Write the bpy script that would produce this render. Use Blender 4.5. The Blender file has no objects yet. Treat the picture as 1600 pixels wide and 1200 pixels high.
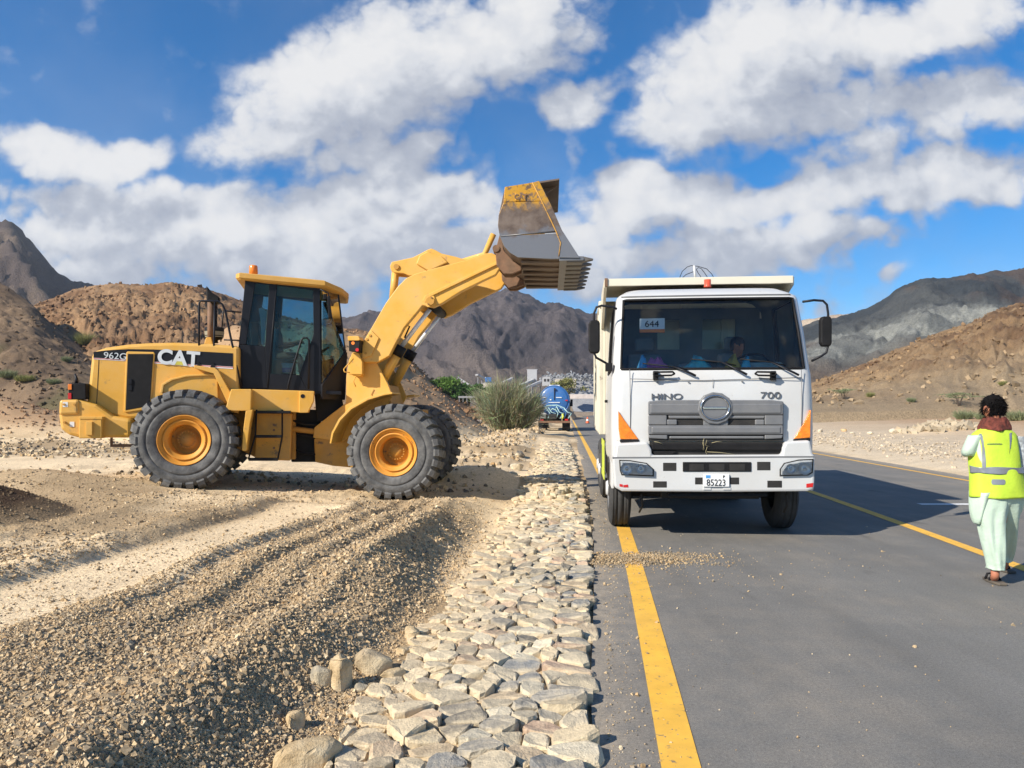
import bpy, bmesh, math, random
import numpy as np
from mathutils import Vector, Matrix

sc = bpy.context.scene
# ---------------------------------------------------------------- camera
F, HZ, CH = 1120.0, 640.0, 1.62        # focal length in picture units, horizon row, eye height
cam = bpy.data.cameras.new('camera')
cam.sensor_width = 36.0
cam.lens = 36.0 * F / 1600.0
cam.shift_y = 40.0 / 1600.0
cam.clip_start, cam.clip_end = 0.1, 20000
camo = bpy.data.objects.new('camera', cam)
camo.location = (0, 0, CH)
camo.rotation_euler = (math.radians(90), 0, 0)
sc.collection.objects.link(camo)
sc.camera = camo
sc.render.resolution_x, sc.render.resolution_y = 1024, 768

# ---------------------------------------------------------------- sun
SUN_AZ = math.radians(36.0)            # shadows fall this far from +X towards +Y
SUN_EL = math.radians(33.0)
sdir = Vector((-math.cos(SUN_AZ) * math.cos(SUN_EL), -math.sin(SUN_AZ) * math.cos(SUN_EL), math.sin(SUN_EL)))
sun = bpy.data.lights.new('sun', 'SUN')
sun.energy, sun.angle, sun.color = 5.0, math.radians(0.53), (1.0, 0.93, 0.82)
suno = bpy.data.objects.new('sun', sun)
suno.rotation_euler = sdir.to_track_quat('Z', 'Y').to_euler()
suno.location = (-20, -15, 30)
sc.collection.objects.link(suno)

# ---------------------------------------------------------------- exposure
sc.view_settings.view_transform = 'Standard'
sc.view_settings.look = 'None'
sc.view_settings.exposure = 0.55
sc.cycles.max_bounces = 7; sc.cycles.diffuse_bounces = 2; sc.cycles.glossy_bounces = 3; sc.cycles.transparent_max_bounces = 10
sc.view_settings.gamma = 1.0
sc.view_settings.use_curve_mapping = False

# ---------------------------------------------------------------- world: sky with broken cumulus
SKY_STRENGTH = 0.095
w = bpy.data.worlds.new('World'); sc.world = w; w.use_nodes = True
nt = w.node_tree; nt.nodes.clear()
w.cycles.sampling_method = 'MANUAL'; w.cycles.sample_map_resolution = 256
def N(tree, typ, **kw):
    n = tree.nodes.new(typ)
    for k, v in kw.items(): setattr(n, k, v)
    return n
def mth(tree, op, a, b=None, c=None, clamp=False):
    n = N(tree, 'ShaderNodeMath', operation=op); n.use_clamp = clamp
    for i, v in enumerate((a, b, c)):
        if v is None: continue
        if isinstance(v, (int, float)): n.inputs[i].default_value = v
        else: tree.links.new(v, n.inputs[i])
    return n.outputs[0]
def maprange(tree, v, a, b, c, d, interp='SMOOTHSTEP'):
    n = N(tree, 'ShaderNodeMapRange'); n.interpolation_type = interp
    tree.links.new(v, n.inputs[0])
    for i, x in enumerate((a, b, c, d)): n.inputs[i + 1].default_value = x
    return n.outputs[0]

# cloud bodies: (x, y, half width, half height, tilt in degrees, weight), laid out on the sky in
# hundredths of the tangent of azimuth / elevation seen from the road
def CL(px, py, rx, ry, rot, wgt=1.0):
    return ((px - 800) / F, (HZ - py) / F, rx / F, ry / F, rot, wgt)
clouds = [
    CL(640, 95, 310, 130, 18), CL(440, 185, 150, 80, 20, .95), CL(520, 120, 170, 90, 10), CL(560, 235, 120, 48, 20, .8), CL(800, 50, 170, 100, 10, .9),
    CL(60, 235, 110, 52, -5), CL(190, 245, 100, 55, 0), CL(90, 300, 160, 38, 0, .75),
    CL(620, 255, 90, 48, 25), CL(560, 330, 260, 80, 8), CL(300, 380, 270, 60, 0), CL(700, 300, 130, 52, -8), CL(130, 350, 200, 62, 0, .95),
    CL(690, 400, 260, 70, 0, .95), CL(450, 430, 240, 50, 0, .85), CL(150, 410, 240, 60, 0, .8), CL(560, 480, 320, 45, 0, .55),
    CL(1190, 90, 240, 105, 14), CL(1420, 50, 260, 68, 14), CL(1120, 170, 170, 58, 8), CL(900, 150, 90, 50, 15, .8), CL(1300, 170, 200, 60, 8, .75),
    CL(1470, 170, 190, 62, 4, .85), CL(1060, 320, 210, 66, 0), CL(985, 285, 80, 42, 0), CL(1280, 300, 170, 48, 14),
    CL(1500, 285, 190, 62, 6), CL(1350, 240, 140, 40, 12, .7), CL(1080, 405, 210, 50, 0, .9), CL(1280, 370, 180, 40, 8, .8),
    CL(1400, 430, 40, 18, 20, .6), CL(890, 235, 26, 40, 0, .45), CL(1032, 240, 22, 40, -25, .5), CL(955, 238, 20, 30, 0, .4),
    CL(250, 335, 330, 60, 0, .9), CL(560, 405, 330, 62, 0, .95), CL(840, 380, 180, 70, 0, .9), CL(1160, 385, 300, 58, 4, .9), CL(60, 440, 200, 50, 0, .7),
    CL(1150, 470, 240, 40, 0, .5), CL(880, 440, 160, 50, 0, .6),
]
grp = bpy.data.node_groups.new('cloud_density', 'ShaderNodeTree')
grp.interface.new_socket('P', in_out='INPUT', socket_type='NodeSocketVector')
grp.interface.new_socket('D', in_out='OUTPUT', socket_type='NodeSocketFloat')
gi = N(grp, 'NodeGroupInput'); go = N(grp, 'NodeGroupOutput')
P0 = gi.outputs[0]
# warp the outline so that the bodies billow
wn = N(grp, 'ShaderNodeTexNoise'); wn.inputs['Scale'].default_value = 5.5; wn.inputs['Detail'].default_value = 4; wn.inputs['Roughness'].default_value = .55
grp.links.new(P0, wn.inputs['Vector'])
ws = N(grp, 'ShaderNodeVectorMath', operation='SUBTRACT'); grp.links.new(wn.outputs['Color'], ws.inputs[0]); ws.inputs[1].default_value = (.5, .5, .5)
wsc = N(grp, 'ShaderNodeVectorMath', operation='SCALE'); grp.links.new(ws.outputs[0], wsc.inputs[0]); wsc.inputs['Scale'].default_value = 0.12
wa = N(grp, 'ShaderNodeVectorMath', operation='ADD'); grp.links.new(P0, wa.inputs[0]); grp.links.new(wsc.outputs[0], wa.inputs[1])
PW = wa.outputs[0]
wsc2 = N(grp, 'ShaderNodeVectorMath', operation='SCALE'); grp.links.new(ws.outputs[0], wsc2.inputs[0]); wsc2.inputs['Scale'].default_value = 0.05
wa2 = N(grp, 'ShaderNodeVectorMath', operation='ADD'); grp.links.new(P0, wa2.inputs[0]); grp.links.new(wsc2.outputs[0], wa2.inputs[1])
acc = None
for (cx, cy, rx, ry, rot, wg) in clouds:
    mp = N(grp, 'ShaderNodeMapping', vector_type='TEXTURE')
    mp.inputs['Location'].default_value = (cx, cy, 0)
    mp.inputs['Rotation'].default_value = (0, 0, math.radians(rot))
    mp.inputs['Scale'].default_value = (rx, ry, 1)
    if acc is None: grp.links.new(PW, mp.inputs['Vector'])
    else:                                # chained, so that the bodies are worked out one after another
        ch = N(grp, 'ShaderNodeVectorMath', operation='MULTIPLY_ADD'); grp.links.new(acc, ch.inputs[0]); ch.inputs[1].default_value = (1e-7,) * 3
        grp.links.new(PW, ch.inputs[2]); grp.links.new(ch.outputs[0], mp.inputs['Vector'])
    le = N(grp, 'ShaderNodeVectorMath', operation='LENGTH'); grp.links.new(mp.outputs[0], le.inputs[0])
    v = maprange(grp, le.outputs['Value'], 0.2, 1.45, wg, 0.0)
    acc = v if acc is None else mth(grp, 'SMOOTH_MAX', acc, v, 0.25)
# the same kind of broken cloud everywhere else in the sky
sep = N(grp, 'ShaderNodeSeparateXYZ'); grp.links.new(P0, sep.inputs[0])
bn = N(grp, 'ShaderNodeTexNoise'); bn.inputs['Scale'].default_value = 2.6; bn.inputs['Detail'].default_value = 2
bm_ = N(grp, 'ShaderNodeMapping'); bm_.inputs['Scale'].default_value = (1, 1.7, 1); grp.links.new(P0, bm_.inputs[0]); grp.links.new(bm_.outputs[0], bn.inputs['Vector'])
broad = maprange(grp, bn.outputs['Fac'], .54, .74, 0, 1)
ax = mth(grp, 'ABSOLUTE', sep.outputs[0])
outx = maprange(grp, ax, .70, .95, 0, 1)
outy = maprange(grp, sep.outputs[1], .56, .75, 0, 1)
outf = mth(grp, 'MAXIMUM', outx, outy)
acc = mth(grp, 'SMOOTH_MAX', acc, mth(grp, 'MULTIPLY', broad, outf), .2)
fn = N(grp, 'ShaderNodeTexNoise'); fn.inputs['Scale'].default_value = 11; fn.inputs['Detail'].default_value = 8; fn.inputs['Roughness'].default_value = .62
fm = N(grp, 'ShaderNodeMapping'); fm.inputs['Scale'].default_value = (1, 1.25, 1); grp.links.new(P0, fm.inputs[0]); grp.links.new(fm.outputs[0], fn.inputs['Vector'])
f1 = mth(grp, 'MULTIPLY', mth(grp, 'SUBTRACT', fn.outputs['Fac'], .5), 1.25)
# rounded puffs
for sc_, am in ((9.0, .60), (22.0, .42)):
    pn = N(grp, 'ShaderNodeTexNoise'); pn.inputs['Scale'].default_value = sc_; pn.inputs['Detail'].default_value = 1.5; pn.inputs['Roughness'].default_value = .5
    grp.links.new(wa2.outputs[0], pn.inputs['Vector'])
    ab = mth(grp, 'ABSOLUTE', mth(grp, 'SUBTRACT', pn.outputs['Fac'], .5))
    f1 = mth(grp, 'ADD', f1, mth(grp, 'MULTIPLY', mth(grp, 'SUBTRACT', ab, .10), am * 2.2))
tot = mth(grp, 'ADD', acc, mth(grp, 'MULTIPLY', f1, maprange(grp, acc, 0, .55, .30, 1.0)))
grp.links.new(tot, go.inputs[0])

tc = N(nt, 'ShaderNodeTexCoord')
sx = N(nt, 'ShaderNodeSeparateXYZ'); nt.links.new(tc.outputs['Generated'], sx.inputs[0])
az = mth(nt, 'ARCTAN2', sx.outputs[0], sx.outputs[1])
hyp = mth(nt, 'SQRT', mth(nt, 'ADD', mth(nt, 'MULTIPLY', sx.outputs[0], sx.outputs[0]), mth(nt, 'MULTIPLY', sx.outputs[1], sx.outputs[1])))
el = mth(nt, 'ARCTAN2', sx.outputs[2], hyp)
# azimuth -> its tangent near the road axis, plain angle beyond
azc = mth(nt, 'MINIMUM', mth(nt, 'MAXIMUM', az, -.75), .75)
azt = mth(nt, 'ADD', mth(nt, 'TANGENT', azc), mth(nt, 'MULTIPLY', mth(nt, 'SUBTRACT', az, azc), 1.8))
elc = mth(nt, 'MINIMUM', el, 1.1)
elt = mth(nt, 'DIVIDE', mth(nt, 'TANGENT', elc), mth(nt, 'COSINE', azc))
cb = N(nt, 'ShaderNodeCombineXYZ'); nt.links.new(azt, cb.inputs[0]); nt.links.new(elt, cb.inputs[1])
def dens(off, after=None):
    g = N(nt, 'ShaderNodeGroup'); g.node_tree = grp
    if off:
        a = N(nt, 'ShaderNodeVectorMath', operation='ADD'); nt.links.new(cb.outputs[0], a.inputs[0]); a.inputs[1].default_value = off
        c_ = N(nt, 'ShaderNodeVectorMath', operation='MULTIPLY_ADD'); nt.links.new(after, c_.inputs[0]); c_.inputs[1].default_value = (1e-7,) * 3
        nt.links.new(a.outputs[0], c_.inputs[2]); nt.links.new(c_.outputs[0], g.inputs[0])
    else: nt.links.new(cb.outputs[0], g.inputs[0])
    return g.outputs[0]
d0 = dens(None); d1 = dens((-.045, .075, 0), d0)
dense = maprange(nt, d0, .13, .68, 0, .97)
# thin veil between the cloud bodies, thicker low down
vn = N(nt, 'ShaderNodeTexNoise'); vn.inputs['Scale'].default_value = 4.0; vn.inputs['Detail'].default_value = 4; nt.links.new(cb.outputs[0], vn.inputs['Vector'])
veil = mth(nt, 'MULTIPLY', maprange(nt, vn.outputs['Fac'], .35, .75, .02, .42), maprange(nt, elt, 0, .5, 1.0, .2, 'LINEAR'))
cover = mth(nt, 'MAXIMUM', dense, veil)
lit = mth(nt, 'SUBTRACT', d0, d1)
bright = maprange(nt, lit, -.50, .74, 0, 1, 'LINEAR')
ramp = N(nt, 'ShaderNodeValToRGB'); nt.links.new(bright, ramp.inputs[0])
r = ramp.color_ramp
r.elements[0].position = 0.0; r.elements[0].color = (.40, .44, .54, 1)
r.elements[1].position = 1.0; r.elements[1].color = (.96, .955, .95, 1)
e = r.elements.new(.40); e.color = (.57, .605, .68, 1)
e = r.elements.new(.66); e.color = (.80, .82, .86, 1)
csc = N(nt, 'ShaderNodeVectorMath', operation='SCALE'); nt.links.new(ramp.outputs[0], csc.inputs[0]); csc.inputs['Scale'].default_value = .64 / SKY_STRENGTH
sky = N(nt, 'ShaderNodeTexSky', sky_type='NISHITA')
sky.sun_disc = False
sky.sun_elevation = SUN_EL
sky.sun_rotation = math.atan2(sdir.x, sdir.y)
sky.altitude = 600; sky.air_density = .9; sky.dust_density = .1; sky.ozone_density = 3.5
hs = N(nt, 'ShaderNodeHueSaturation'); nt.links.new(sky.outputs[0], hs.inputs['Color'])
hs.inputs['Saturation'].default_value = 1.45; hs.inputs['Value'].default_value = 1.12
mix = N(nt, 'ShaderNodeMix', data_type='RGBA'); nt.links.new(cover, mix.inputs[0]); nt.links.new(hs.outputs[0], mix.inputs[6]); nt.links.new(csc.outputs[0], mix.inputs[7])
bg = N(nt, 'ShaderNodeBackground'); nt.links.new(mix.outputs[2], bg.inputs[0]); bg.inputs[1].default_value = SKY_STRENGTH
wo = N(nt, 'ShaderNodeOutputWorld'); nt.links.new(bg.outputs[0], wo.inputs[0])

# ================================================================ helpers
rng = np.random.default_rng(7)
random.seed(7)
COL = sc.collection
ORG = {}                                # world position of each root, by object name

def tag(o, label=None, cat=None, group=None, kind=None):
    if label: o['label'] = label
    if cat: o['category'] = cat
    if group: o['group'] = group
    if kind: o['kind'] = kind
    return o
def thing(name, loc, label, cat, group=None):
    o = bpy.data.objects.new(name, None); o.empty_display_size = .2
    o.location = loc; COL.objects.link(o); ORG[o.name] = Vector(loc)
    return tag(o, label, cat, group)

class Frame:                            # vertical frame: s along u, t along v (horizontal), z up
    def __init__(self, x, y, deg):
        a = math.radians(deg); self.o = Vector((x, y, 0))
        self.u = Vector((math.cos(a), math.sin(a), 0)); self.v = Vector((-math.sin(a), math.cos(a), 0))
    def W(self, s, t, z): return self.o + self.u * s + self.v * t + Vector((0, 0, z))
    def sz(self, px, py, t):            # measured sight line -> (s, z) on the plane at depth t
        d = Vector(((px - 800) / F, 1, (HZ - py) / F)); c = Vector((0, 0, CH))
        k = ((self.o + self.v * t - c).dot(self.v)) / d.dot(self.v)
        p = c + d * k
        return ((p - self.o).dot(self.u), p.z)
    def pts(self, pl, t): return [self.sz(x, y, t) for x, y in pl]
    def P(self, px, py, t):
        s, z = self.sz(px, py, t); return self.W(s, t, z)

class MB:
    def __init__(self): self.v = []; self.f = []; self.m = []; self.mi = 0; self.sm = []; self.smooth = False
    def add(self, vs, fs):
        b = len(self.v); self.v += [tuple(p) for p in vs]
        for f in fs:
            self.f.append([i + b for i in f]); self.m.append(self.mi); self.sm.append(self.smooth)
        return self
    def hexa(self, p):                  # 8 corner points: bottom ring 0-3, top ring 4-7
        return self.add(p, [(3, 2, 1, 0), (4, 5, 6, 7), (0, 1, 5, 4), (1, 2, 6, 5), (2, 3, 7, 6), (3, 0, 4, 7)])
    def box(self, fr, s0, s1, t0, t1, z0, z1):
        c = [(s0, t0), (s1, t0), (s1, t1), (s0, t1)]
        return self.hexa([fr.W(s, t, z0) for s, t in c] + [fr.W(s, t, z1) for s, t in c])
    def prism(self, fr, pts, t0, t1, t0b=None):      # (s, z) outline extruded over t
        n = len(pts)
        a = sum(pts[i][0] * pts[(i + 1) % n][1] - pts[(i + 1) % n][0] * pts[i][1] for i in range(n))
        if a < 0: pts = pts[::-1]
        vs = [fr.W(s, t0, z) for s, z in pts] + [fr.W(s, t1, z) for s, z in pts]
        fs = [list(range(n)), list(range(2 * n - 1, n - 1, -1))]
        fs += [(i + n, (i + 1) % n + n, (i + 1) % n, i) for i in range(n)]
        return self.add(vs, fs)
    def ppx(self, fr, pl, t0, t1): return self.prism(fr, fr.pts(pl, t0), t0, t1)
    def rect(self, fr, x0, y0, x1, y1, t0, t1): return self.ppx(fr, [(x0, y0), (x1, y0), (x1, y1), (x0, y1)], t0, t1)
    def tube(self, path, r, seg=8, caps=True):
        path = [Vector(p) for p in path]; n = len(path)
        rs = r if isinstance(r, (list, tuple)) else [r] * n
        vs = []; fs = []; prev = None
        for i in range(n):
            d = (path[min(i + 1, n - 1)] - path[max(i - 1, 0)]).normalized()
            if prev is None:
                up = Vector((0, 0, 1)) if abs(d.z) < .9 else Vector((1, 0, 0))
                e1 = d.cross(up).normalized()
            else:
                e1 = (prev - d * prev.dot(d)).normalized()
            prev = e1; e2 = d.cross(e1)
            for k in range(seg):
                a = 2 * math.pi * k / seg
                vs.append(path[i] + (e1 * math.cos(a) + e2 * math.sin(a)) * rs[i])
        for i in range(n - 1):
            for k in range(seg):
                k2 = (k + 1) % seg
                fs.append((i * seg + k, i * seg + k2, (i + 1) * seg + k2, (i + 1) * seg + k))
        s0 = self.smooth; self.smooth = True; b = len(self.v)
        self.add(vs, fs); self.smooth = False
        if caps:
            self.f += [[b + k for k in range(seg)][::-1], [b + (n - 1) * seg + k for k in range(seg)]]
            self.m += [self.mi] * 2; self.sm += [False] * 2
        self.smooth = s0
        return self
    def lathe(self, c, axis, prof, seg=32, smooth=True, closed=False):   # prof: (radius, distance along axis)
        c = Vector(c); ax = Vector(axis).normalized()
        up = Vector((0, 0, 1)) if abs(ax.z) < .9 else Vector((1, 0, 0))
        e1 = ax.cross(up).normalized(); e2 = ax.cross(e1)
        vs = []; fs = []; n = len(prof)
        for r, h in prof:
            for k in range(seg):
                a = 2 * math.pi * k / seg
                vs.append(c + ax * h + (e1 * math.cos(a) + e2 * math.sin(a)) * r)
        for i in range(n if closed else n - 1):
            j = (i + 1) % n
            for k in range(seg):
                k2 = (k + 1) % seg
                fs.append((i * seg + k, i * seg + k2, j * seg + k2, j * seg + k))
        s0 = self.smooth; self.smooth = smooth; self.add(vs, fs); self.smooth = s0
        return self
    def cyl(self, c, axis, r, h, seg=16):            # solid disc/cylinder from c along axis
        return self.lathe(c, axis, [(0.0001, 0), (r, 0), (r, h), (0.0001, h)], seg, smooth=False)
    def build(self, name, mat, parent=None, bevel=0, seg=2, autosmooth=None):
        me = bpy.data.meshes.new(name)
        o = bpy.data.objects.new(name, me); COL.objects.link(o)
        org = Vector((0, 0, 0))
        if parent is not None:
            o.parent = parent; org = ORG[parent.name]
        ORG[o.name] = org
        me.from_pydata([(x - org.x, y - org.y, z - org.z) for x, y, z in self.v], [], self.f)
        for mm in (mat if isinstance(mat, (list, tuple)) else [mat]): me.materials.append(mm)
        me.polygons.foreach_set('material_index', self.m)
        me.polygons.foreach_set('use_smooth', self.sm)
        me.update()
        if bevel:
            b = o.modifiers.new('bevel', 'BEVEL'); b.width = bevel; b.segments = seg; b.limit_method = 'ANGLE'; b.angle_limit = math.radians(35)
        return o

def fast_mesh(name, V, Fq, mat, smooth=True, colors=None):
    """V (n,3), Fq (m,k) int array -> mesh object, quickly."""
    me = bpy.data.meshes.new(name)
    k = Fq.shape[1]; m = Fq.shape[0]
    me.vertices.add(len(V)); me.vertices.foreach_set('co', np.ascontiguousarray(V, dtype=np.float32).ravel())
    me.loops.add(m * k); me.loops.foreach_set('vertex_index', np.ascontiguousarray(Fq, dtype=np.int32).ravel())
    me.polygons.add(m); me.polygons.foreach_set('loop_start', np.arange(0, m * k, k, dtype=np.int32))
    me.polygons.foreach_set('use_smooth', np.full(m, smooth, dtype=bool))
    me.update(calc_edges=True)
    if colors is not None:
        at = me.color_attributes.new('tint', 'FLOAT_COLOR', 'POINT')
        c = np.ones((len(V), 4), np.float32); c[:, :3] = colors
        at.data.foreach_set('color', c.ravel())
    me.materials.append(mat)
    o = bpy.data.objects.new(name, me); COL.objects.link(o); ORG[o.name] = Vector((0, 0, 0))
    return o

def text_mesh(name, body, mat, parent, P, right, up, size, bold=0.0, depth=.004, xscale=1.0, shear=0.0, center=True):
    """Flat lettering: P = centre of the writing, right/up = its axes, size = capital height."""
    cu = bpy.data.curves.new(name, 'FONT'); cu.body = body; cu.size = size / .69; cu.offset = bold
    cu.extrude = depth / 2; cu.shear = shear; cu.align_x = 'CENTER'
    tmp = bpy.data.objects.new('tmp_text', cu); COL.objects.link(tmp)
    dg = bpy.context.evaluated_depsgraph_get()
    me = bpy.data.meshes.new_from_object(tmp.evaluated_get(dg))
    bpy.data.objects.remove(tmp); bpy.data.curves.remove(cu)
    me.name = name
    right = Vector(right).normalized(); up = Vector(up).normalized(); nrm = right.cross(up)
    org = ORG[parent.name]
    zs = [v.co.y for v in me.vertices]; zc = (min(zs) + max(zs)) / 2
    for v in me.vertices:
        x, y, z = v.co
        q = Vector(P) + right * (x * xscale) + up * (y - zc) + nrm * z
        v.co = q - org
    me.materials.clear(); me.materials.append(mat)
    o = bpy.data.objects.new(name, me); COL.objects.link(o); o.parent = parent; ORG[o.name] = org
    return o

# ---------------------------------------------------------------- noise (numpy)
def _hash(ix, iy, seed):
    h = (ix.astype(np.int64) * 374761393 + iy.astype(np.int64) * 668265263 + seed * 1442695041) & 0xffffffff
    h = ((h ^ (h >> 13)) * 1274126177) & 0xffffffff
    return ((h ^ (h >> 16)) & 0xffffff) / float(0xffffff)
def vnoise(x, y, seed=0):
    ix = np.floor(x); iy = np.floor(y); fx = x - ix; fy = y - iy
    fx = fx * fx * fx * (fx * (fx * 6 - 15) + 10); fy = fy * fy * fy * (fy * (fy * 6 - 15) + 10)
    a = _hash(ix, iy, seed); b = _hash(ix + 1, iy, seed); c = _hash(ix, iy + 1, seed); d = _hash(ix + 1, iy + 1, seed)
    return (a + (b - a) * fx) * (1 - fy) + (c + (d - c) * fx) * fy
def fbm(x, y, octv=5, seed=0, gain=.5, lac=2.03, ridged=False):
    s = 0; a = 1.0; t = 0
    for i in range(octv):
        n = vnoise(x, y, seed + i * 17) * 2 - 1
        if ridged: n = 1 - 2 * np.abs(n)
        s = s + a * n; t += a; a *= gain; x = x * lac + 13.7; y = y * lac + 7.1
    return s / t
def sstep(a, b, x):
    t = np.clip((x - a) / (b - a), 0, 1); return t * t * (3 - 2 * t)

# ---------------------------------------------------------------- materials
def lin(c):                              # sRGB 0-255 -> linear
    return tuple(((v / 255) / 12.92 if v / 255 <= .04045 else ((v / 255 + .055) / 1.055) ** 2.4) for v in c)
MATS = {}
def mat(name, base, rough=.6, metal=0.0, var=.12, vscale=6.0, dust=0.0, dustcol=(.36, .28, .19), dscale=3.0, bump=0.0, bscale=40.0, coat=0.0, spec=.5, dark=None, darkamt=0.0, dkscale=5.0, dmix=.9, detail=5):
    """Principled surface with grain, dust film and worn patches."""
    m = bpy.data.materials.new(name); m.use_nodes = True; t = m.node_tree; t.nodes.clear()
    out = N(t, 'ShaderNodeOutputMaterial'); p = N(t, 'ShaderNodeBsdfPrincipled'); t.links.new(p.outputs[0], out.inputs[0])
    co = N(t, 'ShaderNodeTexCoord').outputs['Object']
    def noise(scale, det=detail, rgh=.6):
        n = N(t, 'ShaderNodeTexNoise'); n.inputs['Scale'].default_value = scale; n.inputs['Detail'].default_value = det; n.inputs['Roughness'].default_value = rgh
        t.links.new(co, n.inputs['Vector']); return n.outputs['Fac']
    b = base if len(base) == 3 else base[:3]
    mx = N(t, 'ShaderNodeMix', data_type='RGBA')
    mx.inputs[6].default_value = tuple(c * (1 - var) for c in b) + (1,); mx.inputs[7].default_value = tuple(min(1, c * (1 + var)) for c in b) + (1,)
    t.links.new(maprange(t, noise(vscale), .3, .7, 0, 1, 'LINEAR'), mx.inputs[0]); col = mx.outputs[2]
    if dark is not None:
        md = N(t, 'ShaderNodeMix', data_type='RGBA'); t.links.new(col, md.inputs[6]); md.inputs[7].default_value = tuple(dark) + (1,)
        t.links.new(maprange(t, noise(dkscale, 6, .65), .62 - .3 * darkamt, .72 - .2 * darkamt, 0, dmix), md.inputs[0]); col = md.outputs[2]
    rsock = None
    if dust > 0:
        dm = N(t, 'ShaderNodeMix', data_type='RGBA'); t.links.new(col, dm.inputs[6]); dm.inputs[7].default_value = tuple(dustcol) + (1,)
        df = maprange(t, noise(dscale, 6, .65), .35, .75, dust * .25, dust, 'LINEAR')
        t.links.new(df, dm.inputs[0]); col = dm.outputs[2]
        rr = N(t, 'ShaderNodeMapRange'); t.links.new(df, rr.inputs[0]); rr.inputs[3].default_value = rough; rr.inputs[4].default_value = min(1, rough + .45)
        rsock = rr.outputs[0]
    t.links.new(col, p.inputs['Base Color'])
    if rsock is not None: t.links.new(rsock, p.inputs['Roughness'])
    else: p.inputs['Roughness'].default_value = rough
    p.inputs['Metallic'].default_value = metal
    p.inputs['Specular IOR Level'].default_value = spec
    if coat: p.inputs['Coat Weight'].default_value = coat; p.inputs['Coat Roughness'].default_value = .12
    if bump:
        bn = N(t, 'ShaderNodeBump'); bn.inputs['Strength'].default_value = bump; bn.inputs['Distance'].default_value = .01
        t.links.new(noise(bscale, 6, .65), bn.inputs['Height']); t.links.new(bn.outputs[0], p.inputs['Normal'])
    MATS[name] = m
    return m
def glass(name, tint, gloss=.9, fres=1.5, dusty=.06):
    m = bpy.data.materials.new(name); m.use_nodes = True; t = m.node_tree; t.nodes.clear()
    out = N(t, 'ShaderNodeOutputMaterial')
    tr = N(t, 'ShaderNodeBsdfTransparent'); tr.inputs[0].default_value = tuple(tint) + (1,)
    gl = N(t, 'ShaderNodeBsdfGlossy'); gl.inputs['Roughness'].default_value = .02; gl.inputs[0].default_value = (gloss,) * 3 + (1,)
    fr = N(t, 'ShaderNodeFresnel'); fr.inputs[0].default_value = fres
    ms = N(t, 'ShaderNodeMixShader'); t.links.new(fr.outputs[0], ms.inputs[0]); t.links.new(tr.outputs[0], ms.inputs[1]); t.links.new(gl.outputs[0], ms.inputs[2])
    df = N(t, 'ShaderNodeBsdfDiffuse'); df.inputs[0].default_value = (.4, .35, .27, 1)
    co = N(t, 'ShaderNodeTexCoord'); nz = N(t, 'ShaderNodeTexNoise'); nz.inputs['Scale'].default_value = 4; nz.inputs['Detail'].default_value = 6
    t.links.new(co.outputs['Object'], nz.inputs['Vector'])
    m2 = N(t, 'ShaderNodeMixShader'); t.links.new(maprange(t, nz.outputs['Fac'], .35, .8, dusty * .3, dusty * 1.6), m2.inputs[0])
    t.links.new(ms.outputs[0], m2.inputs[1]); t.links.new(df.outputs[0], m2.inputs[2]); t.links.new(m2.outputs[0], out.inputs[0])
    return m

# ================================================================ the setting
def Cx(Y):                               # x of the left yellow line along the road
    Y = np.asarray(Y, float)
    yy = np.linspace(-80, 1500, 8000)
    sl = .077 + .046 * (1 - sstep(3, 18, yy)) + .10 * sstep(95, 190, yy)
    cc = np.concatenate([[0], np.cumsum((sl[1:] + sl[:-1]) / 2 * np.diff(yy))])
    cc = cc - np.interp(3.24, yy, cc) + .77
    return np.interp(Y, yy, cc)
def strip_r(Y): return Cx(Y) - (.39 + .012 * np.clip(Y, 0, 40))
def strip_l(Y): return Cx(Y) - (1.62 + .014 * np.clip(Y, 0, 40))

def gauss(X, Y, cx, cy, sx, sy, rot=0):
    a = math.radians(rot); dx = X - cx; dy = Y - cy
    u = (dx * math.cos(a) + dy * math.sin(a)) / sx; v = (-dx * math.sin(a) + dy * math.cos(a)) / sy
    return np.exp(-.5 * (u * u + v * v))
def heap(X, Y, cx, cy, rx, ry, h, p=1.25):
    r = np.sqrt(((X - cx) / rx) ** 2 + ((Y - cy) / ry) ** 2)
    return h * np.clip(1 - r, 0, 1) ** p

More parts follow.
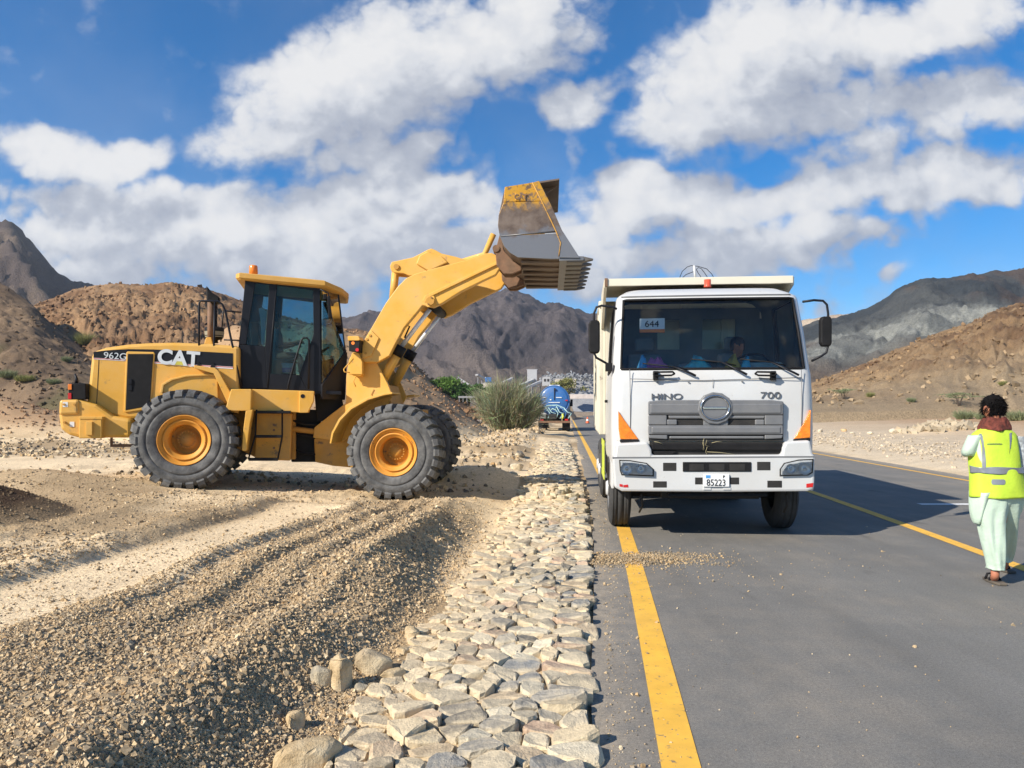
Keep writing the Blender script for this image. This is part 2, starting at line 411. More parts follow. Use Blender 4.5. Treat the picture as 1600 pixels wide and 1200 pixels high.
def Hground(X, Y, fine=True):
    X = np.asarray(X, float); Y = np.asarray(Y, float)
    xl = X - Cx(Y)
    u = strip_l(Y) - X                   # distance left of the stone strip
    pad = .10 + .075 * np.clip(-2 - X, 0, 4.2)
    P = .33 + (pad - .33) * sstep(8.2, 11.2, Y)
    P = P + (.16 - P) * sstep(17, 26, Y) * .8
    wob = .25 * fbm(Y * .8, Y * .1 + 4, 3, 5)
    z = P * sstep(.05, .72, u + wob) + .015
    right = sstep(-.05, .03, X - strip_r(Y))
    z = z * (1 - right) + right * (-.05)
    left = sstep(.25, .7, u)
    # wheel ruts run along the road
    near = 1 - sstep(9.5, 11.5, Y)
    rut = sstep(-5.05, -4.86, xl) * (1 - sstep(-4.1, -3.75, xl))
    z = z - .085 * rut * near * left
    wv = .10 * fbm(Y * .5, xl * .2, 3, 21) - .012 * (Y - 7) ** 2 * (Y > 7) * .6
    rid = 0
    for cx_, am in ((-3.60, .075), (-3.15, .08), (-2.78, .07), (-2.40, .065)):
        d = xl - (cx_ + wv)
        rid = rid + am * np.where(d < 0, np.exp(-(d / .17) ** 2), np.exp(-(d / .07) ** 2))
    z = z + rid * near * left * sstep(3.4, 5.2, Y) * (.5 + .6 * vnoise(Y * 1.3, xl * 2.2, 55))
    rid2 = .05 * np.exp(-((xl + 5.25 + wv) / .16) ** 2) + .05 * np.exp(-((xl + 6.3 - wv) / .25) ** 2)
    z = z + rid2 * near * left
    # heaps and hollows
    z = z + heap(X, Y, -6.75, 8.35, 1.45, 1.25, .62, .9) * (1 + .25 * fbm(X * 2, Y * 2, 3, 9)) + .28 * gauss(X, Y, -7.4, 10.9, .9, .5, 20)
    z = z + .13 * gauss(X, Y, -1.3, 10.55, 1.3, .38, 8) + .10 * gauss(X, Y, -4.4, 10.1, 1.1, .35)
    z = z + .34 * gauss(X, Y, -.75, 14.9, .95, .40, 5) + .24 * gauss(X, Y, .75, 12.7, .30, .3)
    z = z + .12 * gauss(X, Y, .2, 20.5, 1.2, .6) + .28 * gauss(X, Y, -.3, 24.5, 2.2, .8) + .35 * gauss(X, Y, 0.6, 38, 1.6, 3.5)
    z = z - .16 * gauss(X, Y, strip_l(5.0) - .55, 5.2, .35, .9, 90) * left - .10 * gauss(X, Y, -1.9, 4.2, .3, .5)
    # far left: spoil heaps, berm, gently rising ground
    lf = sstep(15, 30, Y) * sstep(0, 6, u)
    z = z + lf * (.02 * np.clip(Y - 20, 0, 60) * sstep(5, 25, u))
    z = z + np.minimum(heap(X, Y, -11.2, 38, 10.2, 9.5, 8.2, 1.0), 4.6 + .35 * heap(X, Y, -11.2, 38, 10.2, 9.5, 2.0, 1.0)) * (1 + .12 * fbm(X * .6, Y * .6, 4, 33)) + heap(X, Y, -24, 32, 9, 3, 1.6, 1.0) + heap(X, Y, -31, 35, 12, 5, 2.4, 1.0)
    # far right: the wadi bed climbs to the slope
    rr = xl - 9.0
    z = z + np.where(rr > 0, (.05 + .034 * np.clip(rr - 1, 0, 90) + .16 * sstep(0.1, 1.2, rr)), 0) * sstep(4, 10, Y)
    z = z + heap(X, Y, 21.8, 36, 2.6, 1.6, .45, .8)
    z = z + heap(X, Y, 22, 128, 17, 30, 7.5, .9) * (1 + .35 * fbm(X * .25, Y * .25, 4, 71)) + .8 * gauss(X, Y, 13, 78, 3, 5)
    # the wadi floor beyond
    z = z + sstep(90, 420, Y) * (Y - 90).clip(0, 900) * .006
    off = np.maximum(sstep(.15, .6, u), sstep(9.0, 9.6, xl))
    far = sstep(20, 120, Y)
    z = np.where((xl > -.30) & (xl < 8.85), np.minimum(z, -.05), z)
    if fine:
        g = fbm(X * 1.1, Y * 1.1, 4, 2) * .045 + fbm(X * 5.5, Y * 5.5, 3, 3) * .022 + np.maximum(fbm(X * 14, Y * 14, 2, 31), 0) * .03
        rough = .35 + .75 * sstep(-.15, .3, fbm(X * .45, Y * .45, 3, 12))
        rough = rough * (1 - .8 * rut * near)
        z = z + g * off * rough + fbm(X * .12, Y * .12, 3, 8) * .5 * far * off
        z = z + fbm(X * 7, Y * 7, 3, 41) * .012 * (1 - right) * (1 - off)
    return z

def spaced(edges):                       # [(start, step), ..., end]
    out = []
    for i in range(len(edges) - 1):
        a, st = edges[i]; b = edges[i + 1][0]; b_st = edges[i + 1][1]
        x = a
        n = max(1, int(round((b - a) / ((st + b_st) / 2))))
        ks = np.linspace(0, 1, n + 1)[:-1]
        r = b_st / st
        if abs(r - 1) < 1e-3: out += list(a + (b - a) * ks)
        else:
            g = (r ** ks - 1) / (r - 1); out += list(a + (b - a) * g)
    out.append(edges[-1][0]); return np.array(out)
gx = spaced([(-2500, 300), (-200, 18), (-40, 1.2), (-10, .06), (-5, .037), (1.5, .037), (6, .25), (40, 1.2), (200, 18), (2500, 300)])
gy = spaced([(-200, 20), (-5, 1.0), (2.3, .05), (3, .032), (7, .04), (16, .12), (40, .6), (200, 8), (3000, 300)])
GX, GY = np.meshgrid(gx, gy)
GZ = Hground(GX, GY)
V = np.stack([GX, GY, GZ], -1).reshape(-1, 3)
nx, ny = len(gx), len(gy)
ii = (np.arange(ny - 1)[:, None] * nx + np.arange(nx - 1)[None, :]).ravel()
Fq = np.stack([ii, ii + 1, ii + nx + 1, ii + nx], -1)
xl = GX - Cx(GY); uu = strip_l(GY) - GX
sand = np.array(lin((230, 204, 164))); grav = np.array(lin((178, 153, 118))); brown = np.array(lin((172, 140, 108))); pale = np.array(lin((208, 190, 162)))
k = sstep(-.25, .3, fbm(GX * .5, GY * .5, 4, 50))[..., None]
tint = sand * (1 - k) + grav * k
rb = (sstep(-5.0, -4.6, xl) * (1 - sstep(-3.9, -3.5, xl)) * (1 - sstep(10, 12, GY)))[..., None]
tint = tint * (1 - rb) + np.array(lin((236, 210, 170))) * rb
gb = (sstep(-3.7, -3.3, xl) * (1 - sstep(-.6, .15, -uu)) * (1 - sstep(9.5, 11.5, GY)))[..., None]
tint = tint * (1 - .8 * gb) + grav * .88 * .8 * gb
lane = np.exp(-((GY - 16.5 - .1 * GX) / 3.2) ** 2)[..., None] * (uu > 0)[..., None]
tint = tint * (1 - lane) + np.array(lin((240, 214, 174))) * lane
rs = sstep(8.8, 9.3, xl)[..., None]
kr = sstep(0, 22, xl - 9 + 5 * fbm(GX * .1, GY * .1, 3, 4))[..., None]
tint = tint * (1 - rs) + rs * (pale * (1 - kr) + brown * 1.05 * kr)
hp = sstep(.35, 1.3, GZ)[..., None] * (uu > 0)[..., None] * sstep(20, 26, GY)[..., None]
tint = tint * (1 - hp) + np.array(lin((178, 146, 112))) * hp
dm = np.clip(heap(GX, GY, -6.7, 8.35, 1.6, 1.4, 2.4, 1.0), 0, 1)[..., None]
tint = tint * (1 - dm) + np.array(lin((80, 62, 46))) * dm  # dark tone painted on the left heap in place of its shade
fr_ = sstep(60, 200, GY)[..., None]
tint = tint * (1 - fr_) + np.array(lin((158, 140, 118))) * fr_
def ground_material(name, bscale=1.0, bump=.8, ct=1.0, bdist=.02):
    m = bpy.data.materials.new(name); m.use_nodes = True; t = m.node_tree; t.nodes.clear()
    out = N(t, 'ShaderNodeOutputMaterial'); p = N(t, 'ShaderNodeBsdfPrincipled'); t.links.new(p.outputs[0], out.inputs[0])
    co = N(t, 'ShaderNodeTexCoord').outputs['Object']
    at = N(t, 'ShaderNodeVertexColor'); at.layer_name = 'tint'
    def nz(s, d=6, r=.62):
        n = N(t, 'ShaderNodeTexNoise'); n.inputs['Scale'].default_value = s * bscale; n.inputs['Detail'].default_value = d; n.inputs['Roughness'].default_value = r
        t.links.new(co, n.inputs['Vector']); return n.outputs['Fac']
    a = maprange(t, nz(1.3), .25, .75, .82, 1.14, 'LINEAR'); b = maprange(t, nz(22), .25, .75, 1 - .28 * ct, 1 + .22 * ct, 'LINEAR'); c = maprange(t, nz(110, 4, .7), .25, .75, 1 - .32 * ct, 1 + .25 * ct, 'LINEAR')
    f = mth(t, 'MULTIPLY', mth(t, 'MULTIPLY', a, b), c)
    v = N(t, 'ShaderNodeVectorMath', operation='SCALE'); t.links.new(at.outputs[0], v.inputs[0]); t.links.new(f, v.inputs['Scale'])
    t.links.new(v.outputs[0], p.inputs['Base Color'])
    p.inputs['Roughness'].default_value = .95; p.inputs['Specular IOR Level'].default_value = .15
    vo = N(t, 'ShaderNodeTexVoronoi'); vo.inputs['Scale'].default_value = 38 * bscale; t.links.new(co, vo.inputs['Vector'])
    h = mth(t, 'ADD', mth(t, 'MULTIPLY', nz(30), .8), mth(t, 'ADD', mth(t, 'MULTIPLY', nz(140, 4, .7), .35), mth(t, 'MULTIPLY', vo.outputs['Distance'], -.5)))
    bn = N(t, 'ShaderNodeBump'); bn.inputs['Strength'].default_value = bump; bn.inputs['Distance'].default_value = bdist
    t.links.new(h, bn.inputs['Height']); t.links.new(bn.outputs[0], p.inputs['Normal'])
    return m
M_ground = ground_material('earth', 1.0, .6)
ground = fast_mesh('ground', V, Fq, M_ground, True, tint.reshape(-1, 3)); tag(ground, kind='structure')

# ---------------------------------------------------------------- road
ry = spaced([(-60, 3), (0, .5), (40, 1), (200, 5), (700, 20)])
def ribbon(name, offs, ys, z, m, wob=0.0):
    c = Cx(ys); no = len(offs)
    X = c[:, None] + np.array(offs)[None, :]; Y = np.repeat(ys[:, None], no, 1)
    if wob:
        e = wob * (fbm(ys * 6, ys * 0 + 1.5, 3, 77))
        X[:, 0] += e; X[:, -1] += wob * fbm(ys * 6, ys * 0 + 8.5, 3, 78)
    Z = np.full_like(X, z)
    Vv = np.stack([X, Y, Z], -1).reshape(-1, 3); i = (np.arange(len(ys) - 1)[:, None] * no + np.arange(no - 1)[None, :]).ravel()
    return fast_mesh(name, Vv, np.stack([i, i + 1, i + no + 1, i + no], -1), m, True)
def asphalt():
    m = bpy.data.materials.new('asphalt'); m.use_nodes = True; t = m.node_tree; t.nodes.clear()
    out = N(t, 'ShaderNodeOutputMaterial'); p = N(t, 'ShaderNodeBsdfPrincipled'); t.links.new(p.outputs[0], out.inputs[0])
    co = N(t, 'ShaderNodeTexCoord').outputs['Object']
    def nz(s, d=5, r=.6, sc=(1, 1, 1), rot=0):
        mp = N(t, 'ShaderNodeMapping'); mp.inputs['Scale'].default_value = sc; mp.inputs['Rotation'].default_value = (0, 0, rot); t.links.new(co, mp.inputs[0])
        n = N(t, 'ShaderNodeTexNoise'); n.inputs['Scale'].default_value = s; n.inputs['Detail'].default_value = d; n.inputs['Roughness'].default_value = r
        t.links.new(mp.outputs[0], n.inputs['Vector']); return n.outputs['Fac']
    f = mth(t, 'MULTIPLY', maprange(t, nz(170, 3, .75), .25, .75, .45, 1.55, 'LINEAR'), mth(t, 'MULTIPLY', maprange(t, nz(1.1, 5, .6), .3, .7, .93, 1.07, 'LINEAR'), maprange(t, nz(55, 3, .7), .3, .7, .80, 1.2, 'LINEAR')))
    f = mth(t, 'MULTIPLY', f, maprange(t, nz(3.0, 5, .6, (1, .04, 1), math.radians(5.5)), .3, .7, .90, 1.10, 'LINEAR'))
    stain = maprange(t, nz(1.6, 3, .5, (1, .45, 1)), .66, .76, 1, .72)
    f = mth(t, 'MULTIPLY', f, stain)
    mx = N(t, 'ShaderNodeMix', data_type='RGBA'); mx.inputs[6].default_value = (.166, .160, .146, 1); mx.inputs[7].default_value = (.36, .30, .225, 1)
    at_ = N(t, 'ShaderNodeVertexColor'); at_.layer_name = 'tint'
    dsum = mth(t, 'ADD', maprange(t, nz(.8, 6, .68), .48, .82, 0, .5, 'LINEAR'), mth(t, 'MULTIPLY', at_.outputs[0], maprange(t, nz(7, 6, .7), .3, .62, .1, 1.25, 'LINEAR')), None, True)
    t.links.new(mth(t, 'MULTIPLY', dsum, .85), mx.inputs[0])
    v = N(t, 'ShaderNodeVectorMath', operation='SCALE'); t.links.new(mx.outputs[2], v.inputs[0]); t.links.new(f, v.inputs['Scale'])
    t.links.new(v.outputs[0], p.inputs['Base Color']); p.inputs['Roughness'].default_value = .85; p.inputs['Specular IOR Level'].default_value = .3
    bn = N(t, 'ShaderNodeBump'); bn.inputs['Strength'].default_value = .45; bn.inputs['Distance'].default_value = .004
    t.links.new(nz(240, 2, .6), bn.inputs['Height']); t.links.new(bn.outputs[0], p.inputs['Normal'])
    return m
M_asph = asphalt()
offs_ = [-.42, -.30, -.16, .0, .3, 1, 2, 4, 6, 7.8, 8.5, 8.9]
road = tag(ribbon('road', offs_, ry, 0.0, M_asph, .05), kind='structure')
_at = road.data.color_attributes.new('tint', 'FLOAT_COLOR', 'POINT'); _dv = np.tile(np.array([.95, .7, .42, .26, .16, .10, .06, .06, .08, .2, .5, .9], np.float32), len(ry))
_at.data.foreach_set('color', np.stack([_dv, _dv, _dv, np.ones_like(_dv)], -1).ravel())
def paint(name, col, holes):
    m = mat(name, col, .7, var=.14, vscale=5, dust=.2, dustcol=(.36, .28, .18), dscale=1.6, dark=(.11, .10, .095), darkamt=holes, dkscale=22, bump=.15, bscale=200)
    return m
M_yellow = paint('yellow_road_paint', (.86, .47, .045), .12)
lm = ribbon('lane_marking', [-.095, .085], ry, .004, M_yellow); tag(lm, 'yellow edge line beside the stone strip', None, None, 'structure')
lm2 = ribbon('lane_marking', [3.88, 4.04], ry, .004, M_yellow); tag(lm2, 'yellow line between the two lanes', None, None, 'structure')
wy = np.array([12.16, 12.36]); M_whitebar = paint('white_bar', (.72, .72, .70), .1)  # thin even white bar across the far lane
wb = ribbon('road_bar', [5.2, 7.4], wy, .004, M_whitebar); tag(wb, 'short white bar across the far lane behind the worker', None, None, 'structure')
lm3 = ribbon('lane_marking', [8.22, 8.34], ry, .004, M_yellow); tag(lm3, 'yellow edge line by the rubble verge', None, None, 'structure')

# ---------------------------------------------------------------- stone pitching between road and gravel
def stone_material():
    m = bpy.data.materials.new('field_stone'); m.use_nodes = True; t = m.node_tree; t.nodes.clear()
    out = N(t, 'ShaderNodeOutputMaterial'); p = N(t, 'ShaderNodeBsdfPrincipled'); t.links.new(p.outputs[0], out.inputs[0])
    co = N(t, 'ShaderNodeTexCoord').outputs['Object']
    at = N(t, 'ShaderNodeVertexColor'); at.layer_name = 'tint'
    def nz(s, d=6, r=.62):
        n = N(t, 'ShaderNodeTexNoise'); n.inputs['Scale'].default_value = s; n.inputs['Detail'].default_value = d; n.inputs['Roughness'].default_value = r
        t.links.new(co, n.inputs['Vector']); return n.outputs['Fac']
    f = mth(t, 'MULTIPLY', maprange(t, nz(9), .3, .7, .74, 1.2, 'LINEAR'), maprange(t, nz(60), .3, .7, .80, 1.18, 'LINEAR'))
    v = N(t, 'ShaderNodeVectorMath', operation='SCALE'); t.links.new(at.outputs[0], v.inputs[0]); t.links.new(f, v.inputs['Scale'])
    mx = N(t, 'ShaderNodeMix', data_type='RGBA'); t.links.new(v.outputs[0], mx.inputs[6]); mx.inputs[7].default_value = lin((214, 195, 160)) + (1,)
    t.links.new(maprange(t, nz(5), .38, .66, .04, .8), mx.inputs[0])
    t.links.new(mx.outputs[2], p.inputs['Base Color']); p.inputs['Roughness'].default_value = .92; p.inputs['Specular IOR Level'].default_value = .2
    bn = N(t, 'ShaderNodeBump'); bn.inputs['Strength'].default_value = .7; bn.inputs['Distance'].default_value = .012
    t.links.new(mth(t, 'ADD', nz(24), mth(t, 'MULTIPLY', nz(95), .5)), bn.inputs['Height']); t.links.new(bn.outputs[0], p.inputs['Normal'])
    return m
M_stone = stone_material()
def clip_poly(poly, n, d):               # keep p.n <= d
    out = []
    for i in range(len(poly)):
        a = poly[i]; b = poly[(i + 1) % len(poly)]
        da = a[0] * n[0] + a[1] * n[1] - d; db = b[0] * n[0] + b[1] * n[1] - d
        if da <= 0: out.append(a)
        if da * db < 0:
            k_ = da / (da - db); out.append((a[0] + (b[0] - a[0]) * k_, a[1] + (b[1] - a[1]) * k_))
    return out
ps = []; q = 2.45; row = 0
while q < 33:
    step = .105 + .035 * random.random() + .004 * max(0, q - 14)
    x = random.uniform(-.02, .08)
    while x < 1.20:
        wd = random.choice((.09, .12, .15, .19, .24, .30)) * (1 + .02 * max(0, q - 14))
        ps.append((x + wd / 2, q + random.uniform(-.045, .045))); x += wd
    q += step; row += 1
AN = 1.0
stones = []
parr = np.array(ps)
for i, (a, b) in enumerate(ps):
    d2 = ((parr[:, 0] - a) * .8) ** 2 + (parr[:, 1] - b) ** 2
    nb = [j for j in np.argsort(d2)[1:15]]
    x0_, x1_ = max(a - .22, -.03 + .04 * math.sin(b * 7)), min(a + .22, 1.22 + .06 * math.sin(b * 5 + 1))
    poly = [(x0_, b - .14), (x1_, b - .14), (x1_, b + .14), (x0_, b + .14)]
    for j in nb:
        c, d = ps[j]; n = (c - a, d - b); L = math.hypot(*n)
        poly = clip_poly(poly, (n[0] / L, n[1] / L), ((c + a) / 2 * n[0] + (d + b) / 2 * n[1]) / L)
        if len(poly) < 3: break
    if len(poly) >= 3: stones.append((a, b, poly))
stone_cols = [np.array(lin(c)) for c in ((196, 182, 156), (170, 162, 146), (204, 189, 160), (152, 147, 137), (212, 200, 174), (184, 164, 136), (138, 139, 137), (200, 182, 150), (120, 116, 108), (186, 158, 134))]
def stone_geom(a, b, poly, r):
    cx = sum(p[0] for p in poly) / len(poly); cy = sum(p[1] for p in poly) / len(poly)
    # cut the corners once, then roughen
    pts = []
    for i in range(len(poly)):
        p, q_ = poly[i], poly[(i + 1) % len(poly)]
        L = math.hypot(q_[0] - p[0], q_[1] - p[1])
        if L < .03: pts.append(((p[0] + q_[0]) / 2, (p[1] + q_[1]) / 2)); continue
        for k_ in (.24, .76): pts.append((p[0] + (q_[0] - p[0]) * k_, p[1] + (q_[1] - p[1]) * k_))
    gap = r.uniform(.93, .995)
    pts = [(cx + (x - cx) * gap * r.uniform(.93, 1.03), cy + (y - cy) * gap * r.uniform(.93, 1.03)) for x, y in pts]
    n = len(pts); top = r.uniform(.03, .066); tx, ty = r.uniform(-.22, .22), r.uniform(-.18, .18)
    if a > 1.0: top *= .62
    vs = []
    for (sc_, zz, jt) in ((.95, -.08, 0), (1.0, top * .5, .004), (.965, top * .88, .006), (.84, top * 1.0, .005)):
        for x, y in pts:
            dx, dy = (x - cx) * sc_, (y - cy) * sc_
            tilt = (dx * tx + dy * ty) if zz > 0 else 0
            vs.append((dx + r.uniform(-jt, jt), dy + r.uniform(-jt, jt), zz + tilt + r.uniform(-jt, jt)))
    vs.append((r.uniform(-.02, .02), r.uniform(-.015, .015), top * 1.02 + r.uniform(-.006, .008)))
    fs = []
    for l in range(3):
        for i in range(n):
            j = (i + 1) % n
            fs.append((l * n + i, l * n + j, (l + 1) * n + j, (l + 1) * n + i))
    for i in range(n): fs.append((3 * n + i, 3 * n + (i + 1) % n, 4 * n))
    # strip coordinates -> world
    X = float(strip_r(b)) - cx; Z = float(Hground(np.array([X]), np.array([cy]), False)[0])
    Z = max(Z, .01)
    return (X, cy, Z - .01), [(-x, y, z) for x, y, z in vs], [f[::-1] for f in fs]
apron = thing('stone_strip', (float(strip_r(8)) - .65, 8.0, 0.0), None, None); tag(apron, 'strip of rough pale stones laid between the asphalt edge and the gravel', None, None, 'structure')
stones.sort(key=lambda s: s[1])
rv, rf, rc = [], [], []
R2 = random.Random(3)
for idx, (a, b, poly) in enumerate(stones):
    loc, vs, fs = stone_geom(a, b, poly, R2)
    col = stone_cols[R2.randrange(len(stone_cols))] * R2.uniform(.85, 1.12)
    kd = min(1, max(0, (a - .55) / .7)) * .75       # dust lies thicker towards the gravel
    col = col * (1 - kd) + np.array(lin((220, 195, 155))) * kd
    if idx < 296:
        me = bpy.data.meshes.new('stone'); me.from_pydata(vs, [], fs)
        at = me.color_attributes.new('tint', 'FLOAT_COLOR', 'POINT')
        at.data.foreach_set('color', np.tile(np.append(col, 1).astype(np.float32), len(vs)))
        me.materials.append(M_stone)
        o = bpy.data.objects.new('stone', me); COL.objects.link(o); o.parent = apron
        o.location = Vector(loc) - ORG[apron.name]; ORG[o.name] = Vector(loc)
    else:
        base = len(rv)
        rv += [(x + loc[0], y + loc[1], z + loc[2]) for x, y, z in vs]; rf += [[i + base for i in f] for f in fs]; rc += [tuple(col)] * len(vs)
me = bpy.data.meshes.new('stone_paving'); o0 = ORG[apron.name]
me.from_pydata([(x - o0.x, y - o0.y, z - o0.z) for x, y, z in rv], [], rf)
at = me.color_attributes.new('tint', 'FLOAT_COLOR', 'POINT'); at.data.foreach_set('color', np.concatenate([np.array(rc, np.float32), np.ones((len(rc), 1), np.float32)], 1).ravel())
me.materials.append(M_stone)
o = bpy.data.objects.new('stone_paving', me); COL.objects.link(o); o.parent = apron; tag(o, kind='stuff')

# ---------------------------------------------------------------- loose gravel
def pebbles(name, X, Y, S, Z0, cols, bury=.25, seed=0):
    r = np.random.default_rng(seed); n = len(X)
    cube = np.array([(-1, -1, -1), (1, -1, -1), (1, 1, -1), (-1, 1, -1), (-1, -1, 1), (1, -1, 1), (1, 1, 1), (-1, 1, 1)], float) * .58
    quad = np.array([(3, 2, 1, 0), (4, 5, 6, 7), (0, 1, 5, 4), (1, 2, 6, 5), (2, 3, 7, 6), (3, 0, 4, 7)])
    v = cube[None] * (1 + r.uniform(-.42, .42, (n, 8, 3)))
    v = v * (S[:, None, None] * r.uniform(.55, 1.15, (n, 1, 3)))
    q_ = r.normal(size=(n, 4)); q_ /= np.linalg.norm(q_, axis=1, keepdims=True)
    w_, x_, y_, z_ = q_.T
    Rm = np.stack([np.stack([1 - 2 * (y_ * y_ + z_ * z_), 2 * (x_ * y_ - z_ * w_), 2 * (x_ * z_ + y_ * w_)], -1),
                   np.stack([2 * (x_ * y_ + z_ * w_), 1 - 2 * (x_ * x_ + z_ * z_), 2 * (y_ * z_ - x_ * w_)], -1),
                   np.stack([2 * (x_ * z_ - y_ * w_), 2 * (y_ * z_ + x_ * w_), 1 - 2 * (x_ * x_ + y_ * y_)], -1)], 1)
    v = np.einsum('nij,nkj->nki', Rm, v)
    v += np.stack([X, Y, Z0 + S * (.5 - bury)], -1)[:, None, :]
    f = (np.arange(n)[:, None, None] * 8 + quad[None]).reshape(-1, 4)
    c = np.repeat(cols, 8, 0)
    return fast_mesh(name, v.reshape(-1, 3), f, M_stone_flat, False, c)
M_stone_flat = bpy.data.materials.new('gravel_stone'); M_stone_flat.use_nodes = True
_t = M_stone_flat.node_tree; _p = _t.nodes['Principled BSDF']; _a = N(_t, 'ShaderNodeVertexColor'); _a.layer_name = 'tint'
_n = N(_t, 'ShaderNodeTexNoise'); _n.inputs['Scale'].default_value = 70; _n.inputs['Detail'].default_value = 4
_s = N(_t, 'ShaderNodeVectorMath', operation='SCALE'); _t.links.new(_a.outputs[0], _s.inputs[0]); _t.links.new(maprange(_t, _n.outputs['Fac'], .3, .7, .75, 1.25, 'LINEAR'), _s.inputs['Scale'])
_co = N(_t, 'ShaderNodeTexCoord'); _t.links.new(_co.outputs['Object'], _n.inputs['Vector'])
_t.links.new(_s.outputs[0], _p.inputs['Base Color']); _p.inputs['Roughness'].default_value = .93; _p.inputs['Specular IOR Level'].default_value = .2
pc = np.array([lin(c) for c in ((190, 165, 128), (164, 146, 119), (138, 126, 107), (206, 179, 139), (114, 107, 97), (178, 149, 110), (196, 171, 133), (216, 195, 160))])
def gravel_field():
    n = 205000
    px = rng.uniform(-60, 900, n); py = 640 + 560 * rng.uniform(.17, 1.26, n)
    d = F * (CH - .28) / (py - HZ); X = (px - 800) / F * d; Y = d
    u = strip_l(Y) - X; xl_ = X - Cx(Y)
    rut = ((xl_ > -4.95) & (xl_ < -3.85) & (Y < 11))
    bank = np.exp(-((u - .75) / .65) ** 2) * (1 - sstep(9, 11, Y)); fur = ((xl_ > -3.8) & (xl_ < -2.0) & (Y < 10.5))
    cl = sstep(-.2, .35, fbm(X * .8, Y * .8, 3, 61))
    pr = .22 + .5 * cl + .9 * bank + .55 * fur
    pr = np.where(rut, .10, pr); pr = np.where(u < .0, .10 * (u > -.5), pr); pr = np.where(Y > 12.5, pr * .55, pr); pr = pr * (1 - .85 * np.exp(-((Y - 16.5 - .1 * X) / 2.6) ** 2))
    keep = rng.uniform(0, 1, n) < pr
    X, Y, u, bank = X[keep], Y[keep], u[keep], bank[keep]
    S = .0062 + rng.exponential(.0042, len(X)); big = rng.uniform(0, 1, len(X)) < .012; S = np.where(big, rng.uniform(.018, .034, len(X)), np.minimum(S, .022)) * (1 + .2 * bank) * (.48 + .068 * Y)
    c = pc[rng.integers(0, len(pc), len(X))] * rng.uniform(.8, 1.15, (len(X), 1))
    ds = rng.uniform(0, .7, (len(X), 1)); c = c * (1 - ds) + grav * ds
    dk = np.clip(heap(X, Y, -6.7, 8.35, 1.6, 1.4, 2.4, 1.0), 0, 1)[:, None]; c = c * (1 - dk * .75) + np.array(lin((80, 62, 46))) * dk * .75  # pebbles on the left heap take the same painted shade tone
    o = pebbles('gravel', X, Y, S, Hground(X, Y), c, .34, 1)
    tag(o, 'loose crushed gravel strewn over the rutted ground beside the loader', 'gravel', None, 'stuff')
gravel_field()
def spill():
    n = 6000
    a = rng.normal(0, 1, (n, 2)); X = 1.15 + a[:, 0] * .42 + .12; Y = 7.75 + a[:, 1] * .17 + .10 * (X - 1.2)
    tail = rng.uniform(0, 1, n) < .06
    X = np.where(tail, 1.6 + rng.normal(0, .75, n), X); Y = np.where(tail, 7.3 + rng.normal(0, .5, n), Y)
    h = .035 * np.exp(-.5 * (((X - 1.15) / .38) ** 2 + ((Y - 7.75) / .15) ** 2))
    S = .0045 * (1 + rng.pareto(3, n)); S = np.minimum(S, .018)
    c = pc[rng.choice([0, 1, 5, 6, 2], n)] * rng.uniform(.8, 1.05, (n, 1))
    o = pebbles('gravel_spill', X, Y, S, h * rng.uniform(.2, 1, n) + .002, c, .2, 2)
    tag(o, 'sandy gravel spilled across the yellow edge line in front of the truck', 'gravel', None, 'stuff')
    n = 1300
    Y = 3 + 11 * rng.uniform(0, 1, n) ** 1.4; X = Cx(Y) - .34 + np.abs(rng.normal(0, .16, n)) + (rng.uniform(0, 1, n) < .25) * rng.uniform(0, 3.5, n)
    S = .0035 * (1 + rng.pareto(3, n)); S = np.minimum(S, .016)
    c = pc[rng.integers(0, len(pc), n)] * rng.uniform(.8, 1.1, (n, 1))
    o = pebbles('road_grit', X, Y, S, np.full(n, .001), c, .2, 3)
    tag(o, 'scattered grit and small pebbles along the asphalt edge', 'grit', None, 'stuff')
spill()

# ---------------------------------------------------------------- boulders
def rock(name, X, Y, dims, yaw, seed, label, group, col, sink=.25, z=None, tilt=(0, 0), cat='rock'):
    r = random.Random(seed); bm = bmesh.new()
    for k_ in range(26):
        while True:
            p = Vector((r.uniform(-1, 1), r.uniform(-1, 1), r.uniform(-1, 1)))
            if .55 < p.length < 1: break
        p.normalize(); p *= r.uniform(.86, 1.0)
        p = Vector((math.copysign(abs(p.x) ** .75, p.x), math.copysign(abs(p.y) ** .75, p.y), math.copysign(abs(p.z) ** .75, p.z)))
        bm.verts.new((p.x * dims[0] / 2, p.y * dims[1] / 2, p.z * dims[2] / 2))
    res = bmesh.ops.convex_hull(bm, input=bm.verts)
    loose = [v for v in bm.verts if not v.link_faces]; bmesh.ops.delete(bm, geom=loose, context='VERTS')
    bmesh.ops.bevel(bm, geom=list(bm.edges), offset=min(dims) * .05, segments=1, affect='EDGES')
    me = bpy.data.meshes.new(name); bm.to_mesh(me); bm.free()
    at = me.color_attributes.new('tint', 'FLOAT_COLOR', 'POINT')
    at.data.foreach_set('color', np.tile(np.append(np.array(col), 1).astype(np.float32), len(me.vertices)))
    me.materials.append(M_stone)
    o = bpy.data.objects.new(name, me); COL.objects.link(o)
    zz = float(Hground(np.array([X]), np.array([Y]))[0]) if z is None else z
    o.location = (X, Y, zz + dims[2] * (.5 - sink)); o.rotation_euler = (tilt[0], tilt[1], yaw)
    ORG[o.name] = o.location.copy()
    return tag(o, label, cat, group)
def gp(px, py, z=0.1):
    d = F * (CH - z) / (py - HZ); return ((px - 800) / F * d, d)
tan_c = lin((190, 164, 124)); gry = lin((150, 142, 126)); 
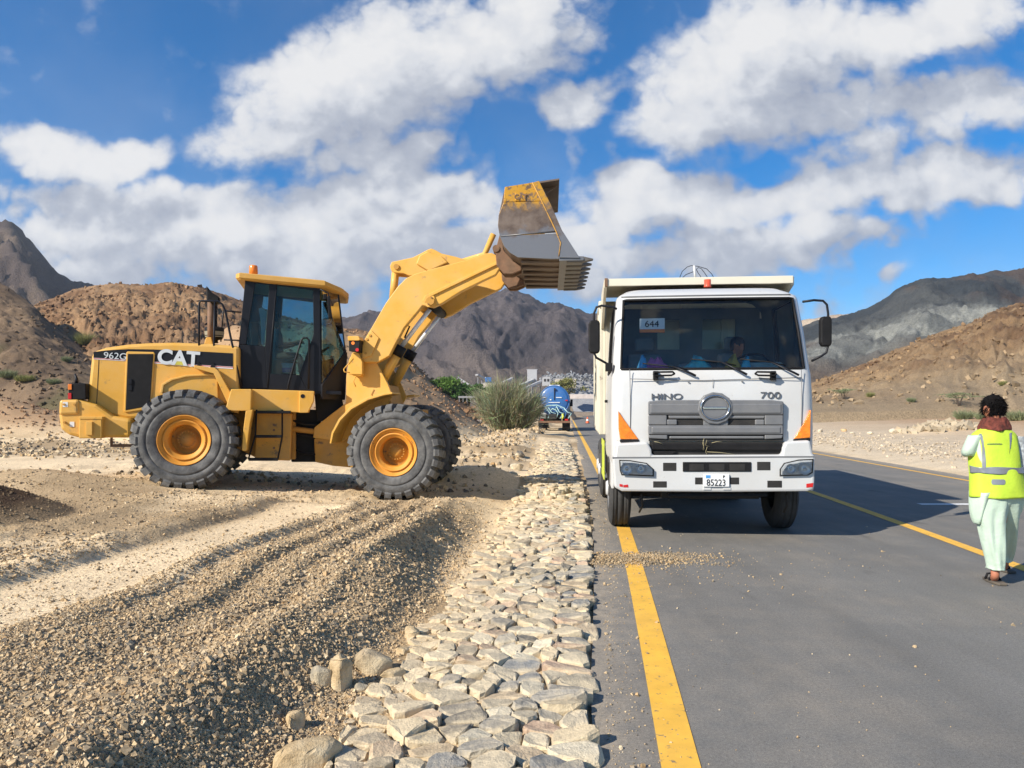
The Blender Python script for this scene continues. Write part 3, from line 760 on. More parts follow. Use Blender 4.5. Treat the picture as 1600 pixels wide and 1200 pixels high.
for px, py, dm, yw, sd, lab, cl in (
    (482, 1172, (.34, .17, .17), .55, 11, 'long rounded tan boulder lying on the gravel below the stone strip', tan_c),
    (532, 1058, (.20, .13, .27), 1.2, 12, 'tall pointed tan boulder standing on edge in the gravel', tan_c),
    (503, 1062, (.15, .11, .16), .3, 13, 'grey angular rock leaning against the pointed boulder', gry),
    (583, 1034, (.26, .17, .22), .2, 14, 'blocky boulder with a shaded face sunk into the gravel bank', lin((172, 152, 122))),
    (614, 1042, (.19, .10, .08), .5, 15, 'small flat tan rock beside the blocky boulder', tan_c),
    (630, 1006, (.11, .09, .09), .9, 16, 'fist-sized round tan rock above the flat rock', tan_c),
    (643, 982, (.13, .11, .13), .1, 17, 'upright tan rock at the foot of the gravel bank', tan_c),
    (462, 1120, (.13, .11, .12), 1.9, 18, 'stubby tan rock at the edge of the clods', tan_c),
    (565, 1060, (.10, .09, .06), 1.9, 19, 'small grey rock between the boulders', gry)):
    x, y = gp(px, py, .08); rock('boulder', x, y, dm, yw, sd, lab, 'boulders at the foot of the gravel bank', cl, .3)
for k_, (px, py, s) in enumerate(((1398, 671, .62), (1470, 672, .55), (1360, 674, .4), (1332, 671, .3), (1281, 660, .5), (1318, 661, .4), (1425, 680, .3))):
    d = F * (CH - .9) / (py + 12 - HZ) if py > 660 else 60
    y = 42 - 6 * (py - 660) / 20; x = (px - 800) / F * y
    rock('pale_rock', x, y, (s, s * .7, s * .55), k_, 40 + k_, ['large pale rock lying on the sand beyond the road', 'square white block on the sand behind the rubble pile', 'flat pale rock on the sand beyond the road', 'small pale stone on the sand beyond the road', 'white stone on the sand beside the truck mirror side', 'ochre stone lying beside the white stone on the sand', 'low stone at the end of the rubble pile'][k_], 'loose rocks beyond the road', lin((205, 192, 170)) if k_ != 5 else lin((206, 160, 100)), .2)
# rubble heap across the road and stony verge
def rubble():
    n = 240; a = rng.normal(0, 1, (n, 2)); X = 21.8 + a[:, 0] * 1.0; Y = 36 + a[:, 1] * .6
    S = rng.uniform(.10, .30, n)
    c = np.array(lin((180, 164, 138)))[None] * rng.uniform(.75, 1.1, (n, 1))
    tag(pebbles('rubble_heap', X, Y, S, Hground(X, Y), c, .2, 5), 'heap of pale broken rubble across the road behind the worker', 'rubble', None, 'stuff')
    n = 3200; Y = 13 + 45 * rng.uniform(0, 1, n) ** 1.5; X = Cx(Y) + 9.3 + np.abs(rng.normal(0, 2.2, n)) + rng.uniform(0, 1.5, n)
    S = rng.uniform(.02, .075, n); c = np.array(lin((190, 174, 150)))[None] * rng.uniform(.7, 1.1, (n, 1))
    tag(pebbles('verge_stones', X, Y, S, Hground(X, Y), c, .3, 6), 'pale stony verge along the far edge of the road', 'stones', None, 'stuff')
    n = 22000; X = rng.uniform(-40, 6, n); Y = 13 + 50 * rng.uniform(0, 1, n) ** 1.3
    ok = (strip_l(Y) - X > .2) & (np.abs(Y - 16.5 - .1 * X) > 2.2 * (.5 + rng.uniform(0, 1, n))) ; X, Y = X[ok], Y[ok]
    hz_ = Hground(X, Y); up_ = sstep(.35, 1.2, hz_)
    S = rng.uniform(.02, .085, len(X)) * (.55 + Y / 45); c = pc[rng.integers(0, len(pc), len(X))] * rng.uniform(.7, 1.1, (len(X), 1))
    c = c * (1 - up_[:, None]) + np.array(lin((160, 128, 98))) * rng.uniform(.6, 1.2, (len(X), 1)) * up_[:, None]
    tag(pebbles('stony_ground', X, Y, S, Hground(X, Y), c, .3, 8), 'stones and clods covering the open ground behind the loader', 'stones', None, 'stuff')
rubble()

# ---------------------------------------------------------------- hills
def hill(name, sky, dr, df, db, ncol, nrow, colfn, label, amp=.06, gull=.10, seed=1, zbase=0.0, gfreq=14, bscale=.05, bdist=2.0, rpow=1.0, rg=.55, d2=1.0, nrock=0):
    pxs = np.linspace(sky[0][0], sky[-1][0], ncol); sxp = [s[0] for s in sky]; syp = [s[1] for s in sky]
    sy = np.interp(pxs, sxp, syp)
    ker = np.ones(5) / 5; sy = np.convolve(np.pad(sy, 2, mode='edge'), ker, 'valid')
    tx = (pxs - 800) / F                       # bearing of each column
    sc_px = abs(sky[-1][0] - sky[0][0])
    fr = np.linspace(0, 1, nrow)
    k_ = np.where(fr < .72, fr / .72, 1)       # foot -> ridge
    bk = np.clip((fr - .72) / .28, 0, 1)       # ridge -> back
    dist = df + (dr - df) * k_ + (db - dr) * bk
    kd = np.linspace(1.0, d2, ncol)            # the ridge may run towards the road
    Yd = dist[:, None] * kd[None, :]; Xd = tx[None, :] * Yd
    zr = CH + (HZ - sy) / F * dr * kd
    shape = k_ ** rpow * (1 - bk) ** 1.2
    w1 = fbm(Xd / dr * 6, Yd / dr * 6, 4, seed) 
    # gullies run down the face, bending a little
    gx_ = pxs[None, :] / 1600 * gfreq + .8 * w1 + .5 * fbm(Yd / dr * 5, Xd / dr * 2, 3, seed + 5)
    g = fbm(gx_, k_[:, None] * 1.3 + 0 * gx_, 5, seed + 9, .55, ridged=True)
    face = (np.sin(np.pi * np.clip(k_, 0, 1)) ** .7)[:, None] + .25 * (1 - bk)[:, None]
    rough = fbm(Xd / dr * 40, Yd / dr * 40, 6, seed + 3, rg)
    zz = shape[:, None] * (zr - zbase)[None, :] 
    hgt = np.maximum(zr - zbase, 2)[None, :]
    zz = zz * (1 + gull * 1.0 * (g - .2) * (1 - .75 * k_[:, None] ** 3)) + hgt * amp * rough * (.4 + face) * np.minimum(1, k_[:, None] * 4) * .6 + zbase
    zz = np.where(fr[:, None] == 0, zbase - 1, zz)
    Vv = np.stack([Xd, Yd, zz], -1)
    cols = colfn(pxs[None, :] + 0 * Yd, k_[:, None] + 0 * Yd, Xd, Yd, zz, g, rough)
    i = (np.arange(nrow - 1)[:, None] * ncol + np.arange(ncol - 1)[None, :]).ravel()
    m = ground_material(name + '_rock', bscale, .9, 1.5, .022 / bscale)
    o = fast_mesh(name, Vv.reshape(-1, 3), np.stack([i, i + 1, i + ncol + 1, i + ncol], -1), m, True, cols.reshape(-1, 3))
    tag(o, label, None, None, 'structure')
    if nrock:                                  # outcrops and loose rocks on the face
        r_ = np.random.default_rng(seed); rowp = (fr > .03) & (fr < .70); ri = np.flatnonzero(rowp)
        dens_ = sstep(-.15, .35, fbm(Xd / dr * 14, Yd / dr * 14, 3, seed + 40))
        a_ = ri[r_.integers(0, len(ri), nrock * 2)]; b_ = r_.integers(0, ncol, nrock * 2); kp_ = r_.uniform(0, 1, nrock * 2) < (.15 + .85 * dens_[a_, b_]); a_, b_ = a_[kp_], b_[kp_]
        S_ = dr * kd[b_] * r_.uniform(.0009, .0034, len(a_)) * r_.uniform(.5, 1.2, len(a_))
        cc_ = cols[a_, b_] * r_.uniform(.55, 1.25, (len(a_), 1))
        q = pebbles('hillside_rocks', Xd[a_, b_] + r_.normal(0, .3, len(a_)), Yd[a_, b_], S_, zz[a_, b_], cc_, .35, seed)
        tag(q, 'loose rocks strewn over the ' + label, 'rocks', None, 'stuff')
    return o
def mixc(a, b, k_): return np.array(a) * (1 - k_[..., None]) + np.array(b) * k_[..., None]
def c_dark(px, k_, X, Y, z, g, r_):
    c = mixc(lin((92, 86, 88)), lin((116, 106, 104)), sstep(-.4, .5, fbm(X / 40, Y / 40, 4, 90) + .4 * g))
    return 0.60 * (mixc(c, lin((150, 134, 118)), sstep(.45, .0, k_) * .8))
def c_farleft(px, k_, X, Y, z, g, r_):
    return 0.72 * (mixc(lin((98, 86, 80)), lin((136, 118, 100)), sstep(-.3, .5, fbm(X / 30, Y / 30, 4, 91) - .3 * g)))
def c_brown(px, k_, X, Y, z, g, r_):
    c = mixc(lin((164, 126, 92)), lin((204, 164, 122)), sstep(-.4, .4, fbm(X / 6, Y / 6, 5, 92)))
    return 0.58 * (mixc(c, lin((124, 98, 80)), sstep(.1, .6, fbm(X / 14, Y / 14, 4, 93)) * .7))
def c_nearleft(px, k_, X, Y, z, g, r_):
    c = mixc(lin((122, 102, 82)), lin((150, 126, 100)), sstep(-.4, .4, fbm(X / 4, Y / 4, 5, 94)))
    return 0.70 * (mixc(c, lin((112, 108, 74)), sstep(.15, .5, fbm(X / 8, Y / 8, 4, 95)) * sstep(.8, .2, k_) * .6))
def c_right(px, k_, X, Y, z, g, r_):
    c = mixc(lin((66, 72, 75)), lin((92, 94, 92)), sstep(-.4, .5, fbm(X / 22, Y / 22, 5, 96)))
    band = np.exp(-((k_ - .50 - .10 * fbm(X / 60, Y / 60, 3, 97)) / .11) ** 2)
    c = mixc(c, lin((168, 168, 158)), np.clip(band * (.35 + .9 * sstep(-.25, .3, fbm(X / 12, Y / 30, 4, 98))), 0, .9))
    c = mixc(c, lin((128, 112, 96)), sstep(.42, .25, k_) * .85)
    return 0.70 * (mixc(c, lin((104, 84, 70)), sstep(.15, .5, fbm(X / 35 + 5, Y / 35, 3, 99)) * sstep(.45, .7, k_) * .7))
def c_slope(px, k_, X, Y, z, g, r_):
    c = mixc(lin((170, 138, 102)), lin((196, 164, 124)), sstep(-.4, .4, fbm(X / 7, Y / 7, 5, 100)))
    c = mixc(c, lin((138, 106, 78)), sstep(.0, .4, fbm(X / 9, Y / 9, 5, 101)) * .8)
    return 0.60 * (mixc(c, lin((196, 172, 138)), sstep(.42, .05, k_ + .12 * fbm(X / 12, Y / 12, 3, 7)) * .9))
def c_pale(px, k_, X, Y, z, g, r_):
    return 0.90 * (mixc(lin((206, 184, 156)), lin((172, 140, 112)), sstep(-.2, .4, fbm(X / 30, Y / 30, 3, 102))))
hill('mountain', [(240, 660), (380, 560), (470, 510), (540, 498), (600, 488), (640, 478), (690, 470), (705, 465), (730, 458), (757, 464), (775, 460), (800, 463), (840, 475), (862, 479), (875, 469), (886, 476), (905, 487), (925, 492), (950, 502), (1000, 512), (1060, 528), (1140, 548), (1220, 562), (1300, 590), (1400, 660)],
     720, 400, 900, 440, 120, c_dark, 'dark ridged mountain behind the crushing plant', .08, .36, 3, 1.0, 15, .022, 3.0, 1.0)
hill('mountain', [(-700, 250), (-350, 320), (-60, 350), (0, 356), (14, 357), (30, 368), (50, 384), (70, 408), (84, 427), (92, 420), (112, 436), (130, 441), (200, 447), (300, 462), (420, 500), (560, 560), (700, 660)],
     560, 330, 760, 260, 90, c_farleft, 'grey rocky mountain rising beyond the brown hill', .10, .30, 8, 1.0, 18, .03, 2.5, .9)
hill('hill', [(-400, 660), (-200, 540), (20, 492), (60, 474), (110, 456), (150, 447), (200, 446), (230, 448), (265, 443), (300, 446), (345, 459), (380, 474), (450, 497), (520, 514), (560, 515), (600, 526), (640, 562), (680, 600), (720, 626), (770, 655)],
     175, 62, 240, 430, 130, c_brown, 'low brown stony hill behind the loader', .075, .07, 11, .2, 16, .22, .8, .85, .78, nrock=5000)
hill('hill', [(-900, 300), (-300, 385), (-60, 425), (0, 440), (20, 452), (45, 468), (58, 480), (80, 506), (110, 530), (150, 560), (200, 588), (260, 612), (330, 634), (380, 655)],
     200, 120, 260, 360, 120, c_nearleft, 'dark brown scrubby slope at the left behind the counterweight', .06, .06, 15, .2, 14, .35, .5, .85, .78, .30, 3000)
hill('mountain', [(960, 660), (1060, 610), (1180, 548), (1250, 515), (1290, 500), (1330, 489), (1360, 478), (1385, 464), (1405, 449), (1430, 438), (1450, 435), (1480, 436), (1510, 430), (1560, 425), (1600, 421), (1750, 405), (2000, 380), (2400, 400)],
     430, 230, 560, 420, 120, c_right, 'dark grey quarried mountain with a pale cut bench', .07, .16, 19, 1.0, 14, .04, 2.0, .95, .7)
hill('hill', [(1080, 660), (1130, 642), (1230, 612), (1270, 598), (1340, 574), (1400, 550), (1450, 529), (1500, 509), (1560, 489), (1600, 478), (1750, 430), (2100, 380), (2600, 400)],
     150, 62, 210, 400, 130, c_slope, 'sandy brown slope rising across the road', .11, .20, 23, 1.2, 26, .25, 1.0, .85, .78, nrock=5000)
hill('hill', [(1080, 660), (1180, 540), (1240, 503), (1265, 497), (1300, 493), (1345, 486), (1380, 490), (1450, 540), (1520, 660)],
     900, 700, 1000, 120, 50, c_pale, 'pale distant ridge left of the dark mountain', .04, .1, 29, 1.0, 20, .02, 3.0)

# ================================================================ wheel loader
M_cat = mat('loader_yellow', lin((230, 168, 34)), .46, var=.10, vscale=2.2, dust=.5, dustcol=(.46, .35, .21), dscale=2.2, bump=.10, bscale=18, coat=.08, dark=(.20, .12, .05), darkamt=.10, dkscale=6, dmix=.5)
M_catdirtyshade = mat('loader_yellow_dirty_shade', lin((200, 142, 34)), .62, var=.15, vscale=4, dust=.6, dustcol=(.30, .21, .12), dscale=2.5, bump=.15, bscale=30, dark=(.06, .04, .025), darkamt=.12, dkscale=7)  # dirt; on the wheel hubs also painted shade for the recess
M_black = mat('black_paint', (.009, .010, .014), .42, var=.2, spec=.25, dust=.02, dustcol=(.2, .17, .13), dscale=2.0)
M_blackmat = mat('black_plastic', (.009, .009, .010), .6, var=.3, spec=.2, dust=.035, dustcol=(.2, .17, .13))
M_rubber = mat('tyre_rubber', (.022, .023, .025), .8, var=.4, vscale=6, dust=1.0, dustcol=(.22, .215, .205), dscale=5.5, dark=(.012, .012, .013), darkamt=.1, dkscale=9, bump=.8, bscale=45, spec=.25)
M_rim = mat('rim_yellow', lin((222, 146, 30)), .5, var=.1, dust=.35, dustcol=(.36, .25, .12), dscale=6, dark=(.10, .06, .03), darkamt=.1, dkscale=10)
M_steel = mat('worn_steel', (.30, .30, .31), .36, metal=.85, var=.25, vscale=5, dust=.35, dustcol=(.22, .17, .12), dscale=2.2, bump=.12, bscale=30)
M_chrome = mat('chrome_rod', (.80, .81, .83), .22, metal=.25, var=.04)
M_rust = mat('rusty_steel', (.17, .085, .045), .7, metal=.2, var=.35, vscale=9, dust=.3, bump=.2, bscale=40)
M_white = mat('white_decal', (.78, .78, .76), .5, var=.05, dust=.1)
M_red = mat('red_lens', (.55, .02, .02), .25, var=.05)
M_orange = mat('orange_lens', (.85, .22, .02), .22, var=.08, dust=.1)
M_glass = glass('cab_glass', (.55, .74, .80), .4, 1.5, .05)
M_skin = mat('skin', lin((150, 98, 72)), .55, var=.08, vscale=14)

FR = Frame(-5.176, 11.3, 14)
FF = Frame(-1.99, 11.86, -3)
LW = 2.77
loader = thing('wheel_loader', FR.W(1.6, LW / 2, .22), 'large yellow wheel loader with its bucket raised over the gravel', 'wheel loader')

def tyre_mesh(c, ax, R, W_, n, mb):
    """c = centre of the outer face, ax = inward axis."""
    k = R / .81
    pr = [(.395, .10), (.385, .05), (.43, .015), (.52, .0), (.545, .003), (.55, .014), (.558, .014), (.562, .003), (.62, .004), (.685, .03), (.735, .075), (.752, .14), (.757, .30)]
    pr = [(r * k, h * W_ / .60) for r, h in pr]
    full = pr + [(r, W_ - h) for r, h in pr[::-1]]
    mb.lathe(c, ax, full, 56)
    ax = Vector(ax).normalized(); up = Vector((0, 0, 1)); e1 = ax.cross(up).normalized(); e2 = ax.cross(e1)
    rr = random.Random(int(c[0] * 100))
    for side in (0, 1):
        for i in range(n):
            a0 = 2 * math.pi * (i + .5 * side) / n; wa = 2 * math.pi / n * .33
            sect = [(.665, .028), (.70, .008), (.765, .035), (.808, .09), (.812, .27), (.74, .28)]
            vs = []
            for sg in (-1, 1):
                for q_, (r, h) in enumerate(sect):
                    h2 = h * W_ / .60; sk = .10 * (h / .3)
                    wsc = 1 - .12 * (q_ in (2, 3)) + .10 * (q_ in (0, 5))
                    a = a0 + sg * wa * wsc + sk * (2 * math.pi / n) * (1 if side == 0 else -1) * 3
                    hh = h2 if side == 0 else W_ - h2
                    vs.append(Vector(c) + ax * hh + (e1 * math.cos(a) + e2 * math.sin(a)) * r * k * rr.uniform(.994, 1.003))
            m = len(sect)
            fs = [list(range(m)), list(range(2 * m - 1, m - 1, -1))] + [(j, j + m, (j + 1) % m + m, (j + 1) % m) for j in range(m)]
            if side == 1: fs = [f[::-1] for f in fs]
            mb.add(vs, [list(f)[::-1] for f in fs])
def loader_wheel(fr, s, z, far):
    ax = fr.v if not far else -fr.v
    c = fr.W(s, 0 if not far else LW, z)
    hub = MB(); k = .81 / .81
    hub.lathe(c, ax, [(.0001, .25), (.085, .25), (.09, .27), (.16, .275), (.165, .30), (.235, .305)], 36)
    e1 = ax.cross(Vector((0, 0, 1))).normalized(); e2 = ax.cross(e1)
    for i in range(18):
        a = 2 * math.pi * i / 18
        hub.cyl(c + ax * .26 + (e1 * math.cos(a) + e2 * math.sin(a)) * .128, ax, .012, .03, 6)
    h = hub.build('wheel', M_catdirtyshade, loader)  # dirty tone that also stands in for shade inside the hub recess
    t = MB(); tyre_mesh(c, ax, .81, .60, 26, t); t.build('tyre', M_rubber, h)
    r = MB()
    r.lathe(c, ax, [(.385, .10), (.402, .035), (.398, .018), (.385, .022), (.378, .05), (.345, .055), (.338, .085), (.325, .082), (.318, .055), (.300, .052), (.292, .075), (.255, .085), (.243, .11), (.236, .31)], 56)
    for a in (2.6, 2.85):
        r.box(Frame(0, 0, 0), 0, 0, 0, 0, 0, 0) if False else None
    r.build('rim', M_rim, h)
for fr, (px, py) in ((FR, (287, 688)), (FF, (614, 707))):
    s, z = fr.sz(px, py, 0); loader_wheel(fr, s, z, False); loader_wheel(fr, s, z, True)

def part(name, m, fn, parent=loader, bevel=.008):
    b = MB(); fn(b); return b.build(name, m, parent, bevel)
TH = .46                                 # near face of the hood
TH2 = LW - TH
# hood: side skins slightly inset below the crowned top
hood = part('hood', M_cat, lambda b: b.ppx(FR, [(143, 553), (150, 548), (165, 543), (200, 538), (230, 536), (270, 535), (330, 537), (374, 541), (374, 612), (345, 640), (240, 655), (197, 655), (134, 641)], TH, TH2), bevel=.05)
part('hood_seam', M_black, lambda b: b.ppx(FR, [(154, 562), (155, 562), (151, 641), (150, 641)], TH - .003, TH + .01), hood, 0)
band_top = [(146, 550), (165, 547.5), (200, 545.5), (240, 546), (300, 548.5), (364, 552)]
band_bot = [(364, 573), (300, 569.5), (240, 565), (198, 562), (146, 559)]
part('stripe', M_black, lambda b: b.ppx(FR, band_top + band_bot, TH - .004, TH + .02), hood, 0)
part('pinstripe', M_white, lambda b: b.ppx(FR, [(146, 559), (198, 562), (240, 565), (300, 569.5), (364, 573), (364, 576.5), (300, 573), (240, 567.5), (198, 564.3), (145.6, 561.2)], TH - .005, TH + .02), hood, 0)
part('pinstripe', M_red, lambda b: b.ppx(FR, [(146, 559.4), (198, 562.4), (240, 565.4), (300, 570), (364, 573.5), (364, 574.5), (300, 571), (240, 566.2), (198, 563.2), (146, 560.2)], TH - .007, TH + .02), hood, 0)
upv = Vector((0, 0, 1)); rt = (FR.u + Vector((0, 0, -.062))).normalized(); upr = (Vector((0, 0, 1)) + FR.u * .062).normalized()
M_letter = mat('letter_white', (.62, .66, .68), .5, var=.12, dust=.1)
text_mesh('lettering', '962G', M_letter, hood, FR.P(180, 556.0, TH - .014), rt, upr, .10, 0.0, .006, 1.05)
text_mesh('lettering', 'CAT', M_letter, hood, FR.P(279, 559, TH - .014), rt, upr, .225, .012, .006, .98)
part('emblem', mat('emblem_yellow', (.55, .50, .06), .5, dust=.15), lambda b: b.ppx(FR, [(268, 569.5), (279.5, 560.5), (291.5, 571)], TH - .016, TH - .002), hood, 0)
# black service door
gd = part('service_door', M_cat, lambda b: b.ppx(FR, [(197, 551), (199, 549), (240, 550), (242, 552), (236, 636), (228, 640), (196, 645), (193, 643)], TH - .02, TH + .02), hood, .012)
part('grille_panel', M_blackmat, lambda b: b.ppx(FR, [(199.5, 553), (239.5, 553), (234, 634), (196, 641)], TH - .026, TH), gd, .006)
part('latch', M_black, lambda b: (b.rect(FR, 200, 592, 206, 600, TH - .045, TH - .02), b.rect(FR, 201, 602, 206, 610, TH - .04, TH - .02)), gd, .004)
# rear fender and diagonal strut
part('fender', M_cat, lambda b: b.ppx(FR, [(251, 612), (254, 601), (268, 593), (292, 587.5), (322, 586), (340, 587), (341, 626), (330, 632), (300, 618), (270, 616)], TH - .07, TH + .05), bevel=.012)
part('fender_rim', M_cat, lambda b: b.ppx(FR, [(250, 614), (252.5, 600), (267, 591.5), (291, 585.8), (322, 584), (342, 585), (342, 588), (322, 587), (292, 588.6), (269, 594.4), (256, 602), (254, 614)], TH - .10, TH + .05), bevel=.006)
part('strut', M_cat, lambda b: b.ppx(FR, [(303, 570.5), (336, 575), (341, 579), (373, 636), (373, 646), (362, 644), (334, 584), (303, 575)], TH - .16, TH + .02), bevel=.01)
part('platform_box', M_cat, lambda b: b.ppx(FR, [(361, 608), (393, 608), (392, 642), (366, 642), (352, 640)], TH - .36, TH + .1), bevel=.012)
part('fender_bracket', M_cat, lambda b: b.ppx(FR, [(384, 642), (395, 640), (391, 660), (385, 705), (378, 704), (380, 672)], TH - .36, TH - .05), bevel=.01)
# counterweight
cw = part('counterweight', M_cat, lambda b: b.ppx(FR, [(100, 626), (124, 624), (150, 632), (176, 650), (205, 655), (205, 684), (158, 684), (123, 684), (108, 680), (94, 671), (91, 650), (93, 630)], TH - .18, TH2 + .18), bevel=.05)
part('counterweight_cap', M_cat, lambda b: b.ppx(FR, [(92, 625), (123, 624), (123, 648), (91, 649)], TH - .21, TH2 + .21), cw, .04)
part('tool_box', M_cat, lambda b: b.ppx(FR, [(124, 653), (159, 653), (159, 685), (123, 685)], TH - .30, TH + .2), cw, .012)
part('tool_box_lid', M_cat, lambda b: b.ppx(FR, [(123.5, 651), (160, 651), (160, 655), (123.5, 655)], TH - .31, TH + .2), cw, .006)
part('step_block', M_cat, lambda b: b.ppx(FR, [(134, 659), (144, 659), (144, 680), (134, 680)], TH - .345, TH - .2), cw, .006)
part('sticker', M_white, lambda b: b.rect(FR, 109, 659, 116, 667, TH - .187, TH - .1), cw, 0)
tl = part('tail_light', M_blackmat, lambda b: b.rect(FR, 107, 599, 134, 624, TH - .17, TH + .05), bevel=.01)
part('lens', M_orange, lambda b: b.rect(FR, 106, 600, 112, 609, TH - .18, TH - .1), tl, .004)
part('lens', M_red, lambda b: b.rect(FR, 106, 614, 111.5, 623.5, TH - .18, TH - .1), tl, .004)
tl = part('tail_light', M_blackmat, lambda b: b.prism(FR, FR.pts([(107, 599), (134, 599), (134, 624), (107, 624)], TH), TH2 - .05, TH2 + .17), bevel=.01)
part('lens', M_orange, lambda b: b.prism(FR, FR.pts([(106, 600), (112, 600), (112, 609), (106, 609)], TH), TH2 + .1, TH2 + .18), tl, .004)
part('rear_antenna', M_black, lambda b: b.tube([FR.P(119, 600, TH), FR.P(120, 592, TH), FR.P(117, 584, TH)], [.03, .025, .012], 8), bevel=0)
part('hitch_step', M_rust, lambda b: (b.rect(FR, 172, 684, 175, 698, TH - .05, TH), b.rect(FR, 172, 694, 208, 698.5, TH - .05, TH)), bevel=.004)
part('rear_frame', M_catdirtyshade, lambda b: (b.ppx(FR, [(175, 652), (400, 640), (462, 640), (462, 718), (405, 718), (370, 700), (205, 678)], .92, LW - .92),
     b.prism(FR, [(-.35, .78), (.35, .78), (.35, 1.22), (-.35, 1.22)], .5, LW - .5)), bevel=.02)
# exhaust, air cleaner, rails on the hood
ex = MB(); tx_ = 1.15
ex.tube([FR.P(329, 538, tx_), FR.P(329, 471, tx_)], .052, 14); ex.build('exhaust_pipe', M_rust, loader)
part('exhaust_tip', M_blackmat, lambda b: b.ppx(FR, [(322, 446), (330, 456), (342.5, 464), (342.5, 473), (336, 475), (322.5, 469)], tx_ - .09, tx_ + .09), bevel=.02)
ac = MB(); cc = FR.P(335, 536, tx_ + .25)
ac.lathe(cc, (0, 0, 1), [(.0001, 0), (.06, 0), (.06, .05), (.13, .07), (.155, .12), (.165, .26), (.15, .275), (.05, .28), (.045, .70), (.0001, .70)], 22); ac.build('air_cleaner', M_blackmat, loader)
ac = MB(); ac.lathe(cc + Vector((0, 0, .10)), (0, 0, 1), [(.151, 0), (.166, .10)], 22); ac.build('air_cleaner_band', mat('bowl_glass', (.28, .27, .2), .3, dust=.4), loader)
part('air_cleaner_base', M_cat, lambda b: b.ppx(FR, [(322, 527), (330, 527), (333, 540), (318, 540)], tx_ - .08, tx_ + .08), bevel=.01)
def rail(name, pts, t, r=.017, m=None):
    b = MB(); b.tube([FR.P(x, y, t) for x, y in pts], r, 8); return b.build(name, m or M_black, loader)
rail('handrail', [(311, 572), (311, 500), (311.5, 473), (314, 470), (340, 471), (347, 475), (352, 486), (360, 525), (368, 562), (377, 606)], TH + .02, .018)
rail('handrail', [(333, 573), (334.5, 530), (335.5, 471)], TH + .02, .016)
rail('handrail', [(307, 470.5), (314, 470)], TH + .02, .012)
rail('handrail', [(345, 534), (349, 487), (354, 486), (377, 488)], TH2 - .1, .014)
rail('handrail', [(350, 531), (378, 532)], TH2 - .1, .014)
for x_ in (332.5, 310.5): part('rail_foot', M_black, lambda b: b.ppx(FR, [(x_, 565), (x_ + 4, 574), (x_ - 4, 574)], TH - .02, TH + .03), bevel=0)

# ---- cab
TC, TC2 = .62, 2.15
def cabside(b, pl, t0, t1):              # same outline on both sides
    q_ = FR.pts(pl, TC); b.prism(FR, q_, t0, t1)
SIDE_FRAME = [[(383, 438), (399, 440), (384, 538), (373, 538)], [(373, 538), (414, 541), (418, 607), (366, 607)],
              [(421, 441), (433, 442), (423, 584), (418, 608), (414, 541)], [(383, 433), (500, 447), (500, 455.5), (489, 453), (433, 445.5), (421, 444.5), (399, 442), (383, 440)],
              [(489, 453), (500, 455), (502, 612), (481, 612), (468, 585), (490, 522)], [(423, 584), (468, 586), (481, 612), (418, 608)]]
cab = MB()
for pl in SIDE_FRAME: cabside(cab, pl, TC, TC + .07); cabside(cab, pl, TC2 - .07, TC2)
sA, zA = FR.sz(500, 452, TC); sC, zC = FR.sz(501, 611, TC); sD, zD = FR.sz(366, 607, TC); sB, zB = FR.sz(383, 438, TC)
BOW = .42
def cabline(k, t, off=0):                # point on the front pillar line, k 0 floor..1 roof
    return FR.W(sC + (sA - sC) * k + off, t, zC + (zA - zC) * k)
# lower dark front panel and front pillars
def quadp(b, p0, p1, p2, p3, th=.04):
    n = (p1 - p0).cross(p3 - p0).normalized() * th
    b.hexa([p0, p1, p1 + n, p0 + n, p3, p2, p2 + n, p3 + n])
for (ta, oa, tb, ob, ka, kb) in ((TC, 0, .93, BOW, .06, .42), (.93, BOW, 1.84, BOW, .40, .40), (1.84, BOW, TC2, 0, .42, .06)):
    quadp(cab, cabline(-.08, ta, oa * .9), cabline(-.08, tb, ob * .9), cabline(kb, tb, ob), cabline(ka, ta, oa))
for t, o in ((.93, BOW), (1.84, BOW)):
    quadp(cab, cabline(.38, t - .02, o - .01), cabline(.38, t + .02, o - .01), cabline(1.0, t + .02, o - .13), cabline(1.0, t - .02, o - .13), .03)
cab.prism(FR, [(sD - .0, zD - .06), (sC + .35, zC - .06), (sC + .35, zC), (sD, zD)], TC + .02, TC2 - .02)
# rear wall below the back window
quadp(cab, FR.W(sD, TC + .07, zD), FR.W(sD, TC2 - .07, zD), FR.W(sD + (sB - sD) * .42, TC2 - .07, zD + (zB - zD) * .42), FR.W(sD + (sB - sD) * .42, TC + .07, zD + (zB - zD) * .42), .04)
cabo = cab.build('cab', M_black, loader, .006)
def pane(name, pl, t0, parent=cabo):
    b = MB(); b.prism(FR, FR.pts(pl, TC), t0, t0 + .008); return b.build(name, M_glass, parent)
for t in (TC + .03, TC2 - .04):
    pane('side_window', [(399, 441), (421, 443), (414, 541), (384, 538)], t)
    pane('door_window', [(433, 444), (489, 452), (490, 522), (468, 585), (423, 584)], t)
g = MB(); quadp(g, cabline(.06, TC, .02), cabline(.42, .93, BOW), cabline(1, .93, BOW - .12), cabline(1, TC, .02), .008); g.build('windscreen', M_glass, cabo)
g = MB(); quadp(g, cabline(.40, .93, BOW), cabline(.40, 1.84, BOW), cabline(1, 1.84, BOW - .12), cabline(1, .93, BOW - .12), .008); g.build('windscreen', M_glass, cabo)
g = MB(); quadp(g, cabline(.42, 1.84, BOW), cabline(.06, TC2, .02), cabline(1, TC2, .02), cabline(1, 1.84, BOW - .12), .008); g.build('windscreen', M_glass, cabo)
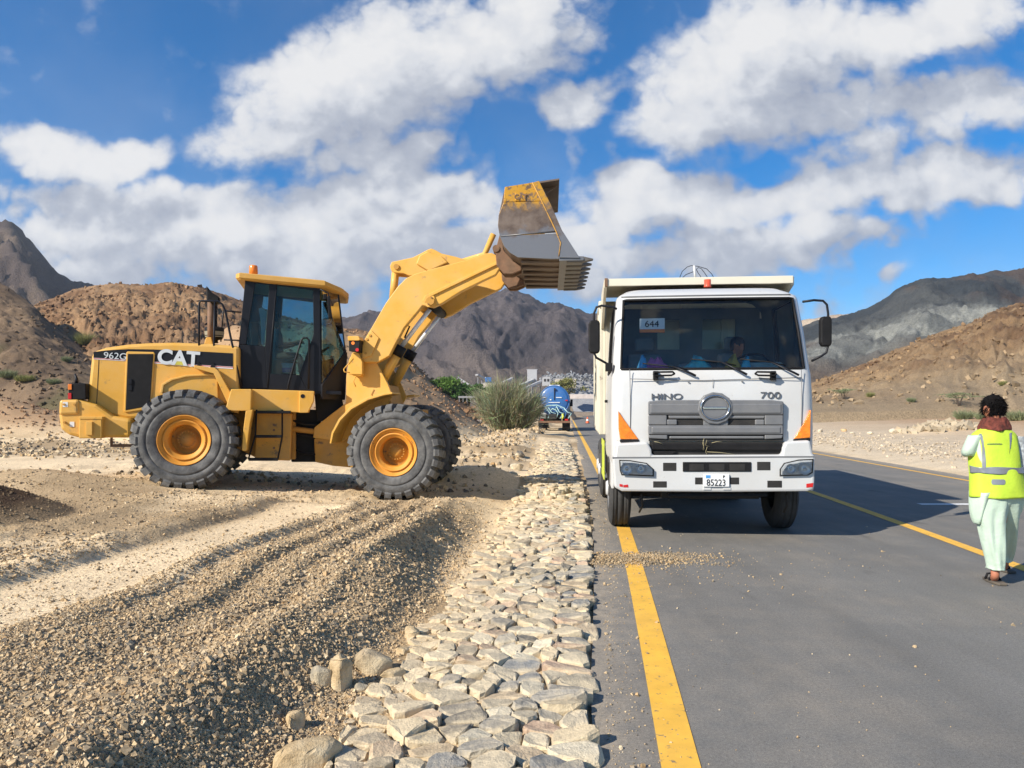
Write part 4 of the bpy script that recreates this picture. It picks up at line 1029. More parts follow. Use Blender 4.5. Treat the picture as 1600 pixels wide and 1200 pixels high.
g = MB(); quadp(g, FR.W(sD + (sB - sD) * .42, TC + .07, zD + (zB - zD) * .42), FR.W(sD + (sB - sD) * .42, TC2 - .07, zD + (zB - zD) * .42), FR.W(sB, TC2 - .07, zB), FR.W(sB, TC + .07, zB), .008); g.build('rear_window', M_glass, cabo)
# roof
rf_ = MB(); rp = FR.pts([(369, 432), (371, 427.5), (380, 426), (440, 430), (503, 437.5), (522, 440.5)], TC - .1)
s_e, z_e = FR.sz(503, 437.5, TC - .1); tilt = (rp[4][1] - rp[2][1]) / (rp[4][0] - rp[2][0])
def roofz(s): return rp[2][1] + tilt * (s - rp[2][0])
s0, s1 = rp[0][0], rp[4][0]
outl = []
for s, t in ((s0 + .05, TC - .10), (s1 + .05, TC - .10), (s1 + .36, TC + .18), (s1 + .46, TC + .42), (s1 + .46, TC2 - .42), (s1 + .36, TC2 - .18), (s1 + .05, TC2 + .10), (s0 + .05, TC2 + .10), (s0 - .02, TC2 - .02), (s0 - .02, TC + .02)): outl.append((s, t))
n_ = len(outl)
mid_s = (s0 + s1) / 2; mid_t = (TC + TC2) / 2
lay = []
for dz, sc_ in ((-.115, .965), (-.085, 1.0), (-.015, 1.0), (.0, .975), (.012, .6)):
    for s, t in outl:
        ss = mid_s + (s - mid_s) * sc_; tt = mid_t + (t - mid_t) * sc_
        droop = -.10 * max(0, (ss - s1 - .05) / .41) ** 1.5 if ss > s1 else 0
        lay.append(FR.W(ss, tt, roofz(ss) + dz + droop))
fs = [tuple(range(n_))[::-1], tuple(range(4 * n_, 5 * n_))] + [(l * n_ + i, l * n_ + (i + 1) % n_, (l + 1) * n_ + (i + 1) % n_, (l + 1) * n_ + i) for l in range(4) for i in range(n_)]
rf_.add(lay, fs); rf_.build('roof', mat('cab_roof', lin((214, 160, 60)), .5, var=.08, dust=.35), cabo)
bq = MB(); pb = FR.P(396, 428, .95); bq.lathe(pb, (0, 0, 1), [(.0001, -.02), (.062, -.02), (.065, .0), (.075, .01), (.07, .13), (.06, .145), (.0001, .15)], 18); bq.build('beacon', M_orange, cabo)
# cab interior
part('seat', M_blackmat, lambda b: (b.prism(FR, [(sD + .35, zD + .25), (sD + .95, zD + .25), (sD + .95, zD + .55), (sD + .35, zD + .55)], 1.08, 1.62), b.prism(FR, [(sD + .22, zD + .5), (sD + .40, zD + .5), (sD + .33, zD + 1.2), (sD + .18, zD + 1.2)], 1.1, 1.6)), cabo, .03)
st = MB(); sp = FR.W(sC - .02, 1.35, zC + .72); stx = (FR.u * -.55 + Vector((0, 0, .83))).normalized()
st.tube([FR.W(sC + .12, 1.35, zC), FR.W(sC + .06, 1.35, zC + .5), sp], .035, 8); 
e1 = stx.cross(FR.v).normalized(); ring = [sp + (e1 * math.cos(a) + FR.v * math.sin(a)) * .19 for a in np.linspace(0, 2 * math.pi, 21)]
st.tube(ring, .014, 6, False); st.tube([sp - e1 * .19, sp + e1 * .19], .012, 6); st.build('steering_wheel', M_blackmat, cabo)
part('console', M_blackmat, lambda b: b.prism(FR, [(sC - .15, zC), (sC + .25, zC), (sC + .22, zC + .62), (sC + .02, zC + .55)], 1.15, 1.55), cabo, .02)
part('sun_cloth', mat('white_cloth', (.75, .76, .74), .9, var=.08), lambda b: b.ppx(FR, [(404, 482), (409, 480), (416, 486), (413, 539), (408, 538), (407, 500)], TC + .07, TC + .09), cabo, 0)
part('pail', M_white, lambda b: b.lathe(FR.P(449, 583, TC + .2), (0, 0, 1), [(.0001, 0), (.085, 0), (.10, .17), (.0001, .17)], 16), cabo, 0)
part('pail_label', mat('violet_label', (.22, .18, .5), .5), lambda b: b.lathe(FR.P(449, 583, TC + .2), (0, 0, 1), [(.088, .01), (.097, .09)], 16), cabo, 0)
# door grab rails, mirrors, lights
def crail(name, pts, t, r=.014, parent=cabo):
    b = MB(); b.tube([FR.P(x, y, t) for x, y in pts], r, 8); return b.build(name, M_black, parent)
crail('grab_rail', [(447, 620), (452, 595), (462, 560), (471, 531), (474, 528), (480, 528), (483, 532), (482, 608)], TC - .05, .016)
crail('door_seam', [(432, 446), (423, 545), (418, 606)], TC - .004, .006)
crail('mirror_arm', [(500, 452), (513, 458), (519, 500), (517, 506), (512, 507)], TC - .10, .010)
part('mirror', M_blackmat, lambda b: b.ppx(FR, [(511, 463), (516, 462), (518, 496), (513, 497)], TC - .12, TC + .10), cabo, .01)
part('work_light', M_blackmat, lambda b: b.ppx(FR, [(505, 459), (511, 459), (511, 468), (505, 468)], TC - .08, TC + .02), cabo, .01)
# ---- platform, ladder, articulation
part('platform', M_cat, lambda b: b.ppx(FR, [(393, 608), (490, 611), (490, 618), (482, 645), (393, 642)], TH - .12, TH + .3), bevel=.012)
part('platform_end', M_cat, lambda b: b.ppx(FR, [(468, 611), (491, 611), (490, 627), (481, 645), (467, 645)], TH - .16, TH + .1), bevel=.01)
part('lock_cap', M_black, lambda b: b.cyl(FR.P(473, 619, TH - .165), FR.v, .035, .02, 14), bevel=0)
part('side_tank', M_catdirtyshade, lambda b: b.ppx(FR, [(400, 644), (456, 646), (454, 720), (398, 718)], TH + .02, TH + .7), bevel=.02)
ld = MB()
ld.tube([FR.P(401, 640, TH - .12), FR.P(399, 680, TH - .14), FR.P(388, 718, TH - .16)], .014, 6); ld.tube([FR.P(441, 640, TH - .12), FR.P(441, 682, TH - .14), FR.P(434, 718, TH - .16)], .014, 6)
ldo = ld.build('ladder', M_blackmat, loader)
for y, x0, x1 in ((644, 400, 454), (682, 399, 440), (718, 388, 434)):
    part('rung', M_blackmat, lambda b: b.ppx(FR, [(x0, y - 2.2), (x1, y - 2.2), (x1, y + 2.2), (x0, y + 2.2)], TH - .20, TH - .08), ldo, .005)
part('articulation_joint', M_blackmat, lambda b: (b.ppx(FR, [(455, 640), (500, 640), (505, 722), (455, 722)], 1.1, 1.7), b.ppx(FR, [(490, 600), (530, 600), (540, 650), (495, 660)], 1.0, 1.75)), bevel=.02)
for k_, (y0, y1) in enumerate(((655, 665), (672, 690), (700, 712))):
    b = MB(); b.tube([FR.P(452, y0, .95 + .1 * k_), FR.P(475, y0 + 8, .9), FR.P(512, y1, 1.0)], .022, 8); b.build('hose', M_blackmat, loader)
b = MB(); b.tube([FR.P(440, 668, .85), FF.P(505, 676, .85)], .05, 12); b.build('steering_cylinder', M_catdirtyshade, loader)

# ---- front frame
TF, TF2 = .72, LW - .72
part('front_frame', M_catdirtyshade, lambda b: b.ppx(FF, [(490, 682), (535, 686), (620, 640), (650, 640), (650, 720), (600, 735), (520, 728), (492, 722)], TF + .02, TF2 - .02), bevel=.02)
part('front_axle', M_catdirtyshade, lambda b: b.tube([FF.W(0, .45, .88), FF.W(0, LW - .45, .88)], .2, 14), bevel=0)
for t0 in (TF, TF2 - .08):
    part('tower_plate', M_cat, lambda b: b.prism(FF, FF.pts([(541, 612), (541, 590), (545, 562), (553, 548), (566, 540), (578, 545), (588, 566), (606, 600), (613, 618), (600, 640), (536, 690), (489, 684), (491, 668), (520, 645), (540, 630)], TF), t0, t0 + .08), bevel=.012)
part('tower_core', M_catdirtyshade, lambda b: b.prism(FF, FF.pts([(545, 600), (600, 600), (612, 640), (545, 660)], TF), TF + .12, TF2 - .12), bevel=.02)
for far in (0, 1):
    outer = [(515, 693), (518, 676), (529, 655), (547, 636), (574, 621.5), (600, 614), (613, 612.5)]
    inner = [(613, 615.5), (600, 617.5), (575, 625), (549, 639.5), (532, 657), (521, 677), (517.5, 693)]
    part('front_fender', M_cat, lambda b: b.prism(FF, FF.pts(outer + inner, .10), .10 if not far else LW - .75, .75 if not far else LW - .10), bevel=.006)
part('mudflap', M_cat, lambda b: b.prism(FF, FF.pts([(515, 692), (518, 677), (540, 640), (545, 645), (528, 690)], .5), .62, .74), bevel=.006)
hl = part('head_light', M_cat, lambda b: b.prism(FF, FF.pts([(545.5, 526), (563, 526), (565, 532), (562, 533), (546, 533)], .45), .35, .62), bevel=.01)
part('lamp_case', M_blackmat, lambda b: b.prism(FF, FF.pts([(547, 532), (564.5, 530), (563, 551), (547, 549)], .45), .37, .60), hl, .01)
part('lens', M_orange, lambda b: b.cyl(FF.P(551.5, 536, .365), FF.v, .03, .02, 12), hl, 0)
part('lens', M_red, lambda b: b.cyl(FF.P(558, 546.5, .365), FF.v, .03, .02, 12), hl, 0)
part('lamp_bracket', M_cat, lambda b: b.prism(FF, FF.pts([(550, 551), (560, 551), (566, 566), (566, 585), (545, 585), (545, 568)], .5), .50, .62), hl, .01)
part('valve_box', M_cat, lambda b: b.prism(FF, FF.pts([(549, 566), (564, 565), (565, 588), (551, 587)], .55), .52, .72), bevel=.015)
for pts in ([(537, 577), (543, 570), (552, 560)], [(537, 577), (538, 581), (546, 582)], [(556, 588), (552, 596), (556, 604)]):
    b = MB(); b.tube([FF.P(x, y, .5) for x, y in pts], .010, 6); b.build('hose', M_cat, loader)
# ---- lift arms
ARM = [(556, 552), (561, 541), (566, 536), (581, 511), (603, 473), (622, 447), (634, 435), (648, 428), (679, 419), (726, 407), (748, 400), (757, 396), (768, 395), (778, 400), (784, 409), (783, 416), (774, 429), (757, 437), (720, 455), (690, 474), (676, 480), (660, 477), (652, 487), (631, 512), (617, 538), (608, 556), (590, 566), (570, 566)]
TA = .60
def arm(b, t0, t1):
    b.prism(FF, FF.pts(ARM, TA), t0, t1)
for t0, t1 in ((TA, TA + .16), (LW - TA - .16, LW - TA)):
    a_ = part('lift_arm', M_cat, lambda b: arm(b, t0, t1), bevel=.012)
    if t0 < 1:
        part('arm_rib', M_cat, lambda b: b.ppx(FF, [(660, 470), (664, 462), (700, 445), (778, 408), (781, 411), (702, 449), (667, 466), (664, 474)], TA - .035, TA + .01), a_, .006)
        part('reinforcement', M_cat, lambda b: b.ppx(FF, [(566, 540), (580, 516), (592, 528), (580, 556), (566, 560)], TA - .03, TA + .01), a_, .008)
        part('pin', M_catdirtyshade, lambda b: b.cyl(FF.P(672, 470, TA - .06), FF.v, .075, .07, 20), a_, .006)
        part('pin_plate', M_cat, lambda b: b.ppx(FF, [(663, 466), (668, 461), (678, 462), (681, 470), (678, 478), (668, 480), (662, 475)], TA - .03, TA), a_, .006)
        for (x, y) in ((669, 475), (674, 465)):
            part('bolt', M_rust, lambda b: b.cyl(FF.P(x, y, TA - .075), FF.v, .012, .02, 8), a_, 0)
part('cross_tube', M_cat, lambda b: (b.tube([FF.W(FF.sz(640, 455, TA)[0], TA + .1, FF.sz(640, 455, TA)[1]), FF.W(FF.sz(640, 455, TA)[0], LW - TA - .1, FF.sz(640, 455, TA)[1])], .16, 14)), bevel=0)
# lift cylinders
sP, zP = FF.sz(672, 474, TA); sQ, zQ = FF.sz(621, 541, TA); sO, zO = FF.sz(590, 598, TA)
for t in (TA + .27, LW - TA - .27):
    b = MB(); b.tube([FF.W(sP, t, zP), FF.W(sQ, t, zQ)], .040, 14); b.build('cylinder_rod', M_chrome, loader)
    b = MB(); b.tube([FF.W(sQ, t, zQ), FF.W(sO, t, zO)], .085, 16); bo = b.build('cylinder_barrel', M_cat, loader)
    b = MB(); dq = Vector((sQ - sO, 0, zQ - zO)).normalized(); b.tube([FF.W(sQ - dq.x * .16, t, zQ - dq.z * .16), FF.W(sQ + dq.x * .03, t, zQ + dq.z * .03)], .105, 16); b.build('gland', M_blackmat, bo)
# lift cylinder eyes
part('cylinder_eye', M_blackmat, lambda b: b.tube([FF.W(sP, TA + .18, zP), FF.W(sP, LW - TA - .18, zP)], .085, 14), bevel=0)
# bell crank in the middle and tilt linkage
TM = LW / 2
BELL = [(609, 416), (612, 409), (622, 407), (645, 402), (655, 397), (668, 390), (674, 388), (681, 391), (690, 396), (712, 401), (728, 406), (720, 416), (690, 424), (668, 428), (640, 431), (630, 427), (616, 426), (611, 423)]
ta = TM - .22
part('bell_crank', M_cat, lambda b: (b.ppx(FF, BELL, ta, ta + .10), b.prism(FF, FF.pts(BELL, ta), ta + .34, ta + .44)), bevel=.012)
part('bell_crank_web', M_cat, lambda b: b.ppx(FF, [(655, 399), (668, 392), (690, 400), (700, 410), (670, 424), (650, 412)], ta - .05, ta + .5), bevel=.02)
part('pin', M_catdirtyshade, lambda b: b.cyl(FF.P(619, 416.5, ta - .03), FF.v, .05, .5, 16), bevel=0)
b = MB(); b.tube([FF.P(619, 416, ta + .22), FF.P(613, 475, ta + .22)], .07, 14); b.build('tilt_cylinder', M_cat, loader)
b = MB(); b.tube([FF.P(722, 409, ta + .22), FF.P(757, 398, ta + .22), FF.P(771, 366, ta + .22)], .055, 12); b.build('tilt_link', M_cat, loader)
# ---- bucket
TB, TB2 = -.06, LW + .06
BK = [(789, 292), (786, 304), (783, 318), (779, 336), (778, 352), (781, 370), (788, 385), (797, 395), (809, 402), (860, 404.5), (905, 404)]
FRONT = [(877, 360), (860, 320), (842, 283.5)]
M_bk = mat('bucket_steel', (.12, .085, .066), .5, metal=.25, var=.3, vscale=3, dust=.5, dustcol=(.26, .19, .13), dscale=1.6, bump=.1, bscale=25, dark=(.13, .075, .045), darkamt=.18, dkscale=4)
M_bkold = mat('bucket_worn_paint', lin((196, 142, 40)), .65, var=.2, vscale=8, dust=.35, dark=(.14, .075, .04), darkamt=.42, dkscale=13, bump=.2, bscale=40)
M_bkgrey = mat('bucket_polished_edge', (.20, .205, .215), .38, metal=.6, var=.2, vscale=4, dust=.3, dustcol=(.25, .2, .15), dscale=2)
bkp = FF.pts(BK, TB); fp = FF.pts(FRONT, TB)
def worn_side():
    m = bpy.data.materials.new('bucket_side_worn'); m.use_nodes = True; t = m.node_tree; p = t.nodes['Principled BSDF']
    co = N(t, 'ShaderNodeTexCoord').outputs['Object']; sx_ = N(t, 'ShaderNodeSeparateXYZ'); t.links.new(co, sx_.inputs[0])
    def nz(s_, d_=6, r_=.65):
        n = N(t, 'ShaderNodeTexNoise'); n.inputs['Scale'].default_value = s_; n.inputs['Detail'].default_value = d_; n.inputs['Roughness'].default_value = r_; t.links.new(co, n.inputs['Vector']); return n.outputs['Fac']
    z0 = ORG[loader.name].z; zt, zl = FF.sz(815, 318, TB)[1] - z0, FF.sz(815, 366, TB)[1] - z0
    wob = mth(t, 'MULTIPLY', mth(t, 'SUBTRACT', nz(5), .5), .55)
    zz_ = mth(t, 'ADD', sx_.outputs[2], wob)
    rust = N(t, 'ShaderNodeMix', data_type='RGBA'); rust.inputs[6].default_value = (.085, .055, .04, 1); rust.inputs[7].default_value = (.22, .165, .125, 1); t.links.new(maprange(t, nz(3), .3, .7, 0, 1), rust.inputs[0])
    st_ = N(t, 'ShaderNodeMix', data_type='RGBA'); t.links.new(rust.outputs[2], st_.inputs[6]); st_.inputs[7].default_value = (.17, .175, .19, 1); t.links.new(maprange(t, zz_, zl - .05, zl + .15, 1, 0), st_.inputs[0])
    pt = N(t, 'ShaderNodeMix', data_type='RGBA'); t.links.new(st_.outputs[2], pt.inputs[6]); pt.inputs[7].default_value = lin((200, 146, 42)) + (1,)
    ch = mth(t, 'MULTIPLY', maprange(t, zz_, zt - .12, zt + .10, 0, 1), maprange(t, nz(13), .40, .52, .1, 1))
    t.links.new(ch, pt.inputs[0]); t.links.new(pt.outputs[2], p.inputs['Base Color']); p.inputs['Roughness'].default_value = .42; p.inputs['Metallic'].default_value = .3
    bn = N(t, 'ShaderNodeBump'); bn.inputs['Strength'].default_value = .2; bn.inputs['Distance'].default_value = .01; t.links.new(nz(22), bn.inputs['Height']); t.links.new(bn.outputs[0], p.inputs['Normal'])
    return m
M_bside = worn_side()
bk = MB()
# shell: back and floor sheet
pin = []
for i, (s, z) in enumerate(bkp):
    a = bkp[max(i - 1, 0)]; c = bkp[min(i + 1, len(bkp) - 1)]
    d = Vector((c[0] - a[0], c[1] - a[1])).normalized(); n = Vector((-d.y, d.x))
    pin.append((s + n.x * .035, z + n.y * .035))
for i in range(len(bkp) - 1):
    bk.prism(FF, [bkp[i], bkp[i + 1], pin[i + 1], pin[i]], TB + .03, TB2 - .03)
bucket = bk.build('bucket', M_bk, loader)
midz = FF.sz(830, 368, TB)
lo = [p for p in FF.pts([(781, 369), (788, 385), (797, 395), (809, 402), (860, 404.5), (905, 404), (878, 364)], TB)]
mi = FF.pts([(787, 316), (779, 336), (778, 352), (780.5, 368.6), (877.5, 362.5), (860, 320), (858, 314)], TB)
hi = FF.pts([(789, 292), (842, 283.5), (857, 313.5), (787, 315.5)], TB)
for t0 in (TB, TB2 - .03):
    for nm, pl, m in (('side_plate', lo, M_bside), ('side_plate', mi, M_bside), ('side_plate', hi, M_bside)):
        part(nm, m, lambda b: b.prism(FF, pl, t0, t0 + .03), bucket, .004)
    dt = -.022 if t0 == TB else .052
    part('side_cutter', M_bside, lambda b: b.prism(FF, FF.pts([(832, 286), (842, 283), (860.5, 319.5), (878, 360), (906, 403.5), (873, 403), (876, 380), (868, 360), (848, 318)], TB), min(t0 + dt, t0), max(t0 + dt, t0) - .0 if t0 == TB else t0 + dt), bucket, .005)
    part('weld_seam', M_bkold, lambda b: b.tube([FF.P(x, y, TB) + FF.v * (t0 - TB + (dt if t0 == TB else dt)) for x, y in ((832, 286), (848, 318), (868, 360), (876, 380), (873, 401))], .011, 6), bucket, 0)
part('weld_seam', M_bkgrey, lambda b: b.tube([FF.P(782, 369, TB - .004), FF.P(868, 361, TB - .004)], .008, 6), bucket, 0)
pl_ = FF.P(813, 307, TB - .006)
part('maker_plate', M_bside, lambda b: b.rect(FF, 805, 301, 822, 313.5, TB - .012, TB + .005), bucket, .004)
text_mesh('lettering', 'CAT', M_rust, bucket, FF.P(813.5, 307.3, TB - .016), FF.u, (0, 0, 1), .075, .004, .008, .95)
M_steeltooth = mat('tooth_steel', (.11, .105, .10), .45, metal=.4, var=.3, vscale=12, dust=.3)
# floor underside wear strips, cutting edge, teeth
sF, zF = bkp[-1]
for t in np.linspace(TB + .15, TB2 - .35, 6):
    part('wear_strip', M_bk, lambda b: b.prism(FF, [(sF - .95, zF - .03), (sF - .2, zF - .03), (sF - .2, zF + .01), (sF - .95, zF + .01)], t, t + .16), bucket, .006)
part('cutting_edge', M_bkgrey, lambda b: b.prism(FF, [(sF - .32, zF - .035), (sF + .06, zF - .03), (sF + .08, zF - .005), (sF + .06, zF + .03), (sF - .32, zF + .035)], TB, TB2), bucket, .004)
for k_, t in enumerate(np.linspace(TB + .02, TB2 - .16, 8)):
    part('tooth', M_steeltooth, lambda b: (b.prism(FF, [(sF - .20, zF - .055), (sF + .06, zF - .05), (sF + .23, zF - .014), (sF + .23, zF + .002), (sF + .06, zF + .042), (sF - .12, zF + .045), (sF - .17, zF + .03), (sF - .20, zF - .03)], t, t + .11)), bucket, .012)
# spill guard on the middle of the top edge
sU, zU = fp[-1]
tg = TB + .45
A_, B_ = FF.sz(838, 285, tg), FF.sz(874, 278.5, tg)
part('spill_guard', M_bk, lambda b: b.prism(FF, [(A_[0] - .12, A_[1] - .04), (B_[0], B_[1] - .03), (B_[0], B_[1]), (A_[0] - .12, A_[1] - .005)], tg, TB2 - .45), bucket, .004)
part('guard_gusset', M_bk, lambda b: b.prism(FF, [(A_[0] - .08, A_[1] - .05), (B_[0] - .03, B_[1] - .035), (A_[0] + .02, A_[1] - .2)], tg + .3, tg + .33), bucket, 0)
# hinge brackets behind the bucket
for t0 in (TA - .12, TA + .18, LW - TA - .26, LW - TA + .04):
    part('hinge_bracket', M_rust, lambda b: b.prism(FF, FF.pts([(778, 350), (784, 380), (800, 398), (812, 404), (812, 412), (798, 418), (784, 418), (772, 404), (770, 380)], TB), t0, t0 + .07), bucket, .01)
for t0 in (TM - .16, TM + .09):
    part('hinge_bracket', M_rust, lambda b: b.prism(FF, FF.pts([(783, 320), (778, 350), (782, 375), (776, 380), (768, 366), (767, 356), (775, 342)], TB), t0, t0 + .07), bucket, .01)
part('pin', M_rust, lambda b: b.cyl(FF.P(775, 388, TA - .14), FF.v, .06, .3, 16), bucket, 0)

# hydraulic lines along the arm, grease points, counterweight bolts
for k_, off in enumerate((0, .05)):
    b = MB(); b.tube([FF.P(x, y, TA + .2 + off) for x, y in ((600, 560), (607, 540), (622, 512), (630, 506), (640, 510), (632, 528))], .016, 6); b.build('hose', M_blackmat, loader)
for (x, y) in ((573, 530), (578, 524), (571, 552)): part('bolt', M_catdirtyshade, lambda b: b.cyl(FF.P(x, y, TA - .045), FF.v, .022, .02, 8), bevel=0)
for (x, y) in ((100, 632), (116, 632), (100, 660), (128, 668)): part('bolt', M_catdirtyshade, lambda b: b.cyl(FR.P(x, y, TH - .225), FR.v, .018, .05, 8), cw, 0)
for y in (664, 672, 700): part('bolt', M_rust, lambda b: b.cyl(FR.P(428, y, TH + .0), FR.v, .02, .04, 8), bevel=0)
part('warning_sticker', M_white, lambda b: b.rect(FR, 98, 628, 106, 636, TH - .2135, TH - .2), cw, 0)

# ================================================================ figures (skin-modifier bodies)
def figure(name, joints, bones, parent, m, root, sub=2):
    """joints: name -> (x, y, z, radius) in world metres; one continuous body."""
    names = list(joints); idx = {n: i for i, n in enumerate(names)}
    org = ORG[parent.name]
    me = bpy.data.meshes.new(name)
    me.from_pydata([Vector(joints[n][:3]) - org for n in names], [(idx[a], idx[b]) for a, b in bones], [])
    o = bpy.data.objects.new(name, me); COL.objects.link(o); o.parent = parent; ORG[o.name] = org
    md = o.modifiers.new('skin', 'SKIN'); md.use_smooth_shade = True
    if not me.skin_vertices: me.attributes.new('skin', 'FLOAT', 'POINT')
    sv = me.skin_vertices[0].data
    for i, n in enumerate(names):
        r = joints[n][3]; sv[i].radius = (r, r) if not isinstance(r, tuple) else r
        sv[i].use_root = (n == root)
    s_ = o.modifiers.new('sub', 'SUBSURF'); s_.levels = sub; s_.render_levels = sub
    me.materials.append(m)
    return o

# ================================================================ white tipper truck
T = Frame(2.477, 8.85, -5.5)
M_tw = mat('truck_white', (.58, .59, .585), .32, var=.04, vscale=2, dust=.30, dustcol=(.46, .39, .30), dscale=1.6, coat=.25, bump=.04, bscale=9, dark=(.30, .25, .19), darkamt=-.10, dkscale=8)
M_cream = mat('tipper_cream', lin((214, 208, 188)), .5, var=.05, vscale=2, dust=.22, dustcol=(.42, .34, .24), dscale=1.4, dark=(.2, .12, .07), darkamt=-.06, dkscale=6)
M_grey = mat('grille_grey', (.16, .165, .175), .42, metal=.15, var=.08, dust=.25, dustcol=(.3, .27, .22))
M_dark = mat('underbody_dark', (.012, .012, .012), .75, var=.4, dust=.14, dustcol=(.14, .115, .085), bump=.2, bscale=20)
M_tyre2 = mat('truck_tyre', (.028, .028, .029), .8, var=.2, dust=.45, dustcol=(.10, .095, .085), dscale=6, bump=.2, bscale=60)
M_trim = mat('cab_lining_dark', (.13, .18, .21), .8, var=.1)
M_dash = mat('dashboard', (.28, .37, .37), .6, var=.15)
M_lens = mat('lamp_glass', (.42, .44, .46), .08, metal=.35, var=.25, vscale=9, coat=1.0, bump=.6, bscale=45)
M_clear = glass('lamp_cover', (.95, .96, .96), .6, 1.35, .02)
M_lampback = mat('lamp_housing', (.52, .53, .54), .3, metal=.1, var=.2, vscale=14)
M_amber = mat('amber_lamp', (.86, .22, .012), .16, var=.28, vscale=14, coat=.8, bump=.7, bscale=50)
M_wglass = glass('windscreen_glass', (.86, .93, .94), .9, 1.5, .008)
M_rglass = glass('rear_glass', (.85, .92, .92), .5, 1.4, .02)
truck = thing('dump_truck', T.W(0, 4.0, 0), 'white tipper truck with a grey grille and cream body, parked at the yellow edge line', 'truck')
def tp(name, m, fn, parent=truck, bevel=.008):
    b = MB(); fn(b); return b.build(name, m, parent, bevel)
zg0 = T.sz(1113, 576, .05)[1]; zg1 = T.sz(1113, 467, .36)[1]; zr = T.sz(1113, 451, .62)[1]
rows = [  # z, front offset, half width, corner radius
    (.93, .03, 1.225, .13), (1.02, .0, 1.235, .14), (1.40, -.01, 1.24, .15), (1.80, .0, 1.235, .15), (zg0 - .07, .025, 1.225, .15), (zg0, .05, 1.215, .145),
    (zg0 + (zg1 - zg0) * .5, .19, 1.19, .14), (zg1, .36, 1.155, .13), (zg1 + .05, .40, 1.145, .14), (zg1 + .10, .47, 1.11, .20), (zr, .62, 1.02, .25), (zr + .03, .95, .92, .3)]
def plan(row, inset=0.0):
    z, b0, w_, rc = row; w_ -= inset; b0 += inset; rc = max(.02, rc - inset)
    pts = []; cols = [2.2 - inset, 1.55, .62]
    bow = lambda a: b0 + .035 * (a / w_) ** 2
    for b_ in cols: pts.append((-w_, max(b_, b0 + rc + .02)))
    for k in range(6):
        a = math.pi / 2 * k / 5; pts.append((-w_ + rc - rc * math.cos(a), b0 + .03 + rc - rc * math.sin(a)))
    fw = w_ - rc
    for k in range(1, 8):
        a = -fw + 2 * fw * k / 8; pts.append((a, bow(a)))
    for k in range(5, -1, -1):
        a = math.pi / 2 * k / 5; pts.append((w_ - rc + rc * math.cos(a), b0 + .03 + rc - rc * math.sin(a)))
    for b_ in cols[::-1]: pts.append((w_, max(b_, b0 + rc + .02)))
    return [T.W(a, b_, z) for a, b_ in pts]
NCOL = len(plan(rows[0]))
WS = range(7, 17)                        # windscreen columns (between the pillars)
def cab_shell(b, inset, lid=True):
    R_ = [plan(r, inset) for r in rows]; vs = [p for r in R_ for p in r]; fs = []
    for i in range(len(rows) - 1):
        for j in range(NCOL - 1):
            if 5 <= i <= 6 and j in WS: continue
            if 5 <= i <= 6 and j in (1, NCOL - 3): continue
            fs.append((i * NCOL + j, i * NCOL + j + 1, (i + 1) * NCOL + j + 1, (i + 1) * NCOL + j))
    top = [(len(rows) - 1) * NCOL + j for j in range(NCOL)]
    fs.append(tuple(top))
    s0 = b.smooth; b.smooth = True; b.add(vs, fs); b.smooth = s0
    return R_
b = MB(); RW = cab_shell(b, 0); cabw = b.build('cab', M_tw, truck)
b = MB(); RI = cab_shell(b, .045); b.f = [f[::-1] for f in b.f]; b.build('cab_lining', M_trim, cabw)
# front floor and rear wall with two small windows
b = MB()
aw = 1.17
zb0, zb1 = T.sz(1100, 546, 2.15)[1], T.sz(1100, 499, 2.15)[1]
segs = [(-aw, T.sz(1027, 520, 2.15)[0]), (T.sz(1062, 520, 2.15)[0], T.sz(1097, 520, 2.15)[0]), (T.sz(1149, 520, 2.15)[0], aw)]
b.box(T, -aw, aw, 2.13, 2.17, .95, zb0); b.box(T, -1.08, 1.08, 2.13, 2.17, zb1, zr - .05)
for a0, a1 in segs: b.box(T, a0, a1, 2.13, 2.17, zb0, zb1)
b.build('cab_rear_wall', M_trim, cabw)
b = MB(); b.box(T, -1.2, 1.2, .1, 2.1, .95, 1.0); b.build('cab_floor', M_trim, cabw)
for a0, a1 in ((segs[0][1], segs[1][0]), (segs[1][1], segs[2][0])):
    tp('rear_window', M_rglass, lambda b: b.box(T, a0, a1, 2.145, 2.155, zb0, zb1), cabw, 0)
# glass
def skin_quads(b, rws, cols, off):
    vs = []; fs = []; nc = len(cols)
    for r in rws:
        for j in cols: vs.append(RW[r][j] + off)
    for i in range(len(rws) - 1):
        for j in range(nc - 1): fs.append((i * nc + j, i * nc + j + 1, (i + 1) * nc + j + 1, (i + 1) * nc + j))
    b.smooth = True; b.add(vs, fs)
b = MB(); skin_quads(b, [5, 6, 7], list(WS) + [17], T.v * .012); wso = b.build('windscreen', M_wglass, cabw)
b = MB(); skin_quads(b, [5, 6, 7], [1, 2], T.u * .012); b.build('door_window', M_wglass, cabw)
b = MB(); skin_quads(b, [5, 6, 7], [NCOL - 3, NCOL - 2], T.u * -.012); b.build('door_window', M_wglass, cabw)
per = [RW[5][j] for j in list(WS) + [17]] + [RW[6][17]] + [RW[7][j] for j in (list(WS) + [17])[::-1]] + [RW[6][7], RW[5][7]]
b = MB(); b.tube([p - T.v * .002 for p in per], .017, 6, False); b.build('windscreen_seal', M_blackmat, cabw)
for js in ([1, 2], [NCOL - 2, NCOL - 3]):
    q_ = [RW[5][js[0]], RW[5][js[1]], RW[6][js[1]], RW[7][js[1]], RW[7][js[0]], RW[6][js[0]], RW[5][js[0]]]
    b = MB(); b.tube(q_, .016, 6, False); b.build('door_window_seal', M_blackmat, cabw)
# grey seam strip above the glass, roof gutters
b = MB(); b.tube([RW[8][j] - T.v * .004 for j in range(6, 18)], .012, 6); b.build('roof_seam', M_grey, cabw)
